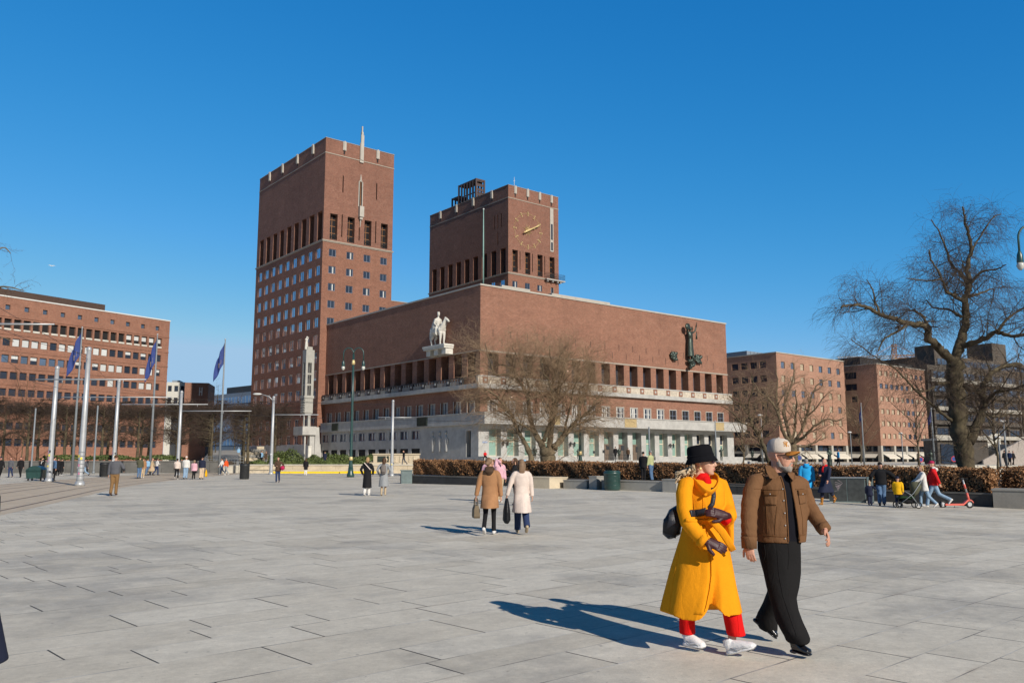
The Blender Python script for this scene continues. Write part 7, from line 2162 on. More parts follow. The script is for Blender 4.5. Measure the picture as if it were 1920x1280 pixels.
# ---- beside the building and the hedge
sx = TC0 + RV * (BX - 1.0) + LV * (BY - 2.6)
person('person in a red jacket sitting on the stone plinth at the city hall corner', (sx.x, sx.y, 1.42), heading(.5, -1), 1.74, C_red, .95, 0, C_black, C_shoeb, H_dark, sit=True, walk=0, arms=('front', 'front'))
person('person in dark clothes by the entrance door, left of the tall bronze statue', at(1154, 862, 110.5), 0, 1.72, C_black, .7, .02, C_black, C_shoeb, H_dark, walk=.1)
person('small dark-clothed person before the rightmost entrance door', at(1178, 862, 113), 0, 1.6, C_brown, .8, .02, C_black, C_shoeb, H_brown, walk=.1)
person('person in black sitting in front of the hedge', spot(1206, 46.8, .40), heading(.5, 1), 1.62, C_black, .8, 0, C_black, C_shoeb, H_dark, walk=.05, bulk=1.1)
person('person in a pale green jacket standing in front of the hedge', spot(1220, 46.8, .40), heading(-.6, .6), 1.68, C_lyel, .9, 0, C_jean, C_shoeb, H_grey, walk=.05)
person('man in a bright blue hooded jacket walking away right of the brown jacket', spot(1511, 33.5), heading(.15, 1), 1.74, C_cyan, .62, .0, C_navy, C_shoeb, H_grey, walk=.15, hood=C_cyan, bulk=1.2, arms=('down', 'down'), vox=.018)
bm = person('bearded man in a long navy coat and tan boots walking left past the cabinet', spot(1546, 33.0), heading(-.75, -.65), 1.8, C_navy, .5, .05, C_navy, C_boot, None, walk=.62, arms=('swing', 'front'), scarf=C_red, topname='coat', bootz=True, vox=.016, skin=M_skinr)
m = MB(); m.ball((0, .06, 1.545), .05, .05, .055, 10, 8); b_ = m.build('beard', H_grey, bm, True)
kid = person('toddler in a navy snowsuit and bobble hat holding the hand of the black puffer', spot(1627, 33.2), heading(.5, 1), .92, C_navy, .75, .02, C_navy, C_navy, None, walk=.15, hat=('bobble', C_beige), scarf=C_beige, bulk=1.25, wide=1.25, vox=.014, arms=('down', (.16, .12, -.2)))
person('woman in a black puffer jacket and beanie with blue jeans between two small children', spot(1649, 33.4), heading(.1, .2), 1.66, C_black, .86, 0, C_jean, C_shoeb, H_dark, walk=.2, hat=('beanie', C_black), bulk=1.25, vox=.016, headturn=-2.6, wide=1.25, arms=((-.2, .05, -.42), (.36, .1, -.30)), female=True)
person('small child in a yellow raincoat with a navy hat and trousers', spot(1680, 32.6), heading(.5, .8), 1.14, C_yel, .75, .01, C_navy, cloth('green_boot', (.16, .2, .18)), None, walk=.35, hat=('beanie', C_navy), bulk=1.3, wide=1.25, vox=.014)
person('fair-haired woman in a white coat pushing the stroller', spot(1729, 32.4), heading(-1, .15), 1.62, C_white, .72, .03, C_ljean, C_shoew, H_blond, 'bob', walk=.5, arms=('push', 'push'), topname='coat', vox=.016, female=True, lean=.08)
rj = person('man in a red jacket with a white hood and raspberry cap striding left', spot(1747, 33.4), heading(-.9, .4), 1.82, C_red, .86, 0, C_ljean, C_shoew, None, walk=.75, phase=-1, hat=('cap', C_mag), hood=C_white, bulk=1.18, vox=.016, headturn=.2)
m = MB()
for i, ch in enumerate(((-.05, 1.28), (.0, 1.22), (.05, 1.16))): m.box(.205, .215, ch[0] - .03, ch[0] + .03, ch[1], ch[1] + .05)
# stroller
q = spot(1700, 32.4)
st = thing('stroller', 'black and olive stroller with small wheels pushed by the woman in white', 'stroller', q, heading(-1, .15))
Y_ = lambda x, y, z: (x, y, z)
for x, y in ((-.22, -.25), (.22, -.25), (-.2, .42), (.2, .42)):
    r_ = .11; m = MB(); m.tube([(x, y + r_ * math.cos(2 * PI * k / 16), r_ + .01 + r_ * math.sin(2 * PI * k / 16)) for k in range(17)], .022, 6, 0, False); w_ = m.build('wheel', M_tyre, st, True)
    MB().tube([(x - .02, y, .12), (x + .02, y, .12)], .03, 8).build('hub', M_galv, w_)
m = MB()
for x in (-.22, .22): m.tube([(x, -.42, 1.02), (x, -.1, .55), (x * .9, .42, .13)], .016, 6); m.tube([(x, -.25, .13), (x, .0, .5), (x, .2, .62)], .016, 6)
m.tube([(-.22, -.42, 1.02), (.22, -.42, 1.02)], .02, 6); m.build('frame', M_dgalv, st, True)
m = MB(); m.tube([(0, -.15, .42), (0, .0, .38), (0, .25, .40), (0, .42, .36)], [(.19, .05), (.2, .07), (.2, .06), (.16, .03)], 12, ref=(1, 0, 0)); m.build('seat', C_dgreen, st, True)
m = MB(); m.tube([(0, -.22, .98), (0, -.24, .8), (0, -.2, .6), (0, -.12, .42)], [(.16, .16), (.2, .22), (.2, .14), (.18, .05)], 14, ref=(1, 0, 0)); m.build('canopy', C_olive, st, True)
m = MB(); m.tube([(0, -.22, .26), (0, .1, .24), (0, .3, .26)], [(.18, .08), (.2, .1), (.17, .05)], 10, ref=(1, 0, 0)); m.build('basket', C_black, st, True)
# misc people beyond the hedge at right
for i, (px, Y, c, lb) in enumerate(((1884, 95, C_black, 'dark-clothed person on the stair, nearest the kiosk'), (1893, 98, C_djean, 'person in blue on the middle of the stair'), (1900, 104, C_black, 'dark-clothed person at the foot of the stair flank'), (1572, 85, C_cyan, 'crouched person in bright blue beyond the rough-stone sculpture'), (1722, 110, C_beige, 'person in beige beneath the awnings of the second salmon block'))):
    person(lb, spot(px, Y, .88), rnd.random() * 6, 1.7, c, .85, .0, C_black, C_shoeb, H_dark, walk=.2, vox=.03)
# figure cropped by the left edge, close to the camera
g = ground(-86, 1316)
person('person in a long navy coat almost wholly cut off by the left edge', g, heading(.3, 1), 1.72, C_navy, .24, .17, C_navy, C_shoeb, H_dark, walk=.1, arms=((.03, .06, -.52), (-.03, .06, -.52)), topname='coat', bulk=.9, vox=.014)
# ------------------------------------------------------------------ the couple walking in front
from mathutils.bvhtree import BVHTree


def proj(P):
    d = P.y * CP + (P.z - EYE) * SP; v = -P.y * SP + (P.z - EYE) * CP
    return 960 + FPX * P.x / d, 640 - FPX * v / d


class Fig:
    """world positions from the figure's traced outline at distance Y0 plus a depth offset, relative to a ground point"""
    def __init__(s, Y0, base): s.Y0 = Y0; s.base = Vector(base)
    def __call__(s, X, Y, d=0.0): return at(1220 + X / 2.782, 800 + Y / 2.782, s.Y0 + d) - s.base
    def cam(s, p): return proj(Vector(p) + s.base)
    def zoomc(s, p):
        x, y = s.cam(p); return (x - 1220) * 2.782, (y - 800) * 2.782


def band(F, Y, xl, xr, d, ry, n=40, fold=None, hem=None, p=2.0):
    """horizontal closed ring whose outline runs from xl to xr at height Y of the tracing"""
    a, b = F(xl, Y, d), F(xr, Y, d); c = (a + b) / 2; rx = (b - a).length / 2; out = []
    for k in range(n):
        t = 2 * PI * k / n; cx, sy = math.cos(t), math.sin(t)
        e = 2.0 / p; X = math.copysign(abs(cx) ** e, cx); Yv = math.copysign(abs(sy) ** e, sy)
        f = 1 + (fold(t, Y) if fold else 0)
        out.append(c + Vector((rx * X * f, ry * Yv * f, hem(t) if hem else 0)))
    return out


class Surf:
    """shoots camera rays onto a finished garment so that seams, pockets and buttons lie on it"""
    def __init__(s, o, F):
        me = o.data; s.t = BVHTree.FromPolygons([v.co.copy() for v in me.vertices], [tuple(p.vertices) for p in me.polygons]); s.F = F; s.o = o
    def hit(s, X, Y, off=0.003):
        c = Vector((0, 0, EYE)) - s.F.base; r = ray(1220 + X / 2.782, 800 + Y / 2.782).normalized()
        p, n, _, _ = s.t.ray_cast(c, r)
        if p is None: return None, None
        if n.dot(r) > 0: n = -n
        return p + n * off, n
    def line(s, pts, r=.003, step=6, off=.001):
        out = []
        for (x0, y0), (x1, y1) in zip(pts, pts[1:]):
            k = max(1, int(math.hypot(x1 - x0, y1 - y0) / step))
            for i in range(k + (1 if (x1, y1) == pts[-1] else 0)):
                p, n = s.hit(x0 + (x1 - x0) * i / k, y0 + (y1 - y0) * i / k, off)
                if p is not None: out.append(p)
        return out
    def seam(s, name, pts, r, m_, parent, off=.001, flat=1.0):
        P = s.line(pts, r, off=off)
        if len(P) > 1: return MB().tube(P, r, 6, flat=flat).build(name, m_, parent, True)
    def patch(s, name, quad, m_, parent, th=.006, nu=8, nv=8):
        """sheet over the surface bounded by four traced corners (tl, tr, br, bl)"""
        g = []; m = MB()
        for j in range(nv + 1):
            for i in range(nu + 1):
                u, v = i / nu, j / nv
                a = [quad[0][k] * (1 - u) + quad[1][k] * u for k in (0, 1)]; b = [quad[3][k] * (1 - u) + quad[2][k] * u for k in (0, 1)]
                p, n = s.hit(a[0] * (1 - v) + b[0] * v, a[1] * (1 - v) + b[1] * v, th)
                if p is None: return None
                g.append(p)
        m.add(g, [(j * (nu + 1) + i, (j + 1) * (nu + 1) + i, (j + 1) * (nu + 1) + i + 1, j * (nu + 1) + i + 1) for j in range(nv) for i in range(nu)])
        o = m.build(name, m_, parent, True); k = o.modifiers.new('thick', 'SOLIDIFY'); k.thickness = th * 1.4; k.offset = -1 if False else 0
        return o


def wool(name, col, rough=.95, fuzz=.25, bump=.25, sc=60, stripe=None):
    t = NT(name); c = t.coord()
    n1 = t.noise(5, 5, .6, c); n2 = t.noise(sc, 3, .7, c)
    k = t.math('ADD', t.math('MULTIPLY', t.ramp(n1, .3, .7), .16), t.math('MULTIPLY', t.ramp(n2, .3, .7), .14))
    wv = t.n('ShaderNodeTexVoronoi'); wv.inputs['Scale'].default_value = sc * 4; t.l(c, wv.inputs['Vector'])
    k = t.math('ADD', k, t.math('MULTIPLY', wv.outputs['Distance'], .35))
    n3 = t.noise(1.7, 4, .6, c); k = t.math('ADD', k, t.math('MULTIPLY', t.ramp(n3, .35, .65), .22))
    t.set(t.mix(k, tuple(x * .80 for x in col), tuple(min(1, x * 1.3) for x in col)), rough, 0, .06)
    try:
        t.b.inputs['Sheen Weight'].default_value = fuzz; t.b.inputs['Sheen Roughness'].default_value = .5; t.b.inputs['Sheen Tint'].default_value = (*[min(1, x * 1.6 + .05) for x in col], 1)
    except Exception: pass
    fold = t.noise(9, 3, .5, t.mapping(c, (1.6, 1.6, .7)), .6)
    t.bump(t.math('ADD', t.math('MULTIPLY', n2, .10), fold), bump, .03)
    return t.mat


W_coat = wool('mustard_wool', (0.73, 0.275, 0.010), bump=.28, fuzz=.08); W_red = wool('red_knit', (0.62, 0.012, 0.012), bump=.35, fuzz=.1)
W_suede = wool('brown_suede', (0.155, 0.080, 0.040), bump=.45, sc=40, fuzz=.12); W_suede2 = wool('brown_suede_edge', (0.130, 0.063, 0.028), bump=.3, sc=40)
W_black = wool('black_twill', (0.014, 0.0135, 0.014), .85, .03, .35); W_tee = wool('charcoal_knit', (0.010, 0.010, 0.014), .9, .05, .3); W_felt = wool('black_felt', (0.008, 0.008, 0.010), .95, .1, .2)
W_glove = mat('oxblood_leather', (0.042, 0.011, 0.015), .5, .18, 8, .12, spec=.4, bscale=16); W_bag = mat('dark_bag_leather', (.012, .014, .022), .4, .3, 8, .2)
W_shoe = mat('white_trainer_mesh', (.66, .66, .67), .7, .08, 25, .3, bscale=50); W_sole = mat('grey_rubber_sole', (.18, .18, .18), .8, .2, 10); W_silver = mat('silver_trim', (.42, .43, .45), .45, .1, 9)
W_patent = mat('polished_black_leather', (.009, .009, .012), .16, .3, 5, .1, spec=.7); W_lens = glass_mat('dark_lens', (.01, .01, .012), .05, 0, .9); W_lensp = glass_mat('plum_lens', (.075, .012, .04), .08, 0, .8)
W_cap = wool('stone_cotton', (0.52, 0.455, 0.39), .9, .05, .15); W_capm = wool('grey_mesh', (0.30, 0.28, 0.27), .9, .05, .2, 90); W_brim = wool('tan_suede_brim', (0.32, 0.13, 0.028), .9, .2, .15)
W_beard = wool('grey_beard', (0.30, 0.265, 0.235), .9, .1, .8, 120); W_hair = mat('blond_strands', (0.40, 0.285, 0.165), .5, .3, 30, col2=(.56, .43, .28)); W_logo = mat('amber_embroidery', (.50, .21, .025), .7, .15, 40)
M_wskin = mat('fair_skin', (0.53, 0.30, 0.21), .5, .08, 12); M_mskin = mat('weathered_skin', (0.49, 0.25, 0.17), .5, .12, 12, .15, bscale=60)


def facing(dx, dy, tilt=0.0, roll=0.0):
    return Matrix.Rotation(heading(dx, dy), 3, 'Z') @ Matrix.Rotation(tilt, 3, 'X') @ Matrix.Rotation(roll, 3, 'Y')


# ================= the woman
gw = Vector((1.75, 7.48, 0)); gw.z = gz(gw.x)
wm = thing('person', 'woman in a long mustard-yellow coat, black hat, red trousers and white trainers, walking', 'person', gw)
F = Fig(7.48, gw)
HR = facing(.90, -.43, 0, .0)
hc = F(272, 184, 0)
m = MB()
head_shape(m, hc, 1.0, HR, True)
m.tube([F(255, 235, .0), F(258, 290, .02), F(265, 330, .02)], [.056, .06, .1], 12)
m.tube([F(270, 330, .02), F(275, 470, .02), F(280, 620, .02)], [(.13, .09), (.12, .09), (.13, .1)], 12, ref=(1, 0, 0))
m.tube([F(240, 600, .06), F(215, 850, .1), F(205, 1050, .14), F(205, 1100, .14)], [.08, .06, .035, .035], 10)
m.tube([F(320, 600, -.02), F(385, 850, -.05), F(424, 1060, -.08), F(425, 1120, -.08)], [.08, .06, .036, .036], 10)
m.tube([F(205, 310, -.06), F(182, 335, -.12), F(190, 470, -.19), F(285, 592, -.28)], [.035, .04, .036, .03], 10); m.tube([F(345, 315, .09), F(376, 345, .10), F(400, 440, .02), F(400, 462, -.05), F(384, 462, -.18)], [.035, .035, .035, .035, .028], 10)
m.remesh('body', M_wskin, wm, .0065, 3)
# lips, earring, glasses
T = lambda x, y, z: hc + HR @ Vector((x, y, z))
m = MB(); m.tube([T(-.02, .088, -.059), T(0, .1, -.0565), T(.02, .088, -.059)], [.003, .006, .003], 6); m.tube([T(-.018, .088, -.066), T(0, .098, -.0675), T(.018, .088, -.066)], [.003, .006, .003], 6); m.build('lips', M_lips, wm, True)
for g in (-1, 1): MB().lathe(T(.078 * g, -.005, -.055), [(.006, -.014), (.012, -.006), (.012, .006), (.006, .014)], 10).build('earring', M_gold, wm, True)


def glasses(parent, T, mf, ml, w=.060, h=.046, y=.104, z=.018):
    gl = []
    for g in (-1, 1):
        P = [(w * .52 * math.copysign(abs(math.cos(a)) ** .6, math.cos(a)), h * .5 * math.copysign(abs(math.sin(a)) ** .6, math.sin(a))) for a in (2 * PI * k / 20 for k in range(20))]
        q = [T(g * .034 + a, y - abs(g * .034 + a) ** 2 * 3.4, z + b) for a, b in P]
        f = T(0, 1, 0) - T(0, 0, 0)
        m = MB(); m.slab(q, -f * .003); l_ = m.build('lens', ml, parent)
        MB().tube(q + [q[0]], .0034, 6, 0, False).build('rim', mf, l_, True)
        MB().tube([T(.064 * g, y - .016, z + .008), T(.078 * g, .03, z + .006), T(.079 * g, -.02, z - .002)], [(.004, .008), (.004, .006), (.003, .004)], 6).build('temple', mf, l_, True)
    MB().tube([T(-.01, y + .001, z + .004), T(0, y + .003, z + .007), T(.01, y + .001, z + .004)], .003, 6).build('bridge', mf, l_)


glasses(wm, T, W_lens, W_lensp)
# bucket hat, tipped to the back
hm = Matrix.Rotation(.15, 3, 'X')
e = lambda r, z, fy=1.12, dy=-.012: [hc + HR @ (hm @ Vector((r * math.cos(2 * PI * k / 32), dy + r * fy * math.sin(2 * PI * k / 32), z))) for k in range(32)]
m = MB(); m.rings([e(.098, .030), e(.126, -.004, 1.14), e(.129, -.001, 1.14), e(.105, .046), e(.102, .058), e(.100, .10), e(.096, .128), e(.086, .146), e(.05, .153), e(.004, .154)])
hat_ = m.build('bucket_hat', W_felt, wm, True, True)
MB().rings([e(.1055, .050), e(.1068, .054), e(.1055, .066), e(.102, .062)], cap=False).build('hat_band', W_felt, hat_, True)
# wind-blown hair, many tapering locks
R = random.Random(6); m = MB()
for i in range(280):
    a = R.random(); s0 = F(218 + 22 * R.random() - 26 * a * .4, 196 + 50 * R.random(), .05 * R.gauss(0, 1) + .02)
    ex, ey = 128 + 70 * R.random() ** 1.6, 232 + 62 * R.random()
    P = [s0, F(205 - 10 * R.random(), 212 + 30 * R.random() + 8 * a, .03 + .05 * R.gauss(0, 1)), F(178 + 14 * R.gauss(0, 1), 232 + 22 * R.random(), .03 + .05 * R.gauss(0, 1)), F(ex, ey, .02 + .06 * R.gauss(0, 1))]
    P = smooth_path(P, 4); n_ = len(P)
    m.tube(P, [(.010 * (1 - .8 * k / (n_ - 1)) + .0015, .004) for k in range(n_)], 5)
for i in range(40):
    P = [F(226 + 10 * R.random(), 186 + 18 * R.random(), .02 + .03 * R.gauss(0, 1)), F(222 + 8 * R.random(), 222 + 10 * R.random(), -.02 + .03 * R.gauss(0, 1)), F(205 + 12 * R.random(), 262 + 16 * R.random(), -.03 + .03 * R.gauss(0, 1))]
    m.tube(smooth_path(P, 4), [(.009 * (1 - .8 * k / 8) + .001, .004) for k in range(9)], 5)
m.build('hair', W_hair, wm, True)
# red roll-neck
m = MB(); m.rings([band(F, y, a, b, .0, r, 28) for y, a, b, r in ((335, 238, 322, .085), (300, 230, 318, .080), (270, 229, 310, .072), (248, 232, 303, .064), (240, 236, 298, .058))])
m.tube([F(288, 262, -.07), F(300, 285, -.085), F(306, 315, -.09)], [(.03, .012), (.035, .012), (.02, .008)], 8, ref=(1, 0, 0))
m.remesh('roll_neck', W_red, wm, .007, 2)
# ---- the coat
val = lambda t, Y: (-.42 * min(1, max(0, (Y - 640) / 330)) ** 1.2 * math.exp(-((math.cos(t) - .13 - .10 * (1 - (Y - 640) / 330)) / .13) ** 2) if math.sin(t) < 0 and Y > 640 else 0)
fold = lambda t, Y: val(t, Y) + (0 if Y < 520 else (Y - 520) / 450) * (.055 * math.sin(4 * t + .6 + Y * .002) + .032 * math.sin(7 * t + 2.0 + Y * .005)) + (.012 * math.sin(4 * t + Y * .06) if 330 < Y < 560 else 0)
def hem(t):
    # t=0 right side, pi left, -pi/2 (=3pi/2) faces the camera
    front = math.sin(t)
    z = 0.0
    if front < 0:
        x = math.cos(t)
        if -.12 < x < .42: z += .10 * math.sin((x + .12) / .54 * PI)      # notch where the fronts part
        if -.75 < x <= -.12: z -= .030 * math.sin((x + .75) / .63 * PI)
        if x > .5: z += .008
    return z
rows = [(272, 205, 335, .02, .075), (280, 172, 362, .02, .10), (296, 158, 378, .02, .12), (330, 168, 384, .02, .145), (400, 176, 386, .02, .155), (450, 175, 382, .02, .15), (476, 172, 380, .02, .148), (520, 166, 388, .03, .17),
        (580, 154, 398, .03, .19), (660, 132, 412, .03, .215), (740, 112, 424, .03, .235), (820, 95, 438, .02, .25), (900, 78, 454, .01, .265), (968, 66, 466, .0, .275)]
m = MB(); n_ = len(rows)
m.rings([band(F, y, a, b, d, r, 72, fold, hem if i == n_ - 1 else (lambda t: hem(t) * .5) if i == n_ - 2 else None, 2.0 + .3 * (y > 700)) for i, (y, a, b, d, r) in enumerate(rows)][::-1])
# sleeves: upper arm, forearm, open cuff
m.tube([F(205, 285, -.05), F(182, 299, -.10), F(174, 350, -.14), F(178, 430, -.18), F(196, 500, -.22), F(238, 552, -.265), F(284, 600, -.30)], [.05, .066, .071, .068, .067, .062, .058], 16)
m.tube([F(335, 285, .07), F(366, 300, .12), F(384, 360, .10), F(402, 430, .03), F(408, 462, -.06), F(398, 480, -.13)], [.05, .064, .070, .068, .070, .060], 16)
m.tube([F(412, 455, -.03), F(412, 520, -.07), F(420, 590, -.09), F(428, 640, -.09)], [(.045, .06), (.036, .05), (.024, .035), (.008, .012)], 12, ref=(1, 0, 0))
coat = m.remesh('coat', W_coat, wm, .0085, 3)
S = Surf(coat, F)
# overlapping front panel, standing proud of the coat
g = []; U, V = 10, 26
L_ = lambda v: (288 + 26 * math.sin(v * PI * .8) - 34 * v ** 2, 505 + 500 * v)
m = MB(); ok = True
for j in range(V + 1):
    v = j / V; xa = 282 + 26 * math.sin(v * PI * .85) - 22 * v ** 2.2; xb = xa - 70 - 40 * v
    for i in range(U + 1):
        u = i / U; p, n = S.hit(xa + (xb - xa) * u, 512 + 466 * v, -.005 + .017 * (1 - u) ** 2)
        if p is None: p = g[-1] if g else F(xa, 512 + 466 * v, -.25)
        g.append(p)
m.add(g, [(j * (U + 1) + i, j * (U + 1) + i + 1, (j + 1) * (U + 1) + i + 1, (j + 1) * (U + 1) + i) for j in range(V) for i in range(U)])
fp = m.build('front_panel', W_coat, coat, True); k = fp.modifiers.new('thick', 'SOLIDIFY'); k.thickness = .005
m = MB()
for j in range(V): pass
S.seam('panel_edge', [(282, 520), (300, 590), (314, 680), (314, 770), (302, 860), (286, 940), (278, 964)], .0045, W_coat, coat, .010)
S.seam('side_seam', [(150, 640), (125, 760), (104, 880), (98, 965)], .0028, W_coat, coat, .000)
S.seam('dart_seam', [(205, 300), (222, 360), (228, 440)], .0025, W_coat, coat, .0)
S.seam('placket_edge', [(268, 345), (275, 390), (272, 450)], .004, W_coat, coat, .002)
# tie belt at the waist with a hanging end
S.seam('tie_belt', [(182, 486), (230, 492), (290, 488), (345, 478), (382, 468)], .016, W_coat, coat, .004, .35)
m = MB(); m.tube([F(300, 480, -.20), F(330, 500, -.22), F(372, 545, -.24), F(408, 600, -.23), F(432, 645, -.21)], [(.010, .024), (.008, .03), (.007, .034), (.006, .034), (.004, .026)], 10, ref=(0, 1, 0)); m.build('belt_end', W_coat, coat, True)
# rolled shawl collar
P = [F(214, 252, .08), F(214, 268, -.02), F(236, 296, -.10), F(268, 328, -.15), F(300, 345, -.16), F(330, 330, -.13), F(346, 300, -.06), F(344, 268, .02), F(322, 250, .09)]
P = smooth_path(P, 5); n_ = len(P)
m = MB(); m.tube(P, [(.030 + .014 * math.sin(PI * k / (n_ - 1)), .013) for k in range(n_)], 12, ref=(0, 0, 1)); m.remesh('collar', W_coat, coat, .006, 2)
P = smooth_path([F(214, 262, .09), F(262, 246, .12), F(316, 252, .10)], 5)
MB().tube(P, [(.036, .011)] * len(P), 10, ref=(0, 0, 1)).build('collar_back', W_coat, coat, True)
m = MB(); m.tube([F(288, 352, -.165), F(288, 352, -.185)], [.013, .012], 14); m.build('coat_button', W_coat, coat)
# sleeve cuffs with a glimpse of red knit
MB().tube([F(262, 582, -.285), F(288, 604, -.305)], [.066, .064], 18).build('cuff', W_coat, coat, True)
MB().tube([F(396, 478, -.14), F(384, 492, -.17)], [.045, .040], 14).build('sweater_cuff', W_red, wm, True)
# ---- gloved hands
m = MB(); w0 = F(290, 592, -.30); hand_shape(m, w0, F(398, 642, -.34) - w0, Vector((-.25, -.75, .6)), .205, .24, -1, .02, 1.28); m.tube([F(272, 580, -.275), w0, w0 + (F(398, 642, -.34) - w0).normalized() * .02], [.038, .037, .032], 12)
m.remesh('glove', W_glove, wm, .0042, 2)
m = MB(); w0 = F(384, 462, -.20); hand_shape(m, w0, F(285, 430, -.27) - w0, Vector((.1, -.9, .35)), .20, .36, 1, .02, 1.28); m.tube([F(402, 468, -.14), w0, w0 + (F(285, 430, -.27) - w0).normalized() * .02], [.038, .035, .028], 12)
m.remesh('glove', W_glove, wm, .0042, 2)
# ---- trousers
m = MB()
for pts in (((900, 158, 228, .12, .09), (985, 150, 231, .13, .085), (1040, 150, 232, .14, .08), (1078, 151, 232, .145, .078)), ((850, 352, 440, -.06, .095), (960, 374, 470, -.075, .09), (1020, 386, 482, -.08, .088), (1062, 394, 490, -.085, .085), (1086, 400, 495, -.085, .083))):
    m2 = MB(); m2.rings([band(F, y, a, b, d, r, 28, lambda t, Y: .03 * math.sin(3 * t + Y * .03)) for y, a, b, d, r in pts][::-1]); m.add(m2.v, m2.f)
trs = m.remesh('trousers', W_red, wm, .0085, 3)
St = Surf(trs, F); St.seam('crease', [(452, 975), (462, 1080)], .0025, W_red, trs); St.seam('crease', [(196, 1000), (197, 1072)], .0025, W_red, trs)


# ---- trainers
def trainer(heel, toe, up, wdt=.048, pitch=0):
    heel, toe = Vector(heel), Vector(toe); f = toe - heel; L = f.length; f.normalize(); upv = Vector(up); upv = (upv - f * upv.dot(f)).normalized()
    q = lambda a, h: heel + f * L * a + upv * h
    m = MB(); sw = lambda *r: list(r)
    m.tube([q(.0, .055), q(.10, .058), q(.3, .062), q(.5, .055), q(.7, .045), q(.88, .038), q(.98, .034)], [(.030, .026), (.044, .034), (.050, .036), (.042, .041), (.034, .045), (.026, .041), (.012, .02)], 14, ref=upv)
    m.tube([q(.12, .07), q(.14, .105), q(.13, .125)], [(.05, .036), (.045, .034), (.046, .036)], 12, ref=f)
    sh = m.remesh('trainer', W_shoe, wm, .005, 2)
    m = MB(); m.tube([q(-.01, .018), q(.12, .018), q(.35, .016), q(.55, .018), q(.75, .019), q(.93, .026), q(1.0, .036)], [(.020, .03), (.022, .040), (.019, .037), (.018, .043), (.017, .047), (.014, .04), (.006, .018)], 12, ref=upv); m.build('sole', W_shoe, sh, True)
    m = MB(); m.tube([q(.72, .006), q(.88, .010), q(.985, .026)], [(.008, .046), (.008, .04), (.006, .024)], 10, ref=upv); m.build('toe_bumper', W_sole, sh, True)
    sd = f.cross(upv)
    for k in range(5):
        a = .34 + .075 * k; h = .103 - .022 * k * .7
        MB().tube([q(a, h - .016) + sd * .032, q(a - .02, h + .004), q(a, h - .016) - sd * .032], .0032, 6).build('lace', W_shoe, sh, True)
    for g in (-1, 1):
        MB().tube([q(.18, .05) + sd * .036 * g, q(.4, .03) + sd * .043 * g, q(.62, .045) + sd * .044 * g, q(.8, .035) + sd * .043 * g], [(.006, .003), (.01, .004), (.008, .004), (.004, .003)], 8, ref=upv).build('side_stripe', W_silver, sh, True)
    return sh


trainer(F(176, 1137, .14), F(285, 1162, .02), (0, 0, 1))
trainer(F(404, 1187, -.08), F(556, 1158, -.20), (-.1, 0, 1))
# ---- shoulder bag behind her hip, its strap across the coat
bg_ = thing('handbag', 'dark leather bag slung behind the hip of the woman in the yellow coat', 'bag', gw)
m = MB(); m.tube([F(158, 418, .18), F(130, 450, .2), F(112, 510, .21), F(108, 560, .21), F(112, 578, .2)], [(.03, .05), (.060, .08), (.078, .10), (.072, .10), (.03, .05)], 14, ref=(1, 0, .3)); m.remesh('body', W_bag, bg_, .008, 3)
MB().tube([F(140, 440, .10), F(112, 500, .09), F(98, 560, .10)], [(.05, .012), (.08, .014), (.06, .01)], 10, ref=(1, 0, .3)).build('flap', W_bag, bg_, True)
for a in ((88, 552), (122, 572)): MB().tube([F(a[0], a[1] - 20, .16), F(a[0] - 3, a[1] + 6, .15)], [(.026, .008), (.02, .006)], 8, ref=(1, 0, 0)).build('side_tab', W_bag, bg_, True)
P = S.line([(324, 318), (328, 360), (322, 400), (306, 422)], off=.006); Q = S.line([(292, 438), (262, 446), (232, 450), (206, 452)], off=.006)
MB().tube(P, [(.019, .004)] * len(P), 8, ref=(1, 0, 0)).build('strap', W_bag, bg_, True); MB().tube(Q, [(.030, .004)] * len(Q), 8, ref=(0, 0, 1)).build('strap', W_bag, bg_, True)

# ================= the man
gm = Vector((2.35, 7.6, 0)); gm.z = gz(gm.x)
mn = thing('person', 'bearded man in a brown suede jacket, beige cap and wide black trousers, walking', 'person', gm)
F = Fig(7.6, gm)
HR = facing(.84, -.54, -.03, .02); hc = F(676, 158, 0)
T = lambda x, y, z: hc + HR @ Vector((x, y, z))
m = MB(); head_shape(m, hc, 1.06, HR)
m.tube([F(668, 205, .03), F(668, 250, .03), F(668, 300, .04)], [.066, .07, .12], 12)
m.tube([F(672, 300, .04), F(670, 450, .04), F(668, 620, .04)], [(.16, .11), (.15, .11), (.14, .11)], 12, ref=(1, 0, 0))
m.tube([F(660, 620, .0), F(690, 850, -.10), F(765, 1060, -.25), F(770, 1130, -.25)], [.09, .065, .042, .042], 10)
m.tube([F(662, 640, .1), F(655, 860, .2), F(618, 970, .34), F(608, 1040, .40)], [.08, .055, .04, .035], 10)
m.tube([F(625, 335, .08), F(545, 300, -.08), F(523, 370, -.15), F(514, 460, -.19), F(515, 620, -.24)], [.035, .035, .04, .04, .032], 10); m.tube([F(765, 310, .07), F(796, 345, .115), F(828, 420, .08), F(908, 545, -.10)], [.04, .045, .042, .032], 10)
w0 = F(514, 612, -.24); hand_shape(m, w0, F(520, 682, -.30) - w0, Vector((-.5, -.75, .1)), .185, .55, -1, .08)
w1 = F(905, 532, -.09); hand_shape(m, w1, F(938, 598, -.17) - w1, Vector((.72, .1, .62)), .185, .42, -1, .12)
m.remesh('body', M_mskin, mn, .0055, 2)
glasses(mn, lambda x, y, z: hc + HR @ (Vector((x, y, z)) * 1.06), W_lens, W_lens, .064, .046)
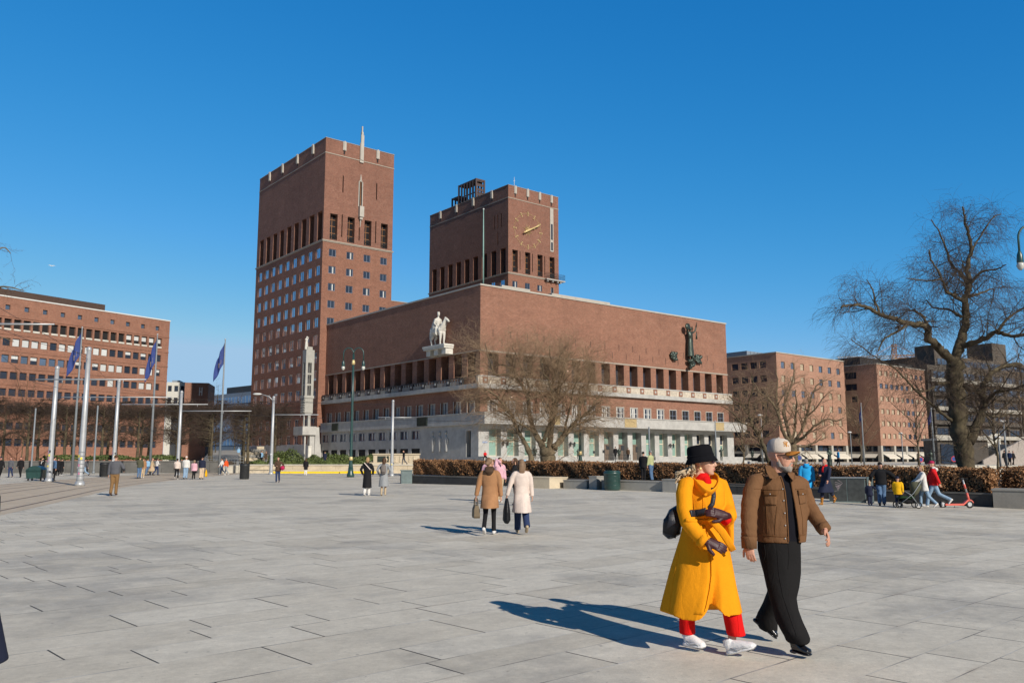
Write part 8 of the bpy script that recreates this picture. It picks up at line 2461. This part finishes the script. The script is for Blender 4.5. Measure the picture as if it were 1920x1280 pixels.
m = MB(); m.tube([T(-.02, .095, -.0625), T(0, .105, -.060), T(.02, .095, -.0625)], [.003, .0055, .003], 6); m.tube([T(-.018, .094, -.070), T(0, .103, -.0715), T(.018, .094, -.070)], [.003, .0055, .003], 6); m.build('lips', M_lips, mn, True)
# beard round jaw, chin and upper lip
m = MB(); el = lambda y, z, rx, ry: [T(rx * math.cos(2 * PI * k / 20), y + ry * math.sin(2 * PI * k / 20), z) for k in range(20)]
m.rings([el(.070, -.134, .016, .014), el(.062, -.126, .036, .033), el(.049, -.100, .058, .054), el(.040, -.079, .0655, .0635)])
m.rings([el(.018, -.088, .064, .050), el(.006, -.058, .0705, .046), el(-.002, -.028, .0718, .030), el(-.006, -.008, .068, .02)])
m.tube([T(-.034, .082, -.072), T(-.022, .096, -.052), T(0, .107, -.047), T(.022, .096, -.052), T(.034, .082, -.072)], [.009, .0085, .006, .0085, .009], 8)
m.remesh('beard', W_beard, mn, .006, 2)
# cap: stone front, grey mesh back, tan peak, embroidered letters
e = lambda r, z, fy=1.14, dy=-.012: [T(r * math.cos(2 * PI * k / 36), dy + r * fy * math.sin(2 * PI * k / 36), z) for k in range(36)]
rr_ = [e(.0880, .042), e(.0915, .060), e(.0915, .090), e(.086, .122), e(.070, .150), e(.042, .166), e(.004, .170)]
m = MB(); m.rings(rr_)
for i, f in enumerate(m.f):
    c = sum((Vector(m.v[k]) for k in f), Vector()) / len(f); l = HR.transposed() @ (c - hc)
    m.m[i] = 1 if l.y < -.022 else 0
cap = m.build('cap', [W_cap, W_capm], mn, True, True)
m = MB(); N_ = 16; top_, bot_ = [], []
for i in range(N_ + 1):
    x = -.080 + .160 * i / N_; k = math.sqrt(max(0, 1 - (x / .081) ** 2))
    top_.append((T(x, .060 + .012 * k, .052 - .020 * (x / .08) ** 2 - .004), T(x * 1.02, .070 + .100 * k, .050 - .034 * (x / .08) ** 2)))
m.add([p for q in top_ for p in q], [(2 * i, 2 * i + 1, 2 * i + 3, 2 * i + 2) for i in range(N_)])
pk = m.build('cap_peak', W_brim, cap, True); k = pk.modifiers.new('thick', 'SOLIDIFY'); k.thickness = .007
MB().tube([q[1] for q in top_], .0042, 6).build('peak_edge', W_brim, pk, True)
MB().ball(T(0, -.012, .172), .009, .009, .006, 8, 5).build('cap_button', W_cap, cap, True)
S = Surf(cap, F)
zc = lambda a, b: ((1420 + a / 14.22 - 1220) * 2.782, (810 + b / 14.22 - 800) * 2.782)
for st_, r in ((((702, 262), (720, 374)), .0032), (((700, 264), (745, 318), (792, 380)), .0036), (((774, 246), (792, 378)), .0032), (((734, 244), (766, 312)), .0034), (((806, 262), (768, 312), (752, 340)), .0034), (((752, 318), (772, 384)), .0034),
              (((690, 268), (714, 256)), .0028), (((710, 378), (732, 368)), .0028), (((764, 384), (786, 376)), .0028), (((724, 248), (746, 238)), .0028), (((818, 344), (838, 376), (820, 382)), .0028)):
    S.seam('embroidered_letters', [zc(*q) for q in st_], r, W_logo, cap, .001)
S.seam('cap_seam', [zc(480, 230), zc(468, 330), zc(486, 490)], .0018, W_cap, cap, 0)
# dark knit top under the jacket
m = MB(); m.rings([band(F, y, a, b, d, r, 36) for y, a, b, d, r in ((236, 640, 708, .02, .068), (252, 632, 722, .02, .08), (275, 580, 770, .03, .115), (320, 558, 800, .03, .148), (420, 566, 802, .03, .158), (520, 562, 800, .03, .158), (606, 566, 782, .03, .150), (612, 568, 780, .03, .148))][::-1])
tee = m.remesh('knit_top', W_tee, mn, .009, 2)
# ---- jacket: fused shell, then opened along the front
fold = lambda t, Y: .010 * math.sin(6 * t + Y * .05) + .006 * math.sin(11 * t - Y * .09)
m = MB(); m.rings([band(F, y, a, b, d, r, 56, fold) for y, a, b, d, r in ((246, 622, 738, .05, .085), (258, 580, 772, .04, .115), (272, 545, 795, .04, .14), (300, 530, 806, .04, .160), (350, 540, 808, .04, .172), (430, 552, 812, .03, .180), (520, 552, 812, .03, .182), (552, 552, 810, .03, .178), (560, 555, 808, .03, .172), (592, 556, 806, .03, .170), (597, 557, 805, .03, .168))][::-1])
arm1 = [(575, 272, -.03, .05), (544, 288, -.09, .070), (525, 350, -.14, .074), (514, 430, -.18, .071), (513, 500, -.21, .068), (513, 555, -.225, .066), (513, 585, -.23, .063)]
arm2 = [(762, 280, .07, .05), (784, 300, .11, .070), (800, 350, .12, .072), (824, 410, .09, .069), (854, 458, .03, .066), (886, 508, -.03, .062), (908, 535, -.07, .058)]
for arm in (arm1, arm2):
    P = smooth_path([F(x, y, d) for x, y, d, r in arm], 4); rr2 = []
    for i in range(len(P)):
        q = i / 4; k = min(int(q), len(arm) - 2); f = q - k; r = arm[k][3] * (1 - f) + arm[k + 1][3] * f
        rr2.append(r * (1 + .045 * math.sin(i * 1.9)))
    m.tube(P, rr2, 18)
jk = m.remesh('jacket', W_suede, mn, .0085, 2)
# opening polygon in the tracing
OL = [(676, 236), (690, 290), (700, 340), (708, 420), (714, 520), (718, 612)]; OR = [(724, 236), (728, 262), (738, 330), (752, 400), (764, 480), (771, 540), (776, 612)]


def inx(poly, y):
    for (x0, y0), (x1, y1) in zip(poly, poly[1:]):
        if y0 <= y <= y1: return x0 + (x1 - x0) * (y - y0) / (y1 - y0)
    return None


S = Surf(jk, F)
# seams and trims first (on the closed shell)
S.seam('placket_edge', [(680, 262), (692, 300), (701, 345), (709, 420), (715, 520), (718, 598)], .0065, W_suede2, jk, .001)
S.seam('placket_edge', [(732, 275), (739, 330), (753, 400), (765, 480), (772, 540), (778, 592)], .0065, W_suede2, jk, .001)
S.seam('yoke_seam', [(540, 322), (600, 326), (660, 330), (690, 328)], .003, W_suede2, jk); S.seam('yoke_seam', [(755, 326), (800, 322)], .003, W_suede2, jk)
S.seam('panel_seam', [(604, 412), (606, 480), (610, 552)], .003, W_suede2, jk); S.seam('panel_seam', [(660, 414), (652, 480), (648, 560)], .003, W_suede2, jk); S.seam('panel_seam', [(780, 408), (792, 480), (794, 556)], .003, W_suede2, jk)
S.seam('hem_band_seam', [(556, 558), (620, 566), (680, 572), (714, 574)], .0035, W_suede2, jk); S.seam('hem_band_seam', [(778, 566), (806, 560)], .0035, W_suede2, jk)
for (q, nm) in ((((588, 330), (660, 334), (656, 408), (592, 404)), 'chest_pocket'), (((766, 330), (806, 328), (806, 396), (776, 404)), 'chest_pocket')):
    pk_ = S.patch(nm, q, W_suede, jk, .005)
    if pk_:
        x0, x1 = q[0][0] - 2, q[1][0] + 2
        fl = S.patch('pocket_flap', ((x0, q[0][1]), (x1, q[1][1]), (x1 - 2, q[1][1] + 24), ((x0 + 4), q[0][1] + 24)), W_suede2, jk, .010)
        p, n = S.hit((x0 + x1) / 2, q[0][1] + 20, .014); MB().ball(p, .0065, n=10, k=6).build('snap_button', M_galv, jk, True)
for (x, y) in ((688, 324), (694, 384), (699, 449), (702, 513), (701, 581)):
    p, n = S.hit(x, y, .004); MB().ball(p, .0068, n=10, k=6).build('snap_button', M_galv, jk, True)
# collar leaves
def leaf(pts, d, name='collar'):
    m = MB(); q = [F(x, y, dd) for x, y, dd in pts]; m.slab(q, Vector((0, .016, 0))); o = m.build(name, W_suede, jk, False, True)
    b = o.modifiers.new('soft', 'BEVEL'); b.width = .004; b.segments = 2
    return o
leaf([(618, 196, .02), (598, 206, -.07), (606, 236, -.13), (622, 268, -.165), (652, 272, -.17), (668, 250, -.14), (648, 222, -.09)], 0)
leaf([(722, 226, .0), (716, 244, -.11), (728, 262, -.135), (745, 282, -.13), (760, 268, -.11), (752, 240, -.03)], 0)
P = smooth_path([F(620, 200, .03), F(640, 192, .12), F(690, 192, .14), (F(726, 222, .06))], 4); MB().tube(P, [(.034, .010)] * len(P), 10, ref=(0, 0, 1)).build('collar_stand', W_suede2, jk, True)
# cuffs
m = MB(); m.tube([F(513, 572, -.235), F(513, 588, -.237), F(514, 634, -.243)], [.070, .066, .064], 18); m.build('cuff', W_suede, jk, True)
m = MB(); m.tube([F(892, 516, -.045), F(910, 540, -.078)], [.064, .060], 18); m.build('cuff', W_suede, jk, True)
# cut the opening and give the shell a thickness
bm = bmesh.new(); bm.from_mesh(jk.data); dead = []
for f in bm.faces:
    c = f.calc_center_median(); X, Y = F.zoomc(c)
    if f.normal.y < .25 and 232 < Y < 613:
        a, b = inx(OL, Y), inx(OR, Y)
        if a is not None and b is not None and a < X < b and c.y < .12: dead.append(f)
bmesh.ops.delete(bm, geom=dead, context='FACES'); bm.to_mesh(jk.data); bm.free()
k = jk.modifiers.new('thick', 'SOLIDIFY'); k.thickness = .008; k.offset = -1
# ---- trousers
m = MB()
fl = lambda t, Y: .022 * math.sin(2 * t + Y * .016) + .010 * math.sin(5 * t - Y * .031 + 1.3 * math.sin(Y * .02)) + (.040 * math.sin(3 * t + Y * .05) * min(1, (Y - 960) / 90) if Y > 960 else 0)
for L in ([(575, 562, 776, .03, .150), (640, 560, 781, .02, .155), (700, 572, 783, .0, .15), (760, 588, 782, -.03, .14), (830, 606, 772, -.08, .13), (890, 622, 756, -.12, .12), (950, 640, 766, -.17, .12), (1010, 656, 790, -.21, .125), (1060, 678, 812, -.24, .13), (1092, 700, 826, -.25, .135), (1112, 708, 828, -.25, .13), (1122, 716, 815, -.25, .12)],
          [(700, 592, 740, .10, .13), (800, 610, 720, .18, .115), (860, 612, 690, .24, .11), (920, 590, 668, .30, .11), (975, 560, 660, .36, .11), (1020, 553, 660, .39, .11), (1052, 568, 658, .41, .105), (1064, 590, 655, .42, .09)]):
    m2 = MB(); m2.rings([band(F, y, a, b, d, r, 40, fl) for y, a, b, d, r in L][::-1]); m.add(m2.v, m2.f)
tr = m.remesh('trousers', W_black, mn, .010, 2)
St = Surf(tr, F)
St.seam('crease', [(660, 640), (668, 760), (690, 880), (730, 1000), (762, 1090)], .003, W_black, tr); St.seam('pocket_edge', [(592, 606), (600, 660), (590, 700)], .003, W_black, tr); St.seam('fly_seam', [(716, 600), (722, 680), (716, 740)], .003, W_black, tr)


def derby(heel, toe, up, nm='shoe'):
    heel, toe = Vector(heel), Vector(toe); f = toe - heel; L = f.length; f.normalize(); u = Vector(up); u = (u - f * u.dot(f)).normalized(); q = lambda a, h: heel + f * L * a + u * h
    m = MB(); m.tube([q(0, .05), q(.1, .055), q(.32, .062), q(.5, .052), q(.7, .042), q(.9, .036), q(.985, .032)], [(.03, .026), (.042, .033), (.048, .035), (.038, .04), (.030, .046), (.025, .043), (.01, .02)], 14, ref=u); m.tube([q(.16, .07), q(.16, .12)], [(.05, .036), (.045, .036)], 12, ref=f)
    s = m.remesh(nm, W_patent, mn, .0055, 2)
    m = MB(); m.tube([q(-.01, .012), q(.15, .012), q(.3, .013), q(.5, .012), q(.78, .012), q(.95, .014), q(1.01, .018)], [(.013, .032), (.013, .038), (.011, .034), (.010, .042), (.010, .048), (.010, .042), (.005, .02)], 12, ref=u); m.build('sole', W_sole if False else W_patent, s, True)
    m = MB(); m.tube([q(.02, .006), q(.22, .006)], [(.012, .032), (.012, .035)], 10, ref=u); m.build('heel', W_patent, s, True)
    sd = f.cross(u)
    for k in range(4): MB().tube([q(.36 + .07 * k, .088 - .011 * k) + sd * .026, q(.35 + .07 * k, .103 - .013 * k), q(.36 + .07 * k, .088 - .011 * k) - sd * .026], .003, 6).build('lace', W_patent, s, True)


derby(F(735, 1172, -.22), F(836, 1198, -.34), (0, 0, 1))
derby(F(533, 1006, .42), F(652, 1110, .33), (.55, -.1, .6))
